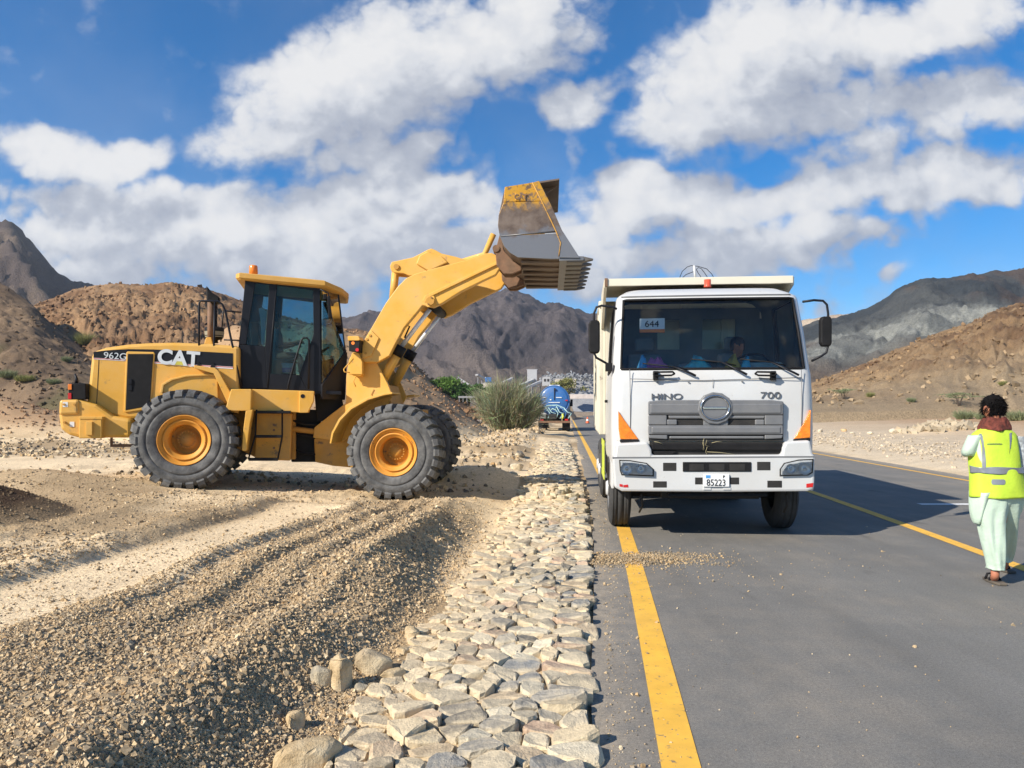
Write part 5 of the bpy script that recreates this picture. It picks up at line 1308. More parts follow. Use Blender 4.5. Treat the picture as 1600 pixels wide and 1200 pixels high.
# seams on the front panel
def seam(pts, t=-.012, r=.005, m=None, par=None, nm='panel_seam'):
    b = MB(); b.tube([T.P(x, y, t) for x, y in pts], r, 5); return b.build(nm, m or M_grey, par or cabw)
seam([(984, 577), (985, 630), (985, 687)], .012); seam([(1252, 577), (1253, 630), (1252, 687)], .012); seam([(985, 592), (1100, 594.5), (1252, 590)], .004)
# interior: dashboard, seats, wheel, oddments on the dash
tp('dashboard', M_dash, lambda b: b.prism(T, [(-1.12, zg0 - .45), (1.12, zg0 - .45), (1.12, zg0 - .01), (.95, zg0 + .015), (-.95, zg0 + .015), (-1.12, zg0 - .01)], .16, .72), cabw, .03)
tp('instrument_hood', M_dash, lambda b: b.prism(T, [(.38, zg0 - .02), (1.0, zg0 - .02), (.95, zg0 + .10), (.45, zg0 + .10)], .40, .72), cabw, .03)
for a in (-.68, .62):
    so = tp('seat', M_trim, lambda b: (b.box(T, a - .25, a + .25, 1.25, 1.75, zg0 - .55, zg0 - .35), b.box(T, a - .24, a + .24, 1.68, 1.82, zg0 - .4, zg0 + .32)), cabw, .05)
    tp('head_rest', M_trim, lambda b: b.box(T, a - .14, a + .14, 1.70, 1.80, zg0 + .36, zg0 + .56), so, .04)
tp('middle_seat', M_trim, lambda b: b.box(T, -.22, .22, 1.45, 1.65, zg0 - .3, zg0 + .16), cabw, .06)
sw = MB(); swc = T.W(.62, .72, zg0 + .10); nrm = (T.v * .5 + Vector((0, 0, .87))).normalized(); e1 = T.u; e2 = nrm.cross(e1)
sw.tube([swc + (e1 * math.cos(a) + e2 * math.sin(a)) * .225 for a in np.linspace(0, 2 * math.pi, 25)], .016, 6, False); sw.tube([swc - e1 * .22, swc + e1 * .22], .014, 6); sw.tube([swc, T.W(.62, .5, zg0 - .3)], .03, 6)
sw.build('steering_wheel', M_blackmat, cabw)
def cloth(name, c, w_, d_, h_, m, seed):
    r = random.Random(seed); b = MB(); vs = []; n = 9
    for i in range(n):
        for j in range(n):
            x, y = i / (n - 1) * 2 - 1, j / (n - 1) * 2 - 1
            f = max(0, 1 - (x * x + y * y) ** .9)
            vs.append(T.W(c[0] + x * w_ * r.uniform(.85, 1.1), c[1] + y * d_ * r.uniform(.85, 1.1), c[2] + h_ * f * r.uniform(.5, 1.3)))
    b.smooth = True; b.add(vs, [(i * n + j, (i + 1) * n + j, (i + 1) * n + j + 1, i * n + j + 1) for i in range(n - 1) for j in range(n - 1)])
    return b.build(name, m, None)
def dashthing(name, px, w_, d_, h_, col, seed, label, cat):
    a = T.sz(px, 570, .35)[0]; o = cloth(name, (a, .25, zg0 + .017), w_, d_, h_, mat(name + '_cloth', col, .85, var=.15, vscale=20), seed)
    tag(o, label, cat)
dashthing('blue_bag', 1003, .07, .07, .17, (.10, .42, .75), 1, 'crumpled light blue bag on the truck dashboard', 'bag')
dashthing('pink_cloth', 1026, .15, .08, .17, (.55, .16, .38), 2, 'bundled pink cloth on the truck dashboard', 'cloth')
dashthing('turquoise_folder', 1088, .18, .07, .15, (.10, .55, .62), 3, 'turquoise folder lying behind the truck windscreen', 'folder')
dashthing('mustard_cloth', 1143, .11, .07, .16, (.55, .36, .06), 4, 'mustard yellow cloth bundled on the truck dashboard', 'cloth')
dashthing('cyan_packet', 1163, .07, .06, .15, (.10, .52, .72), 5, 'small cyan packet beside the mustard cloth on the dashboard', 'packet')
# number card behind the glass
def on_glass(px, py, off):               # point on the windscreen plane
    k = (py - 576) / (467 - 576.0); t = .05 + (.36 - .05) * k + off; return T.P(px, py, t)
c = [on_glass(x, y, .06) for x, y in ((999.5, 519.5), (1038.5, 519.5), (1038.5, 497), (999.5, 498))]
def sheet(b, q_, th=.004):
    n = (q_[1] - q_[0]).cross(q_[3] - q_[0]).normalized() * th; b.hexa([q_[0] - n, q_[1] - n, q_[1], q_[0], q_[3] - n, q_[2] - n, q_[2], q_[3]])
b = MB(); sheet(b, c); card = b.build('number_card', M_white, None); tag(card, 'white card reading 644 with an orange strip behind the windscreen', 'card')
b = MB(); q2 = [on_glass(x, y, .052) for x, y in ((999.5, 519.5), (1038.5, 519.5), (1038.5, 514), (999.5, 514.5))]; sheet(b, q2); b.build('orange_strip', M_orange, card)
gu = (on_glass(1019, 498, .05) - on_glass(1019, 519, .05)).normalized()
text_mesh('lettering', '644', M_black, card, on_glass(1018.5, 506, .048), T.u, gu, .085, 0.0, .004, 1.0)
# wipers
for (x0, y0, x1, y1) in ((1087, 587, 1052, 573), (1167, 585, 1128, 566), (1248, 586, 1205, 566)):
    b = MB(); b.tube([T.P(x0, y0, -.01), T.P(x0 - 8, y0 - 4, -.03), on_glass(x1, y1, -.03)], [.014, .014, .010], 6); wo_ = b.build('wiper', M_black, truck)
    b = MB(); dx = x1 - x0; dy = y1 - y0; b.tube([on_glass(x1 + dx * .0 + 22, y1 + 5, -.018), on_glass(x1, y1, -.022), on_glass(x1 - 48, y1 - 5, -.012)], .009, 5); b.build('wiper_blade', M_blackmat, wo_)
for x in (1037, 1197):
    sgn = 1 if x < 1100 else -1
    b = MB(); b.tube([T.P(x + 17 * sgn, 584, -.03), T.P(x + 14 * sgn, 581, -.06), T.P(x - 14 * sgn, 581.5, -.06), T.P(x - 16 * sgn, 584.5, -.06), T.P(x - 13 * sgn, 587, -.06), T.P(x + 12 * sgn, 586.5, -.05), T.P(x + 17 * sgn, 584, -.03)], .013, 6); ho = b.build('grab_handle', M_blackmat, truck)
    tp('handle_mount', M_blackmat, lambda b: b.rect(T, x - 16 if sgn > 0 else x + 8, 579.5, x - 8 if sgn > 0 else x + 16, 593.5, -.045, .03), ho, .006)
# grille
gr = tp('grille', M_dark, lambda b: b.rect(T, 1014, 628, 1224, 689, -.035, .03), bevel=0)
bars = [[(1013, 627), (1032, 625), (1205, 625), (1224, 627), (1224, 648), (1013, 648)], [(1013, 648.6), (1042, 648.6), (1042, 664), (1013, 664)], [(1195, 648.6), (1224, 648.6), (1224, 664), (1195, 664)],
        [(1044, 649.2), (1196, 649.2), (1194, 654.2), (1046, 654.2)], [(1042.5, 655.5), (1058, 655.5), (1058, 664), (1042.5, 664)], [(1180, 655.5), (1194.5, 655.5), (1194.5, 664), (1180, 664)],
        [(1013, 664.6), (1224, 664.6), (1224, 679), (1013, 679)], [(1013, 679.6), (1043, 679.6), (1043, 686.5), (1015, 685)], [(1195, 679.6), (1224, 679.6), (1222, 685), (1195, 686.5)], [(1046, 681.5), (1194, 681.5), (1194, 685.5), (1046, 685.5)], [(1099, 655), (1138, 655), (1138, 665), (1099, 665)]]
for k_, pl in enumerate(bars):
    tp('grille_bar', M_grey, lambda b: b.ppx(T, pl, -.058 - .010 * (k_ in (0, 6)), -.03), gr, .012)
for x0, x1, y0, y1 in ((1016, 1221, 631, 646), (1018, 1220, 667, 677)):
    tp('grille_panel', M_grey, lambda b: b.rect(T, x0, y0, x1, y1, -.078, -.05), gr, .012)
M_chrome2 = mat('badge_chrome', (.50, .51, .53), .16, metal=1.0, var=.1)
M_badge = mat('badge_letters', (.12, .125, .135), .4, metal=.3)
oc = [(1118 + 28 * math.cos(math.radians(a)), 638 + 25.5 * math.sin(math.radians(a))) for a in range(22, 382, 30)]
em = tp('badge', M_grey, lambda b: b.ppx(T, oc, -.085, .0), truck, .012)
ec = T.P(1117.5, 637, -.095); er = 19.5 / 126.0
b = MB(); b.tube([ec + T.u * (er * 1.1 * math.cos(a)) + Vector((0, 0, er * .95 * math.sin(a))) for a in np.linspace(0, 2 * math.pi, 37)], .011, 8, False); b.build('badge_ring', M_chrome2, em)
tp('badge_bar', M_chrome2, lambda b: b.rect(T, 1099, 635.5, 1136, 640, -.10, -.08), em, .008)
tp('badge_mesh', M_grey, lambda b: b.ppx(T, [(1118 + 18 * math.cos(a), 637.5 + 14.5 * math.sin(a)) for a in np.linspace(0, 2 * math.pi, 17)[:-1]], -.089, -.08), em, 0)
text_mesh('lettering', 'HINO', M_badge, truck, T.P(1042, 619.5, -.003), T.u, (0, 0, 1), .070, .0012, .012, 1.5)
text_mesh('lettering', '700', M_badge, truck, T.P(1204, 617.5, .003), T.u, (0, 0, 1), .080, 0.0, .012, 1.45, 0.0)
# corner lamps
for pl in ([(966, 642), (975, 655), (998, 686.5), (969, 686.5), (966.5, 670)], [(1267.5, 640), (1266.5, 684), (1240.5, 686), (1258, 658)]):
    tp('indicator', M_amber, lambda b: b.ppx(T, pl, .0, .12), truck, .010)
for pl in ([(968.5, 687), (999, 687), (998, 690), (969, 691)], [(1240, 686.5), (1266.5, 684.5), (1266, 689), (1240, 690)]):
    tp('lamp_base', M_blackmat, lambda b: b.ppx(T, pl, .0, .12), truck, .004)
# dark gap with radiator guard
tp('radiator_guard', M_dark, lambda b: b.rect(T, 1015, 690, 1226, 712, -.02, .03), truck, .0)
for pl in ([(1018, 693), (1222, 692.5), (1222, 704), (1018, 703)], [(1020, 705), (1058, 705), (1050, 712), (1022, 712)]):
    tp('guard_bar', M_blackmat, lambda b: b.ppx(T, pl, -.06, -.01), truck, .012)
# bumper
bm_pl = [(963, 693), (1012, 690.5), (1018, 702), (1019, 711.5), (1222, 710.5), (1223, 700), (1228, 690), (1266, 688), (1270, 708), (1274, 714), (1273, 764), (1262, 768), (1130, 769), (972, 768), (960, 762), (956.5, 716), (961, 711)]
bp = tp('bumper', M_tw, lambda b: b.ppx(T, bm_pl, -.10, .22), truck, .03)
for pl in ([(957, 714), (1272, 712.5), (1272, 715), (957, 716.5)],): tp('bumper_crease', M_grey, lambda b: b.ppx(T, pl, -.1015, -.09), bp, 0)
for pl in ([(968.5, 719.5), (985, 720), (1010, 724), (1020.5, 733), (1020.5, 743.5), (972, 741.5), (969.5, 735)], [(1270, 718), (1248, 719), (1226, 724), (1219.5, 733), (1219.5, 743), (1262, 742), (1269, 738)]):
    cxm = sum(p[0] for p in pl) / len(pl); cym = sum(p[1] for p in pl) / len(pl)
    h_ = tp('headlight', M_lampback, lambda b: b.ppx(T, pl, -.108, -.05), truck, .012)
    tp('headlight_glass', M_clear, lambda b: b.ppx(T, pl, -.140, -.136), h_, 0)
    tp('headlight_rim', M_dark, lambda b: b.ppx(T, [(cxm + (x - cxm) * 1.05, cym + (y - cym) * 1.09) for x, y in pl], -.106, -.06), h_, 0)
    for dx, rr_ in ((-13 if cxm < 1100 else 13, .075), (9 if cxm < 1100 else -9, .06)):
        tp('reflector', M_chrome, lambda b: b.lathe(T.P(cxm + dx, cym + 1.5, -.134), T.v, [(rr_, .0), (rr_ * .92, .008), (rr_ * .6, .018), (rr_ * .25, .024), (rr_ * .22, .008), (.0001, .004)], 18), h_, 0)
for x0, y0, x1, y1 in ((1036, 723, 1057, 736), (1183, 721.5, 1204, 735), (1020.5, 752, 1042, 762), (1199, 751, 1222, 762), (1086, 746, 1098, 757), (1140, 746, 1155, 757)):
    tp('bumper_slot', M_dark, lambda b: b.rect(T, x0, y0, x1, y1, -.103, -.06), bp, .004)
vg = tp('bumper_vent', M_blackmat, lambda b: b.rect(T, 1067, 722, 1174, 737, -.112, -.06), bp, .006)
for x0, x1 in ((1077, 1100), (1108, 1132), (1140, 1164)): tp('vent_opening', M_dark, lambda b: b.rect(T, x0, 725, x1, 735.5, -.116, -.1), vg, .0)
for pl in ([(968, 756), (973, 757), (973, 761), (968, 760)], [(974, 758), (981, 757), (982, 761.5), (974, 761.5)], [(1260, 756), (1271, 754.5), (1270, 761), (1260, 762)]):
    tp('reflector_sticker', M_red, lambda b: b.ppx(T, pl, -.104, -.09), bp, 0)
npl = tp('number_plate', M_white, lambda b: b.rect(T, 1099, 741, 1139.5, 760.5, -.125, -.108), truck, .003)
text_mesh('lettering', '85223', M_black, npl, T.P(1119, 754, -.128), T.u, (0, 0, 1), .078, 0.0, .004, .82)
text_mesh('lettering', 'P', M_black, npl, T.P(1131, 744.8, -.128), T.u, (0, 0, 1), .03, .001, .004, 1.0)
tp('plate_emblem', mat('plate_blue', (.08, .3, .62), .5), lambda b: b.rect(T, 1103, 742.5, 1110, 747, -.128, -.12), npl, 0)
for x0 in (1101, 1132): tp('plate_bracket', M_tw, lambda b: b.rect(T, x0 - 2, 761.5, x0 + 10, 765.5, -.108, -.09), bp, .003)
# dry grass caught in the grille
b = MB(); rg_ = random.Random(9)
for k_ in range(4):
    x = 1104 + rg_.uniform(-6, 8); y = rg_.uniform(680, 700)
    b.tube([T.P(x, y, -.075), T.P(x + rg_.uniform(-3, 3), y + 8, -.085), T.P(x + rg_.uniform(-4, 5), y + rg_.uniform(10, 18), -.075)], .0022, 4)
for x0, y0, x1, y1 in ((1104, 706, 1148, 710), (1022, 690, 1036, 694), (1112, 692, 1128, 690)): b.tube([T.P(x0, y0, -.07), T.P((x0 + x1) / 2, (y0 + y1) / 2 - 1, -.085), T.P(x1, y1, -.07)], .003, 4)
gs = b.build('dry_grass', mat('straw', (.42, .36, .2), .9), None); tag(gs, 'dry grass stalks caught in the truck grille', 'grass', None, 'stuff')
# mirrors on tubular arms
for arm_, body in (([(964, 483), (958, 480), (940, 477.5), (932, 480), (928, 490), (928, 520), (928.5, 552), (932, 559), (950, 569)], (919.5, 500, 937.5, 552)),
                   ([(1254, 471.5), (1272, 469), (1286, 470), (1292, 476), (1294, 490), (1294, 540), (1291, 551), (1284, 556), (1268, 564)], (1282.5, 494, 1300.5, 541))):
    b = MB(); b.tube([T.P(x, y, .15) for x, y in arm_], .015, 8); mo = b.build('mirror', M_black, truck)
    tp('mirror_head', M_blackmat, lambda b: b.ppx(T, [(body[0] + 3, body[1]), (body[2] - 2, body[1]), (body[2], body[1] + 5), (body[2], body[3] - 4), (body[2] - 3, body[3]), (body[0] + 3, body[3]), (body[0], body[3] - 6), (body[0], body[1] + 6)], .12, .22), mo, .025)
tp('mirror_clamp', M_blackmat, lambda b: b.rect(T, 946, 567, 957, 580, .12, .2), truck, .006)
# door handle and lettering on the near side, step, fuel tank
tp('door_handle', M_blackmat, lambda b: b.box(T, -1.275, -1.23, 1.35, 1.5, 1.72, 1.76), cabw, .006)
tp('cab_step', M_blackmat, lambda b: (b.box(T, -1.24, -.95, .75, 1.5, .42, .90)), truck, .02)
tp('front_mudguard', M_tw, lambda b: (b.box(T, -1.235, -1.20, .1, .62, .62, .95), b.box(T, 1.2, 1.235, .1, .62, .62, .95)), truck, .01)
# chassis
tp('chassis', M_dark, lambda b: (b.box(T, -.45, -.36, .3, 7.4, .72, .98), b.box(T, .36, .45, .3, 7.4, .72, .98), b.box(T, -.45, .45, .15, .3, .55, .95), b.box(T, -.36, .36, .5, 2.0, .55, 1.0), b.box(T, -.36, .36, 3.0, 3.2, .72, .98), b.box(T, -.36, .36, 5.0, 5.2, .72, .98)), truck, .01)
tp('radiator', M_dark, lambda b: b.box(T, -.6, .6, .18, .3, .5, 1.2), truck, 0)
tp('front_axle', M_dark, lambda b: (b.tube([T.W(-1.0, 1.12, .48), T.W(1.0, 1.12, .48)], .075, 10)), truck, 0)
tp('oil_pan', M_dark, lambda b: b.box(T, -.2, .2, .7, 1.6, .42, .55), truck, .03)
def leafs(a): 
    tp('leaf_spring', M_dark, lambda b: b.prism(Frame(T.W(a, 0, 0).x, T.W(a, 0, 0).y, -5.5 + 90), [(.4, .72), (.8, .60), (1.12, .56), (1.5, .60), (1.9, .72), (1.9, .76), (1.5, .66), (1.12, .62), (.8, .66), (.4, .76)], -.05, .05), truck, 0)
leafs(-.6); leafs(.6)
tp('fuel_tank', M_dark, lambda b: b.box(T, -1.18, -.6, 2.35, 3.4, .5, 1.05), truck, .06)
# side guard with fluorescent bars
sg_ = tp('side_guard', M_grey, lambda b: (b.box(T, -1.25, -1.21, 2.3, 3.5, .55, .60), b.box(T, -1.25, -1.21, 2.3, 3.5, 1.05, 1.10)), truck, 0)
M_fluo = mat('fluorescent_tape', (.62, .70, .08), .5)
for b0, b1, z0, z1 in ((2.3, 3.5, 1.02, 1.13), (2.3, 3.5, .52, .62)): tp('reflective_tape', M_fluo, lambda b: b.box(T, -1.262, -1.25, b0, b1, z0, z1), sg_, 0)
for b0 in (2.35, 2.65, 2.95, 3.25): tp('reflective_tape', M_fluo, lambda b: b.box(T, -1.262, -1.25, b0, b0 + .06, .62, 1.02), sg_, 0)
# wheels
def truck_wheel(a_out, bb, sgn, dual):
    R_ = .52; Wd = .30; ax = T.u * sgn       # inward axis
    c = T.W(a_out, bb, R_)
    hub = MB(); hub.lathe(c, ax, [(.0001, -.03), (.09, -.03), (.11, .0), (.12, .06), (.22, .07), (.25, .03), (.28, .02)], 24); h = hub.build('wheel', M_tw, truck)
    for i in range(2 if dual else 1):
        t = MB(); cc_ = c + ax * (i * .34)
        t.lathe(cc_, ax, [(.27, .06), (.285, .02), (.38, .0), (.46, .012), (.505, .04), (.518, .055), (.508, .058), (.520, .075), (.52, .10), (.508, .103), (.508, .115), (.521, .118), (.521, .182), (.508, .185), (.508, .197), (.52, .20), (.52, .225), (.508, .242), (.518, .245), (.505, .26), (.46, .288), (.38, .30), (.285, .28), (.27, .24)], 40); t.build('tyre', M_tyre2, h)
    r = MB(); r.lathe(c, ax, [(.285, .02), (.29, .0), (.275, .01), (.26, .06), (.25, .12), (.0001, .125)], 28); r.build('rim', M_grey, h)
for sgn in (1, -1):
    truck_wheel(-1.24 * sgn, 1.12, sgn, False)
    for bb in (4.35, 5.65): truck_wheel(-1.27 * sgn, bb, sgn, True)
for bb in (4.35, 5.65): tp('rear_axle', M_dark, lambda b: b.tube([T.W(-1, bb, .52), T.W(1, bb, .52)], .12, 10), truck, 0)
# tipper body
ZT = T.sz(1090, 434, 1.15)[1]; BW = 1.275
tb = MB(); zf = 1.22
tb.box(T, -BW, -BW + .05, 2.55, 7.5, zf, ZT - .12); tb.box(T, BW - .05, BW, 2.55, 7.5, zf, ZT - .12)
body = tb.build('tipper_body', M_cream, truck, .008)
tp('front_wall', M_cream, lambda b: b.box(T, -BW + .05, BW - .05, 2.50, 2.55, zf, ZT - .11), body, .006)
tp('floor', M_cream, lambda b: b.box(T, -BW + .05, BW - .05, 2.55, 7.5, zf, zf + .06), body, 0)
tp('tail_gate', M_cream, lambda b: b.box(T, -BW + .05, BW - .05, 7.42, 7.5, zf + .06, ZT - .2), body, .01)
for bb in (2.55, 3.4, 4.3, 5.2, 6.1, 7.0, 7.38):
    for sg in (-1, 1): tp('side_rib', M_cream, lambda b: b.box(T, min(sg * BW, sg * (BW + .055)), max(sg * BW, sg * (BW + .055)), bb, bb + .11, zf, ZT - .16), body, .008)
for sg in (-1, 1): tp('top_rail', M_cream, lambda b: b.box(T, min(sg * (BW - .06), sg * (BW + .06)), max(sg * (BW - .06), sg * (BW + .06)), 2.5, 7.5, ZT - .20, ZT - .10), body, .012)
for aa in (-.62, 0, .62): tp('wall_rib', M_cream, lambda b: b.box(T, aa - .05, aa + .05, 2.44, 2.50, zf, ZT - .14), body, .008)
tp('wall_rail', M_cream, lambda b: b.box(T, -BW + .06, BW - .06, 2.43, 2.50, 2.25, 2.37), body, .008)
can = tp('cab_guard', M_cream, lambda b: b.box(T, -BW, BW, 1.15, 2.55, ZT - .045, ZT - .015), body, .006)
tp('guard_lip', M_cream, lambda b: b.box(T, -BW - .005, BW + .005, 1.10, 1.15, ZT - .105, ZT), can, .008)
for sg in (-1, 1):
    tp('guard_side', M_cream, lambda b: b.prism(Frame(T.W(sg * BW, 0, 0).x, T.W(sg * BW, 0, 0).y, -5.5 + 90), [(1.12, ZT - .12), (1.12, ZT - .01), (2.55, ZT - .01), (2.55, ZT - .55)], -.02, .02), can, .004)
tp('lip_end', M_rust, lambda b: b.box(T, -BW - .012, -BW + .03, 1.08, 1.16, ZT - .11, ZT + .005), can, .004)
tp('sub_frame', M_dark, lambda b: (b.box(T, -.42, -.3, 2.6, 7.4, 1.0, zf), b.box(T, .3, .42, 2.6, 7.4, 1.0, zf)), truck, 0)
tp('exhaust_stack', M_dark, lambda b: b.tube([T.W(-.95, 2.3, 1.0), T.W(-.95, 2.3, 1.6)], .07, 10), truck, 0)
# beacon, post and loose wires on the guard
b = MB(); pb = T.P(1105.5, 449, 1.0); b.lathe(pb, (0, 0, 1), [(.0001, 0), (.05, 0), (.05, .02), (.046, .025), (.046, .105), (.0001, .11)], 18); b.build('beacon', mat('red_beacon', (.62, .07, .03), .3, dust=.15), truck)
b = MB(); b.tube([T.P(1086.5, 436, 1.4), T.P(1084.5, 415, 1.4)], .017, 8); b.build('aerial_post', M_tw, truck)
for pts in ([(1064, 436), (1072, 429), (1085, 424)], [(1088, 421), (1091, 418), (1096, 420), (1102, 428), (1107, 436)], [(1088, 421), (1091, 427), (1095, 432), (1093, 437)], [(1062, 434), (1066, 424), (1074, 417), (1080, 415), (1090, 416), (1104, 420), (1112, 428), (1116, 435)]):
    b = MB(); b.tube([T.P(x, y, 1.42) for x, y in pts], .005, 5); b.build('wire', M_black, truck)

# ---- people in the cabs
def seated(fr, a, t, z, facing, label, shirt, parent_label_cat='person', arm=True):
    """fr frame; facing = +1/-1 along s or 't-' ; z = seat height."""
    if facing == 's': f = fr.u; l = fr.v
    else: f = -fr.v; l = fr.u
    o = fr.W(a, t, z); U = Vector((0, 0, 1))
    p = thing('person', o, label, 'person')
    def J(fw, lf, up, r): q_ = o + f * fw + l * lf + U * up; return (q_.x, q_.y, q_.z, r)
    j = {'pel': J(0, 0, .10, .15), 'belly': J(.02, 0, .28, .14), 'chest': J(.02, 0, .45, (.17, .13)), 'neckb': J(.01, 0, .56, .07), 'neck': J(.02, 0, .62, .055), 'head': J(.03, 0, .70, .085), 'crown': J(.02, 0, .80, .095), 'top': J(.01, 0, .87, .06), 'nose': J(.14, 0, .72, .018)}
    bones = [('pel', 'belly'), ('belly', 'chest'), ('chest', 'neckb'), ('neckb', 'neck'), ('neck', 'head'), ('head', 'crown'), ('crown', 'top'), ('head', 'nose')]
    for s_, sg in (('l', 1), ('r', -1)):
        j.update({'sh' + s_: J(.01, .19 * sg, .50, .065), 'el' + s_: J(.12, .24 * sg, .26, .048), 'wr' + s_: J(.36, .15 * sg, .32, .033), 'ha' + s_: J(.43, .14 * sg, .35, .04), 'hp' + s_: J(.03, .10 * sg, .06, .10), 'kn' + s_: J(.45, .12 * sg, .10, .07), 'an' + s_: J(.50, .12 * sg, -.32, .05), 'to' + s_: J(.64, .12 * sg, -.36, .04)})
        bones += [('chest', 'sh' + s_), ('sh' + s_, 'el' + s_), ('el' + s_, 'wr' + s_), ('wr' + s_, 'ha' + s_), ('pel', 'hp' + s_), ('hp' + s_, 'kn' + s_), ('kn' + s_, 'an' + s_), ('an' + s_, 'to' + s_)]
        for k_, (dl, ln) in enumerate(((-.03, .06), (-.01, .075), (.01, .07), (.03, .055))):
            j['f%d%s' % (k_, s_)] = J(.43 + ln, .14 * sg + dl, .36, .011); j['g%d%s' % (k_, s_)] = J(.43 + ln + .02, .14 * sg + dl, .33, .009)
            bones += [('ha' + s_, 'f%d%s' % (k_, s_)), ('f%d%s' % (k_, s_), 'g%d%s' % (k_, s_))]
        j['th' + s_] = J(.46, .14 * sg - .05 * sg, .38, .012); bones.append(('ha' + s_, 'th' + s_))
    figure('body', j, bones, p, M_skin, 'pel', 1)
    b = MB(); cs = [(0.0, .19, .15), (.15, .175, .145), (.35, .19, .14), (.47, .205, .125), (.53, .16, .10), (.57, .09, .085)]
    vs = [o + f * .02 + l * (rx * math.cos(a_)) + f * (ry * math.sin(a_)) + U * h for h, rx, ry in cs for a_ in np.linspace(0, 2 * math.pi, 17)[:-1]]
    b.smooth = True; b.add(vs, [(i * 16 + k_, i * 16 + (k_ + 1) % 16, (i + 1) * 16 + (k_ + 1) % 16, (i + 1) * 16 + k_) for i in range(5) for k_ in range(16)])
    for sg in (1, -1): b.tube([Vector(J(.01, .18 * sg, .50, 0)[:3]), Vector(J(.06, .23 * sg, .38, 0)[:3]), Vector(J(.12, .24 * sg, .25, 0)[:3])], [.078, .07, .062], 10)
    b.build('shirt', shirt, p)
    b = MB(); b.lathe(o + U * .74 + f * .0, (0, 0, 1), [(.10, -.04), (.108, .02), (.106, .08), (.085, .13), (.04, .158), (.0001, .162)], 14); b.build('hair', M_black, p)
    return p
M_dkshirt = mat('dark_shirt', (.035, .04, .055), .9, var=.15, vscale=12)
M_greyshirt = mat('grey_shirt', (.13, .15, .16), .9, var=.15, vscale=12)
seated(FR, sD + .58, 1.36, zD + .52, 's', 'loader operator in a dark shirt seated inside the black cab', M_dkshirt)
seated(T, .62, 1.52, zg0 - .36, 't', 'truck driver in a grey shirt behind the steering wheel', M_greyshirt)

seam([(960, 600), (958, 640), (961, 688)], .12, .004); seam([(1114, 592), (1114, 606)], .0, .003)
for x_, y_ in ((1028, 597), (1076, 597), (1160, 596), (1212, 595)): tp('screw', M_grey, lambda b: b.cyl(T.P(x_, y_, -.006), T.v, .010, .02, 8), cabw, 0)
tp('mesh_step', M_blackmat, lambda b: b.rect(T, 1044, 771, 1200, 776, -.02, .06), truck, .01)
for x_ in (1002, 1228):
    b = MB(); b.tube([T.P(x_, 772, .2), T.P(x_ + 2, 790, .3), T.P(x_ - 3, 800, .5)], .014, 6); b.build('brake_hose', M_dark, truck)

# ================================================================ water tanker, plant, vegetation, worker
bpy.context.view_layer.update()
_dg = bpy.context.evaluated_depsgraph_get()
def drop(px, py):                        # where a sight line meets the terrain
    d = Vector(((px - 800) / F, 1, (HZ - py) / F)).normalized(); o = Vector((0, 0, CH))
    for _ in range(12):
        hit, loc, n, i, ob, m = sc.ray_cast(_dg, o, d)
        if not hit: return None
        if ob.get('kind') == 'structure': return loc
        o = loc + d * .05
    return None
def gz(x, y): return float(Hground(np.array([x]), np.array([y]))[0])

# ---- blue water tanker
K = Frame(3.18, 54, -4.4)
M_blue = mat('tank_blue', (.012, .135, .40), .35, var=.08, dust=.18, dscale=1.2, coat=.3)
M_hose = mat('pale_hose', (.36, .55, .56), .6, var=.1)
tk = thing('water_tanker', K.W(0, 3.5, .02), 'blue tank truck with coiled hoses, standing beside the desert bush', 'tanker truck')
def kp(name, m, fn, parent=tk, bevel=.015):
    b = MB(); fn(b); return b.build(name, m, parent, bevel)
zc = 2.30; Rt = 1.13
tank = kp('tank', M_blue, lambda b: b.lathe(K.W(0, 0, zc), K.v, [(.0001, -.10), (.5, -.08), (.95, -.02), (Rt, .06), (Rt, 6.0), (.95, 6.1), (.0001, 6.2)], 40), bevel=0)
kp('tank_rim', M_blue, lambda b: b.tube([K.W(Rt * math.cos(a), .05, zc + Rt * math.sin(a)) for a in np.linspace(0, 2 * math.pi, 41)], .035, 6, False), tank, 0)
kp('sight_bar', M_dark, lambda b: (b.box(K, -.02, .03, -.16, -.08, zc + .05, zc + .95), b.box(K, -.02, .12, -.18, -.08, zc + .78, zc + .92)), tank, .01)
for s0, z0, w_, h_, m in ((.14, zc + .20, .42, .06, M_white), (-.85, zc + .2, .2, .05, M_white), (-.33, zc + .02, .12, .09, M_white), (-.42, zc - .17, .85, .055, M_white), (.82, zc - .02, .2, .07, M_red)):
    kp('sticker', m, lambda b: b.box(K, s0, s0 + w_, -.13, -.05, z0, z0 + h_), tank, 0)
kp('walkway', M_white, lambda b: b.box(K, -.4, .4, .3, 5.5, zc + Rt - .02, zc + Rt + .06), tank, 0)
for sg in (-1, 1):
    kp('ladder', M_dark, lambda b: b.tube([K.W(sg * 1.16, .3, 1.2), K.W(sg * 1.20, .3, 2.0), K.W(sg * 1.02, .3, zc + Rt)], .03, 6), tank, 0)
rr = random.Random(4)
for k_ in range(6):
    x0 = -.85 + .3 * k_; pts = [K.W(x0, -.22, 1.55), K.W(x0 + .12, -.32, 1.85 - .08 * (k_ % 3)), K.W(x0 + .35, -.34, 1.62 - .2 * (k_ % 2)), K.W(x0 + .55 + .1 * (k_ % 2), -.3, 1.35), K.W(x0 + .4, -.28, .95)]
    b = MB(); b.tube(pts, .045, 6); b.build('hose', M_hose if k_ != 4 else M_blue, tk)
b = MB(); b.tube([K.W(-1.0, -.2, 1.6), K.W(-.5, -.32, 1.92), K.W(.2, -.34, 1.95), K.W(.75, -.3, 1.75), K.W(.9, -.25, 1.3)], .05, 6); b.build('hose', M_hose, tk)
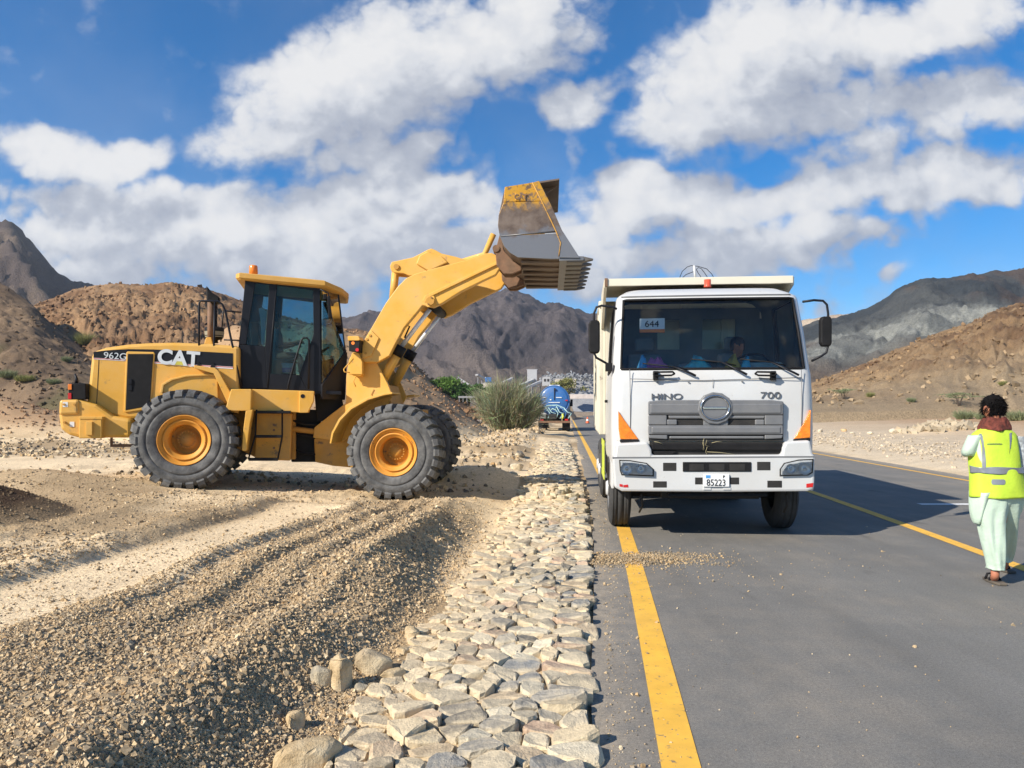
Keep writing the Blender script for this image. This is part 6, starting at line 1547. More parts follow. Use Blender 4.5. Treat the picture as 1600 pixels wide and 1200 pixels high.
kp('pump_frame', M_dark, lambda b: (b.box(K, -1.0, 1.05, -.2, 1.0, .95, 1.25), b.box(K, -.4, .2, -.35, .2, .9, 1.3)), bevel=.03)
kp('pump', mat('pump_grey', (.25, .27, .25), .6, dust=.4), lambda b: (b.box(K, -1.12, -.6, -.3, .2, .95, 1.3),), bevel=.04)
kp('valve', M_fluo, lambda b: b.tube([K.W(.62, -.3, 1.3), K.W(.68, -.36, 1.1), K.W(.6, -.3, .95)], .07, 8), bevel=0)
kp('rear_bumper', M_rust, lambda b: b.box(K, -1.2, 1.2, -.25, -.1, .62, .78), bevel=.01)
kp('chassis', M_dark, lambda b: (b.box(K, -.5, .5, .0, 8.6, .65, .95),), bevel=0)
for sg in (-1, 1):
    for bb in (.9, 2.2, 6.8):
        c = K.W(-sg * 1.2, bb, .5)
        h = kp('wheel', M_rust, lambda b: b.lathe(c, K.u * sg, [(.0001, .05), (.26, .06), (.28, .02)], 18), bevel=0)
        kp('tyre', M_tyre2, lambda b: b.lathe(c, K.u * sg, [(.27, .06), (.3, .0), (.44, .0), (.5, .05), (.5, .55), (.44, .6), (.3, .6)], 26), h, 0)
    kp('mud_flap', M_blackmat, lambda b: b.box(K, -sg * .9 - .3, -sg * .9 + .3, .15, .19, .3, .75), bevel=0)
kp('tail_light', M_red, lambda b: b.box(K, .8, 1.05, -.27, -.2, .80, .92), bevel=.01); kp('tail_light', M_red, lambda b: b.box(K, -1.05, -.8, -.27, -.2, .80, .92), bevel=.01)
cabk = kp('cab', M_tw, lambda b: b.box(K, -1.2, 1.2, 6.5, 8.5, .9, 2.9), bevel=.1)
kp('window', M_glass, lambda b: (b.box(K, -1.21, 1.21, 7.3, 8.1, 2.0, 2.6),), cabk, .02)
kp('mirror', M_blackmat, lambda b: (b.box(K, 1.25, 1.45, 7.9, 8.0, 1.9, 2.5),), bevel=.03)

# ---- traffic cones
M_cone = mat('cone_orange', (.75, .12, .03), .6)
for k_, (px, py, lab) in enumerate(((918, 657, 'orange traffic cone standing on the road beyond the tanker'),)):
    y = 84.0; x = (px - 800) / F * y; z = .005
    c = thing('traffic_cone', (x, y, z), lab, 'cone')
    b = MB(); b.lathe((x, y, z + .03), (0, 0, 1), [(.21, 0), (.06, .72), (.0001, .74)], 16); b.build('cone', M_cone, c)
    b = MB(); b.lathe((x, y, z + .03), (0, 0, 1), [(.158, .28), (.115, .48)], 16); b.build('reflective_band', M_white, c)
    b = MB(); b.box(Frame(x, y, 0), -.25, .25, -.25, .25, z, z + .04); b.build('base', M_blackmat, c)

# ---- stone-crushing plant at the foot of the mountain
M_conc = mat('pale_sheet', (.48, .49, .50), .5, var=.06, vscale=.6, dust=.25)
M_plant = mat('plant_steel', (.30, .31, .33), .55, var=.1, vscale=.4, dust=.3)
M_crm = mat('cream_wall', (.58, .52, .42), .8, var=.06, vscale=.5, dust=.2)
def far(px, d): return (px - 800) / F * d
def zat(py, d): return CH + (HZ - py) / F * d
def farbox(b, x0, y0, x1, y1, d, dep):
    fr = Frame(0, d, 0); b.box(fr, far(x0, d), far(x1, d), 0, dep, zat(y1, d), zat(y0, d))
def farthing(name, px, py, d, lab, cat, grp=None): return thing(name, (far(px, d), d, max(gz(far(px, d), d), 0)), lab, cat, grp)
def fpart(name, m, parent, *boxes, d, dep=3, bevel=.03):
    b = MB()
    for bx in boxes: farbox(b, *bx, d, dep)
    return b.build(name, m, parent, bevel)
d = 300
o = farthing('screen_tower', 832, 620, d, 'tall white sheet-clad screening tower of the crushing plant', 'tower')
fpart('cladding', M_conc, o, (824, 577.5, 839, 598), d=d, dep=4); fpart('roof', M_plant, o, (823, 576.5, 840, 577.6), d=d, dep=4.2)
for x in (825, 830, 837): fpart('leg', M_plant, o, (x, 598, x + 1, 626), d=d, dep=.4)
fpart('platform', M_plant, o, (822, 603, 842, 604.2), d=d, dep=4)
def conveyor(p0, p1, d0, d1, w_, lab, hexd=False):
    a = Vector((far(p0[0], d0), d0, zat(p0[1], d0))); b_ = Vector((far(p1[0], d1), d1, zat(p1[1], d1)))
    o = thing('conveyor', (a.x, a.y, gz(a.x, a.y)), lab, 'conveyor', 'conveyors of the crushing plant')
    side = (b_ - a).cross(Vector((0, 0, 1))).normalized() * w_; up = Vector((0, 0, .9))
    m = MB(); m.hexa([a - side, b_ - side, b_ + side, a + side, a - side + up, b_ - side + up, b_ + side + up, a + side + up]); m.build('belt_gallery', M_conc, o)
    for k_ in (.35, .75, .97):
        q_ = a.lerp(b_, k_); g_ = max(gz(q_.x, q_.y), 0)
        if q_.z - g_ > 1: m = MB(); m.tube([q_, Vector((q_.x, q_.y, g_ - .3))], .16, 6); m.build('trestle', M_plant, o)
    m = MB(); m.lathe(b_ - side * 1.1 + up * .5, side, [(.0001, 0), (.55, 0), (.55, side.length * 2.2), (.0001, side.length * 2.2)], 14); m.build('head_drum', M_plant, o)
conveyor((795, 612), (833, 595.5), 290, 300, .8, 'long pale conveyor climbing to the screening tower')
conveyor((812, 612), (845, 598), 280, 285, .7, 'short conveyor behind the bush, below the tower')
conveyor((772, 601), (746, 588), 310, 300, .7, 'silver conveyor with a hooded head left of the cream building')
conveyor((738, 606), (716, 592), 330, 330, .6, 'thin grey conveyor above the green trees')
conveyor((785, 600), (800, 593), 320, 330, .7, 'small conveyor behind the cream building')
o = farthing('plant_building', 775, 622, 230, 'low cream walled building beside the conveyors', 'building')
fpart('wall', M_crm, o, (754, 599, 794, 628), d=230, dep=6); fpart('roof', M_plant, o, (753, 598, 795, 599.3), d=230, dep=6.4)
for x in (759, 768, 777): fpart('window', M_dark, o, (x, 605, x + 4, 611), d=229.9, dep=.3, bevel=0)
o = farthing('crusher', 763, 620, 270, 'blue crusher housing above the cream building', 'machine')
fpart('housing', M_blue, o, (758, 589.5, 768, 597), d=270, dep=2.4, bevel=.2); fpart('frame', M_plant, o, (757, 597, 769, 612), d=270.4, dep=1.6)
o = farthing('plant_building', 855, 610, 260, 'small white flat-roofed office right of the tower', 'building')
fpart('wall', M_conc, o, (848, 589, 860, 603), d=260, dep=4); fpart('roof', M_plant, o, (847, 588.2, 861, 589.2), d=260, dep=4.3)
for x in (850, 855): fpart('window', M_dark, o, (x, 592, x + 3, 596), d=259.9, dep=.3, bevel=0)
o = farthing('plant_building', 885, 610, 270, 'long cream shed beyond the blue tanker', 'building')
fpart('wall', M_crm, o, (868, 592, 900, 606), d=270, dep=5); fpart('roof', M_plant, o, (867, 591, 901, 592.2), d=270, dep=5.4)
o = farthing('boundary_wall', 907, 620, 150, 'low whitewashed boundary wall beyond the road bend', 'wall')
fpart('wall', mat('whitewash', (.62, .55, .5), .8, var=.15, vscale=1), o, (888, 616, 932, 623), d=150, dep=.4)
o = farthing('crash_barrier', 738, 626, 120, 'grey guard rail in front of the green trees', 'barrier')
fpart('rail', M_plant, o, (716, 619, 752, 622), d=120, dep=.1)
for x in range(717, 752, 6): fpart('post', M_plant, o, (x, 618.5, x + .9, 628), d=120.05, dep=.1, bevel=0)
n = 700; X = rng.uniform(far(850, 290), far(960, 290), n); Y = rng.uniform(285, 330, n); S = rng.uniform(.3, .9, n)
Z = zat(590, 300) + rng.normal(0, .8, n); cw_ = np.tile(np.array([[.30, .31, .32]]), (n, 1)) * rng.uniform(.6, 1.1, (n, 1))
# stockpiled blocks lie on a bank of spoil
bank = fast_mesh('stockpile', *(lambda gx_, gy_: (np.stack([gx_, gy_, np.clip(zat(592, 300) * np.clip(1 - np.abs((gy_ - 308) / 32), 0, 1) * np.clip(1.3 - np.abs((gx_ - far(905, 308)) / 26), 0, 1) + fbm(gx_ * .4, gy_ * .4, 3, 5) * .8, -2, 99)], -1).reshape(-1, 3),
    (lambda ii_: np.stack([ii_, ii_ + 1, ii_ + 41, ii_ + 40], -1))((np.arange(29)[:, None] * 40 + np.arange(39)[None]).ravel())))(*np.meshgrid(np.linspace(far(905, 308) - 34, far(905, 308) + 34, 40), np.linspace(274, 342, 30))), mat('spoil', (.27, .27, .27), .9, var=.2, vscale=1.2), True)
tag(bank, 'grey spoil bank below the mountain behind the truck', 'spoil heap')
tag(pebbles('quarry_blocks', X, Y, S, Z - .3, cw_, .3, 12), 'strewn pale quarry blocks along the foot of the dark mountain', 'blocks', None, 'stuff')

# ---- vegetation
def foliage_mat(name, c, tr=.25, var=.35):
    m = bpy.data.materials.new(name); m.use_nodes = True; t = m.node_tree; t.nodes.clear()
    out = N(t, 'ShaderNodeOutputMaterial'); p = N(t, 'ShaderNodeBsdfPrincipled'); p.inputs['Roughness'].default_value = .7; p.inputs['Specular IOR Level'].default_value = .25
    tl_ = N(t, 'ShaderNodeBsdfTranslucent'); ms = N(t, 'ShaderNodeMixShader'); ms.inputs[0].default_value = tr
    at = N(t, 'ShaderNodeVertexColor'); at.layer_name = 'tint'
    v = N(t, 'ShaderNodeVectorMath', operation='MULTIPLY'); t.links.new(at.outputs[0], v.inputs[0]); v.inputs[1].default_value = c
    t.links.new(v.outputs[0], p.inputs['Base Color']); t.links.new(v.outputs[0], tl_.inputs[0])
    t.links.new(p.outputs[0], ms.inputs[1]); t.links.new(tl_.outputs[0], ms.inputs[2]); t.links.new(ms.outputs[0], out.inputs[0])
    return m
def strands(name, root, P0, D, L, wd, droop, m, nseg=3, seed=0, tint=None, org=None):
    """thin tapering blades: P0 starts, D directions, L lengths."""
    r = np.random.default_rng(seed); n = len(P0); vs = np.zeros((n, nseg + 1, 2, 3)); side = np.cross(D, r.normal(size=(n, 3))); side /= np.linalg.norm(side, axis=1, keepdims=True) + 1e-9
    bend = r.normal(0, .12, (n, 3)); bend[:, 2] -= droop
    for k_ in range(nseg + 1):
        f = k_ / nseg; c = P0 + D * (L * f)[:, None] + bend * ((L * f * f))[:, None]
        w_ = (wd * (1 - .85 * f))[:, None]
        vs[:, k_, 0] = c - side * w_; vs[:, k_, 1] = c + side * w_
    b0 = np.arange(n)[:, None] * (nseg + 1) * 2 + np.arange(nseg)[None, :] * 2
    fq = np.stack([b0, b0 + 1, b0 + 3, b0 + 2], -1).reshape(-1, 4)
    t_ = np.repeat(tint if tint is not None else r.uniform(.6, 1.35, (n, 1)) * np.ones((1, 3)), (nseg + 1) * 2, 0)
    V_ = vs.reshape(-1, 3) - np.array(ORG[root.name])
    o = fast_mesh(name, V_, fq, m, False, t_); o.parent = root; ORG[o.name] = ORG[root.name]
    return o, vs
def leaves(name, root, C_, size, m, seed=0, tint=None):
    r = np.random.default_rng(seed); n = len(C_); a = r.normal(size=(n, 3)); a /= np.linalg.norm(a, axis=1, keepdims=True); b = np.cross(a, r.normal(size=(n, 3))); b /= np.linalg.norm(b, axis=1, keepdims=True)
    s_ = size * r.uniform(.6, 1.4, (n, 1))
    vs = np.stack([C_ - a * s_, C_ + b * s_ * .5, C_ + a * s_, C_ - b * s_ * .5], 1)
    fq = np.arange(n * 4).reshape(n, 4); t_ = np.repeat(tint if tint is not None else r.uniform(.55, 1.4, (n, 1)) * np.ones((1, 3)), 4, 0)
    o = fast_mesh(name, vs.reshape(-1, 3) - np.array(ORG[root.name]), fq, m, False, t_); o.parent = root; ORG[o.name] = ORG[root.name]
    return o
M_bush = foliage_mat('desert_broom', (.33, .33, .19), .2)
M_leaf = foliage_mat('tree_leaf', (.085, .17, .035), .3)
M_acac = foliage_mat('acacia_leaf', (.24, .27, .14), .25)
M_dry = foliage_mat('dry_scrub', (.26, .26, .09), .25)
M_bark = mat('bark', (.12, .09, .065), .9, var=.3, vscale=20)
def broom(x, y, rx, h, n, label, m, seed, wd=.02, group=None, cat='bush'):
    z = gz(x, y) - .03; root = thing('desert_bush', (x, y, z), label, cat, group); r = np.random.default_rng(seed)
    o = np.array([x, y, z])
    nb = 26; base = []
    bmb = MB()
    for k_ in range(nb):
        a = r.uniform(0, 2 * math.pi); sp = r.uniform(.1, 1) ** .6; tip = o + np.array([math.cos(a) * rx * .62 * sp, math.sin(a) * rx * .62 * sp, h * (.5 + .25 * r.uniform() - .22 * sp ** 2)])
        st = o + np.array([math.cos(a) * rx * .25 * sp, math.sin(a) * rx * .25 * sp, 0]); mid = (st + tip) / 2 + np.array([0, 0, h * .06])
        bmb.tube([st, mid, tip], [.045, .03, .012], 5); base.append((st, mid, tip))
    bmb.build('stem', M_bark, root)
    P = []; D = []; L = []
    for i in range(n):
        st, mid, tip = base[r.integers(nb)]; f = r.uniform(.1, 1); p = (st * (1 - f) ** 2 + 2 * mid * f * (1 - f) + tip * f * f)
        dr_ = (tip - st); dr_ /= np.linalg.norm(dr_); dd = dr_ * .8 + r.normal(0, .42, 3) + np.array([0, 0, .35]); dd /= np.linalg.norm(dd)
        P.append(p + r.normal(0, .06 * rx, 3) * [1, 1, .5]); D.append(dd); L.append(r.uniform(.25, .62) * h * .62)
    P = np.array(P); P[:, 2] = np.maximum(P[:, 2], z + .02)
    t_ = r.uniform(.55, 1.3, (n, 1)) * np.array([[1, 1, 1]]) * (1 + r.normal(0, .12, (n, 3)))
    strands('foliage', root, P, np.array(D), np.array(L), np.full(n, wd), .10, m, 3, seed, t_)
    return root
broom(-.25, 43, 3.0, 3.75, 13000, 'large grey-green desert bush between the spoil heap and the blue tanker', M_bush, 5, .016)
def tree(name, x, y, z, h, rx, rz, m, label, seed, nleaf=2500, leaf=.25, group=None, flat=False):
    root = thing(name, (x, y, z), label, 'tree', group); r = np.random.default_rng(seed); o = np.array([x, y, z])
    b = MB(); crown = []
    for k_ in range(7):
        a = r.uniform(0, 2 * math.pi); q_ = r.uniform(.3, 1)
        tip = o + np.array([math.cos(a) * rx * .6 * q_, math.sin(a) * rx * .6 * q_, h - rz * (.5 if flat else r.uniform(.3, 1.2))])
        b.tube([o + [0, 0, -.2], o + (tip - o) * .45 + [0, 0, h * .03], tip], [h * .03, h * .02, h * .006], 6); crown.append(tip)
    b.build('trunk', M_bark, root)
    cl = [o + np.array([r.normal(0, .5) * rx, r.normal(0, .5) * rx, h - rz + r.uniform(-.75, .7) * rz]) for _ in range(26)]
    C_ = np.array([cl[r.integers(26)] + r.normal(0, .16, 3) * [rx, rx, rz * (.5 if flat else .9)] for _ in range(nleaf)])
    tn = np.repeat(r.uniform(.6, 1.35, (26, 1)), 1, 1)
    leaves('crown', root, C_, leaf, m, seed)
    return root
for px, w_, py, h_, lab, sd, g_ in ((702, 5.0, 587, 6.0, 'bright green bushy tree at the end of the spoil heap', 1, (1.15, 1.1, .9)), (733, 3.2, 598, 4.2, 'darker green tree beside the cream plant building', 2, (.7, .8, .8)), (752, 2.6, 603, 3.4, 'small green tree against the cream building', 3, (.75, .85, .8)), (688, 3, 592, 4.5, 'leafy green tree half hidden by the spoil heap', 4, (1.1, 1.1, .9))):
    dd = 140; x = far(px, dd); zt = zat(py, dd)
    m = foliage_mat('tree_leaf', tuple(a * b for a, b in zip((.095, .18, .035), g_)), .3)
    tree('roadside_tree', x, dd, zt - h_, h_, w_, h_ * .42, m, lab, sd, 2600, .30)
x = far(884, 170); tree('roadside_tree', x, 170, zat(590, 170) - 5, 5, 3.6, 2.0, M_dry, 'dry olive tree behind the blue tanker', 9, 2200, .26)
def on_slope(kind, px, py, w_px, h_px, label, m, seed, group=None):
    p = drop(px, py)
    if p is None: return
    sc_ = p.y / F; w_ = w_px * sc_; h_ = h_px * sc_
    if kind == 'acacia': return tree('acacia_tree', p.x, p.y, p.z - .05, h_, w_ / 2, h_ * .22, m, label, seed, 1600, max(.05, w_ * .018), group, True)
    root = thing('shrub', (p.x, p.y, p.z - .03), label, 'shrub', group); r = np.random.default_rng(seed); n = 700
    a = r.uniform(0, 2 * math.pi, n); q_ = r.uniform(0, 1, n) ** .5
    P = np.stack([p.x + np.cos(a) * q_ * w_ * .28, p.y + np.sin(a) * q_ * w_ * .28, np.full(n, p.z - .02) + r.uniform(0, .2, n) * h_], -1)
    D = np.stack([np.cos(a) * q_ * .7, np.sin(a) * q_ * .7, np.ones(n)], -1) + r.normal(0, .25, (n, 3)); D /= np.linalg.norm(D, axis=1, keepdims=True)
    o_, _ = strands('foliage', root, P, D, r.uniform(.4, .95, n) * h_, np.full(n, max(.012, w_ * .012)), .05, m, 2, seed)
    b = MB(); b.tube([Vector((p.x, p.y, p.z - .1)), Vector((p.x + .02, p.y, p.z + h_ * .3))], [w_ * .02, w_ * .008], 5); b.build('stem', M_bark, root)
    return root
on_slope('shrub', 133, 539, 30, 22, 'round yellow-green shrub on the dark left slope', M_dry, 21)
on_slope('shrub', 104, 565, 16, 10, 'small grey-green shrub low on the left slope', M_acac, 22)
on_slope('shrub', 40, 596, 46, 12, 'patch of pale green scrub at the foot of the left slope', M_dry, 23)
on_slope('shrub', 12, 590, 34, 14, 'green scrub at the foot of the left slope beside the picture edge', M_acac, 24)
on_slope('shrub', 84, 600, 26, 10, 'low scrub tuft behind the tail light', M_acac, 25)
on_slope('acacia', 1498, 634, 46, 22, 'flat-topped acacia on the sand behind the worker', M_acac, 26)
on_slope('acacia', 1318, 624, 34, 18, 'sparse acacia beside the truck mirror', M_acac, 27)
on_slope('shrub', 1360, 620, 14, 8, 'tiny yellow-green shrub on the sandy slope', M_dry, 28)
on_slope('shrub', 1424, 628, 16, 8, 'faint dry shrub in the middle of the sand flat', M_acac, 29)
on_slope('shrub', 1506, 655, 34, 16, 'olive scrub bush left of the worker head', M_acac, 30)
on_slope('shrub', 1592, 657, 44, 18, 'olive scrub bush right of the worker head', M_acac, 31)
on_slope('shrub', 1567, 602, 14, 8, 'small green shrub on the brown slope above the worker', M_dry, 32)
on_slope('shrub', 1535, 655, 26, 12, 'low olive scrub directly behind the worker head', M_acac, 33)

# ---- worker walking away along the road
WD = 6.67
Wk = Frame(far(1556, WD), WD, 0)
man = thing('person', Wk.W(0, 0, .005), 'worker in a lime reflective vest and pale green clothes walking beside the yellow line', 'person')
def wq(px, py, t=0): return Wk.P(px, py, t)
def wj(px, py, t, r): p = wq(px, py, t); return (p.x, p.y, p.z, r)
j = {'pel': wj(1556, 790, 0, (.15, .11)), 'waist': wj(1555, 755, .01, (.14, .10)), 'chest': wj(1554, 712, .02, (.165, .11)), 'ub': wj(1553, 690, .02, (.11, .08)), 'neck': wj(1553, 664, .03, .055), 'nk2': wj(1553, 654, .03, .055),
     'head': wj(1552, 642, .05, (.075, .085)), 'crown': wj(1552, 630, .04, (.078, .095)), 'top': wj(1552, 622, .03, .06), 'nose': wj(1552, 643, .16, .015), 'el_': wj(1537.5, 645, .045, .014), 'er_': wj(1567.5, 645, .045, .014)}
bones = [('pel', 'waist'), ('waist', 'chest'), ('chest', 'ub'), ('ub', 'neck'), ('neck', 'nk2'), ('nk2', 'head'), ('head', 'crown'), ('crown', 'top'), ('head', 'nose'), ('head', 'el_'), ('head', 'er_')]
# left arm bent forward, right arm swinging
arms = {'l': [(1527, 688, .02, .050), (1513, 710, .02, .048), (1518, 702, .26, .032), (1521, 697, .33, .034)], 'r': [(1583, 690, .02, .050), (1594, 728, -.02, .046), (1594, 768, .02, .032), (1592, 784, .03, .034)]}
for s_, pts in arms.items():
    prev = 'ub'
    for k_, q_ in enumerate(pts): nm = 'a%d%s' % (k_, s_); j[nm] = wj(*q_); bones.append((prev, nm)); prev = nm
for k_, (dx, ln) in enumerate(((-5.5, 9), (-2, 12), (1.8, 13), (5, 10))):
    j['fr%d' % k_] = wj(1592 + dx, 784 + ln, .035 + .008 * k_, .0095); j['ft%d' % k_] = wj(1592 + dx - 3, 784 + ln + 7, .055, .008); bones += [('a3r', 'fr%d' % k_), ('fr%d' % k_, 'ft%d' % k_)]
    j['fl%d' % k_] = wj(1521 + dx * .3, 697 + dx, .41, .0095); j['gl%d' % k_] = wj(1524 + dx * .3, 697 + dx, .445, .008); bones += [('a3l', 'fl%d' % k_), ('fl%d' % k_, 'gl%d' % k_)]
j['tr'] = wj(1583, 788, .06, .011); j['tl'] = wj(1529, 693, .36, .011); bones += [('a3r', 'tr'), ('a3l', 'tl')]
legs = {'l': [(1548, 796, .0, .075), (1551, 846, -.04, .052), (1555, 888, -.02, .040), (1555, 900, -.05, .036), (1552, 907, .08, .034), (1549, 908, .15, .022)], 'r': [(1566, 796, .0, .075), (1571.5, 840, .20, .050), (1570, 876, .42, .038), (1570, 884, .40, .034), (1569, 888, .54, .032), (1568, 889, .60, .022)]}
for s_, pts in legs.items():
    prev = 'pel'
    for k_, q_ in enumerate(pts): nm = 'l%d%s' % (k_, s_); j[nm] = wj(*q_); bones.append((prev, nm)); prev = nm
figure('body', j, bones, man, mat('worker_skin', lin((176, 112, 84)), .55, var=.1, vscale=14), 'pel', 2)
def garment(name, rings, m, parent=man, seg=28, fold=.006, seed=0, cap=False):
    """rings: (px centre, py, t centre, half width px, half depth m)."""
    r = random.Random(seed); b = MB(); vs = []; ph = [r.uniform(0, 6) for _ in range(5)]
    for i, (cx, py, t, hw, hd) in enumerate(rings):
        p = wq(cx, py, t); w_ = hw / F * WD
        for k_ in range(seg):
            a = 2 * math.pi * k_ / seg
            f = 1 + fold / max(w_, .05) * (math.sin(3 * a + ph[0] + i * .5) + .7 * math.sin(5 * a + ph[1] - i * .8) + .6 * math.sin(9 * a + ph[2] + i))
            ca, sa = math.cos(a), math.sin(a); e = .82
            vs.append(p + Vector((math.copysign(abs(ca) ** e, ca) * w_ * f, math.copysign(abs(sa) ** e, sa) * hd * f, fold * .6 * math.sin(4 * a + i * 1.7 + ph[3]))))
    b.smooth = True
    b.add(vs, [(i * seg + k_, i * seg + (k_ + 1) % seg, (i + 1) * seg + (k_ + 1) % seg, (i + 1) * seg + k_) for i in range(len(rings) - 1) for k_ in range(seg)])
    if cap: b.add(vs[-seg:], [tuple(range(seg))])
    o = b.build(name, m, parent); s_ = o.modifiers.new('sub', 'SUBSURF'); s_.levels = 1; s_.render_levels = 2
    so = o.modifiers.new('thick', 'SOLIDIFY'); so.thickness = .004
    return o
M_mint = mat('mint_cotton', lin((184, 202, 182)), .92, var=.06, vscale=9, bump=1.0, bscale=9, detail=3)
M_lime = mat('lime_vest', (.50, .68, .045), .75, var=.06, vscale=7, bump=.9, bscale=8, detail=3)
M_refl = mat('reflective_tape', (.24, .25, .27), .35, metal=.3, var=.15, vscale=10)
M_scarf = mat('red_brown_scarf', (.13, .03, .018), .9, var=.6, vscale=40, bump=.5, bscale=60)
M_hair = mat('black_hair', (.006, .005, .005), .9, var=.3, spec=.15)
garment('shirt', [(1556, 790, .01, 26, .11), (1556, 784, .01, 30, .13), (1556, 772, .01, 35.5, .145), (1555, 740, .01, 35, .135), (1554, 705, .02, 34.5, .13), (1553, 684, .02, 33, .115), (1553, 676, .02, 26, .10), (1553, 669, .02, 14, .075)], M_mint, seed=3)
vest = garment('vest', [(1558, 776, .01, 40.5, .165), (1557.5, 765, .01, 39.5, .163), (1556.5, 748, .01, 38, .155), (1556, 734, .01, 36.5, .148), (1555, 718, .015, 36, .148), (1554, 700, .02, 35.5, .145), (1553, 686, .02, 34.8, .135), (1553, 677, .02, 31, .118), (1553, 671, .02, 22, .098), (1553, 668, .025, 16, .085)], M_lime, seed=5, fold=.008)
garment('reflective_band', [(1556.3, 738.5, .01, 37.6, .156), (1556, 733, .01, 37.2, .154), (1555.8, 728.5, .01, 37.0, .153)], M_refl, vest, seed=5, fold=.008)
def vstrip(name, pts, w_px, m, par):     # strip lying on the back of the vest
    b = MB(); vs = []; nc = 6
    for (x, y, hwv, hd, cx) in pts:
        for k_ in range(nc):
            dx = w_px * (k_ / (nc - 1) - .5)
            u_ = max(-.97, min(.97, (x + dx - cx) / hwv)); t = .015 - hd * (1 - abs(u_) ** 2.4) ** (1 / 2.4) - .02
            vs.append(wq(x + dx, y, t))
    b.smooth = True; b.add(vs, [(nc * i + k_, nc * i + k_ + 1, nc * (i + 1) + k_ + 1, nc * (i + 1) + k_) for i in range(len(pts) - 1) for k_ in range(nc - 1)])
    o = b.build(name, m, par); o.modifiers.new('sub', 'SUBSURF').render_levels = 2
    sw_ = o.modifiers.new('lie', 'SHRINKWRAP'); sw_.target = par; sw_.wrap_mode = 'ABOVE_SURFACE'; sw_.offset = .004
    return o
def yv(y): return np.interp(y, [668, 671, 677, 686, 700, 718, 734], [16, 22, 31, 34.8, 35.5, 36, 36.5]), np.interp(y, [668, 671, 677, 686, 700, 718, 734], [.085, .098, .118, .135, .145, .148, .148])
vstrip('reflective_band', [(x, y, *yv(y), 1554.5) for x, y in ((1526, 674.5), (1528, 684), (1531, 700), (1534, 716), (1537, 731))], 8, M_refl, vest)
vstrip('reflective_band', [(x, y, *yv(y), 1554.5) for x, y in ((1581, 676.5), (1582, 686), (1581.5, 700), (1580, 716), (1578, 733))], 8, M_refl, vest)
vstrip('back_print', [(1555, 692.6, *yv(693), 1554.5), (1555, 694.8, *yv(694), 1554.5)], 26, mat('print_dark', (.16, .22, .06), .8, var=.5, vscale=90), vest)
vstrip('reflective_patch', [(1561, 749, 38.5, .156, 1557), (1561, 757.5, 39, .159, 1557.5)], 22, M_refl, vest)
garment('sleeve', [(1527, 680, .02, 11, .065), (1520, 692, .015, 10.5, .062), (1514, 704, .02, 10, .060), (1513.5, 712, .05, 9, .065), (1515, 713, .09, 6, .04)], M_mint, seed=8, seg=16, fold=.004, cap=True)
garment('sleeve', [(1585, 682, .02, 11, .065), (1590, 700, .01, 10.5, .062), (1594, 722, -.01, 10, .06), (1595, 745, .0, 9.5, .055), (1595, 764, .01, 9, .05)], mat('striped_sleeve', (.36, .38, .38), .9, var=.7, vscale=22), seed=9, seg=16, fold=.004)
garment('trousers', [(1550, 766, .01, 25, .14), (1548, 784, .0, 22.5, .135), (1547, 804, -.01, 18.5, .12), (1548, 826, -.02, 15, .105), (1551, 848, -.04, 12.8, .092), (1554, 868, -.04, 11.2, .082), (1556, 884, -.03, 10, .074), (1556, 889, -.03, 10.6, .078)], M_mint, seed=11, fold=.009)
garment('trousers', [(1564, 766, .01, 25, .14), (1567.5, 784, .02, 21, .13), (1570, 804, .06, 15.5, .115), (1571.5, 824, .13, 12.5, .10), (1571.5, 844, .22, 10.5, .088), (1570.5, 860, .32, 9.2, .08), (1569.5, 872, .40, 8.2, .072), (1569.5, 876, .40, 8.6, .075)], M_mint, seed=12, fold=.009)
garment('shirt_tail', [(1530, 768, .0, 9, .12), (1527, 790, .0, 7.5, .10), (1526, 812, .0, 5, .06), (1527, 818, .0, 3, .03)], M_mint, seed=15, seg=14, fold=.006)
garment('shirt_tail', [(1586, 768, .03, 9, .10), (1587, 788, .04, 7, .09), (1587, 802, .04, 4.5, .05), (1586, 806, .04, 3, .03)], M_mint, seed=16, seg=14, fold=.006)
garment('scarf', [(1553, 672, .02, 21, .115), (1553, 666, .03, 20.5, .115), (1553, 661, .03, 18.0, .10), (1553, 655, .035, 17, .095), (1553, 652, .04, 13, .08)], M_scarf, seed=13, fold=.012)
# hair: cap of thick locks
r = np.random.default_rng(77); hc = wq(1552, 635, .045); n = 6000
dv = r.normal(size=(n, 3)); dv /= np.linalg.norm(dv, axis=1, keepdims=True); keep = (dv[:, 2] > -.62) & ~((dv[:, 1] > .45) & (dv[:, 2] < .35)); dv = dv[keep]
tuft = 1 + .16 * np.sin(dv[:, 0] * 9 + 1) * np.sin(dv[:, 2] * 8) + .10 * np.sin(dv[:, 1] * 13 + dv[:, 2] * 7)
rad = np.array([.086, .10, .104]); P = np.array(hc) + dv * rad * (.88 * tuft)[:, None]
Dn = dv * .55 + np.array([0, 0, -.75]) + r.normal(0, .33, dv.shape); Dn /= np.linalg.norm(Dn, axis=1, keepdims=True)
hb = MB(); hb.lathe(hc + Vector((0, 0, -.075)), (0, 0, 1), [(.078, -.01), (.090, .04), (.094, .085), (.090, .125), (.072, .16), (.04, .18), (.0001, .185)], 22); ho = hb.build('hair', M_hair, man)
strands('hair_strands', man, P, Dn, r.uniform(.02, .055, len(P)), np.full(len(P), .0038), .1, M_hair, 2, 78)
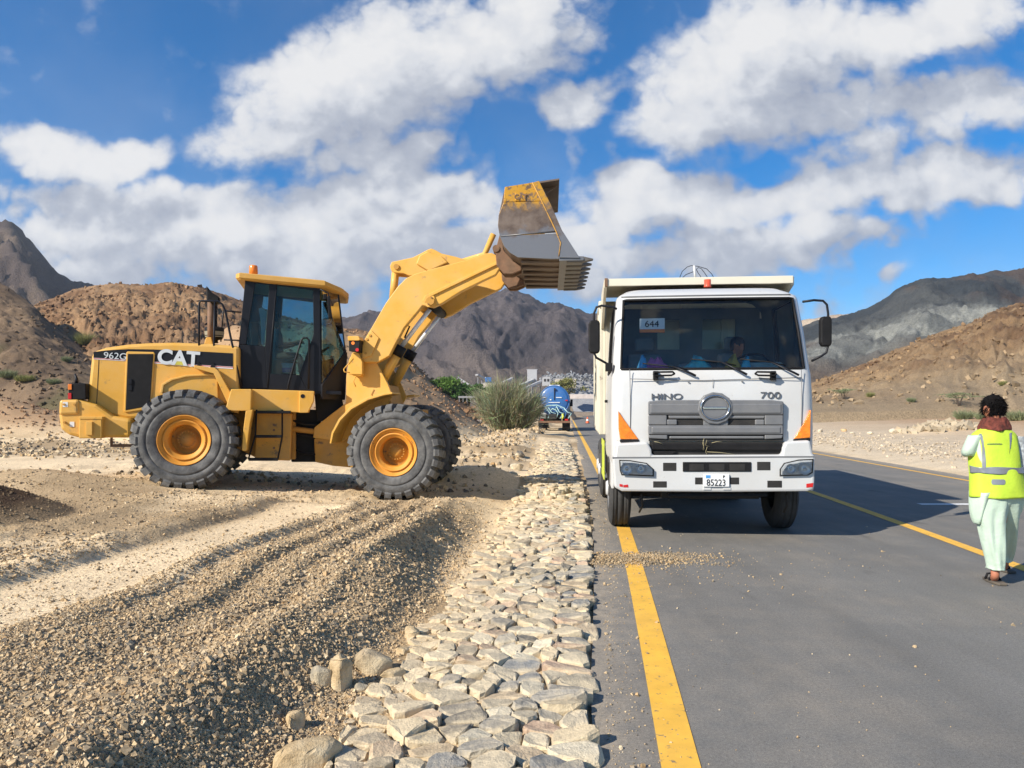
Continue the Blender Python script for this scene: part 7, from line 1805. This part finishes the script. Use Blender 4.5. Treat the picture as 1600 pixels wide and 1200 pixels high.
for ln in ((1554.5, 911, .03), (1569.5, 891, .52)):
    c = wq(*ln); fr = Frame(c.x, c.y, 0)
    z0 = .004 if ln[0] < 1560 else max(.004, c.z - .02)
    b = MB(); out_ = [(-.045, -.13), (.03, -.13), (.05, -.04), (.055, .07), (.03, .15), (-.02, .15), (-.05, .07), (-.055, -.04)]
    vs = [fr.W(x, y, z0) for x, y in out_] + [fr.W(x, y, z0 + .022) for x, y in out_]; m_ = len(out_)
    b.add(vs, [tuple(range(m_))[::-1], tuple(range(m_, 2 * m_))] + [(i, (i + 1) % m_, (i + 1) % m_ + m_, i + m_) for i in range(m_)])
    so_ = b.build('sandal', mat('sandal_sole', (.05, .045, .04), .8, dust=.4), man, .005)
    b = MB()
    for yy in (.0, .06): b.tube([fr.W(-.052, yy, z0 + .02), fr.W(-.03, yy, z0 + .07), fr.W(.02, yy, z0 + .075), fr.W(.052, yy, z0 + .02)], .011, 6)
    b.build('strap', M_blackmat, so_)
# small dark ball-shaped rock by the bush and debris near the heap
x, y = gp(749, 683, .15); rock('round_stone', x, y, (.35, .35, .33), .3, 71, 'dark violet round stone lying on the sand before the bush', None, (.06, .05, .08), .2)
for k_, (px, py, s, lab) in enumerate(((808, 728, .42, 'pale block of concrete beside the stone strip behind the heap'), (799, 738, .36, 'white broken block leaning on the pale concrete block'), (812, 712, .5, 'dark slab of broken asphalt tipped up at the strip edge'), (868, 764, .25, 'grey rock at the crest of the small sand heap'))):
    x, y = gp(px, py, .15); rock('broken_block', x, y, (s, s * .7, s * .55), k_ * .7, 80 + k_, lab, None, lin((196, 184, 160)) if k_ < 2 else lin((96, 92, 88)), .2)

# ================================================================ thin dusty air
hb_ = MB(); hb_.box(Frame(0, 0, 0), -2700, 2700, -300, 3200, -12, 240)
hm = bpy.data.materials.new('dusty_air'); hm.use_nodes = True; ht = hm.node_tree; ht.nodes.clear()
ho_ = N(ht, 'ShaderNodeOutputMaterial'); hv = N(ht, 'ShaderNodeVolumePrincipled'); hv.inputs['Color'].default_value = (.86, .89, .96, 1); hv.inputs['Density'].default_value = .00020; hv.inputs['Anisotropy'].default_value = .2
ht.links.new(hv.outputs[0], ho_.inputs['Volume'])
hz_o = hb_.build('haze', hm, None); tag(hz_o, 'thin dusty air over the whole valley', 'haze', None, 'stuff')
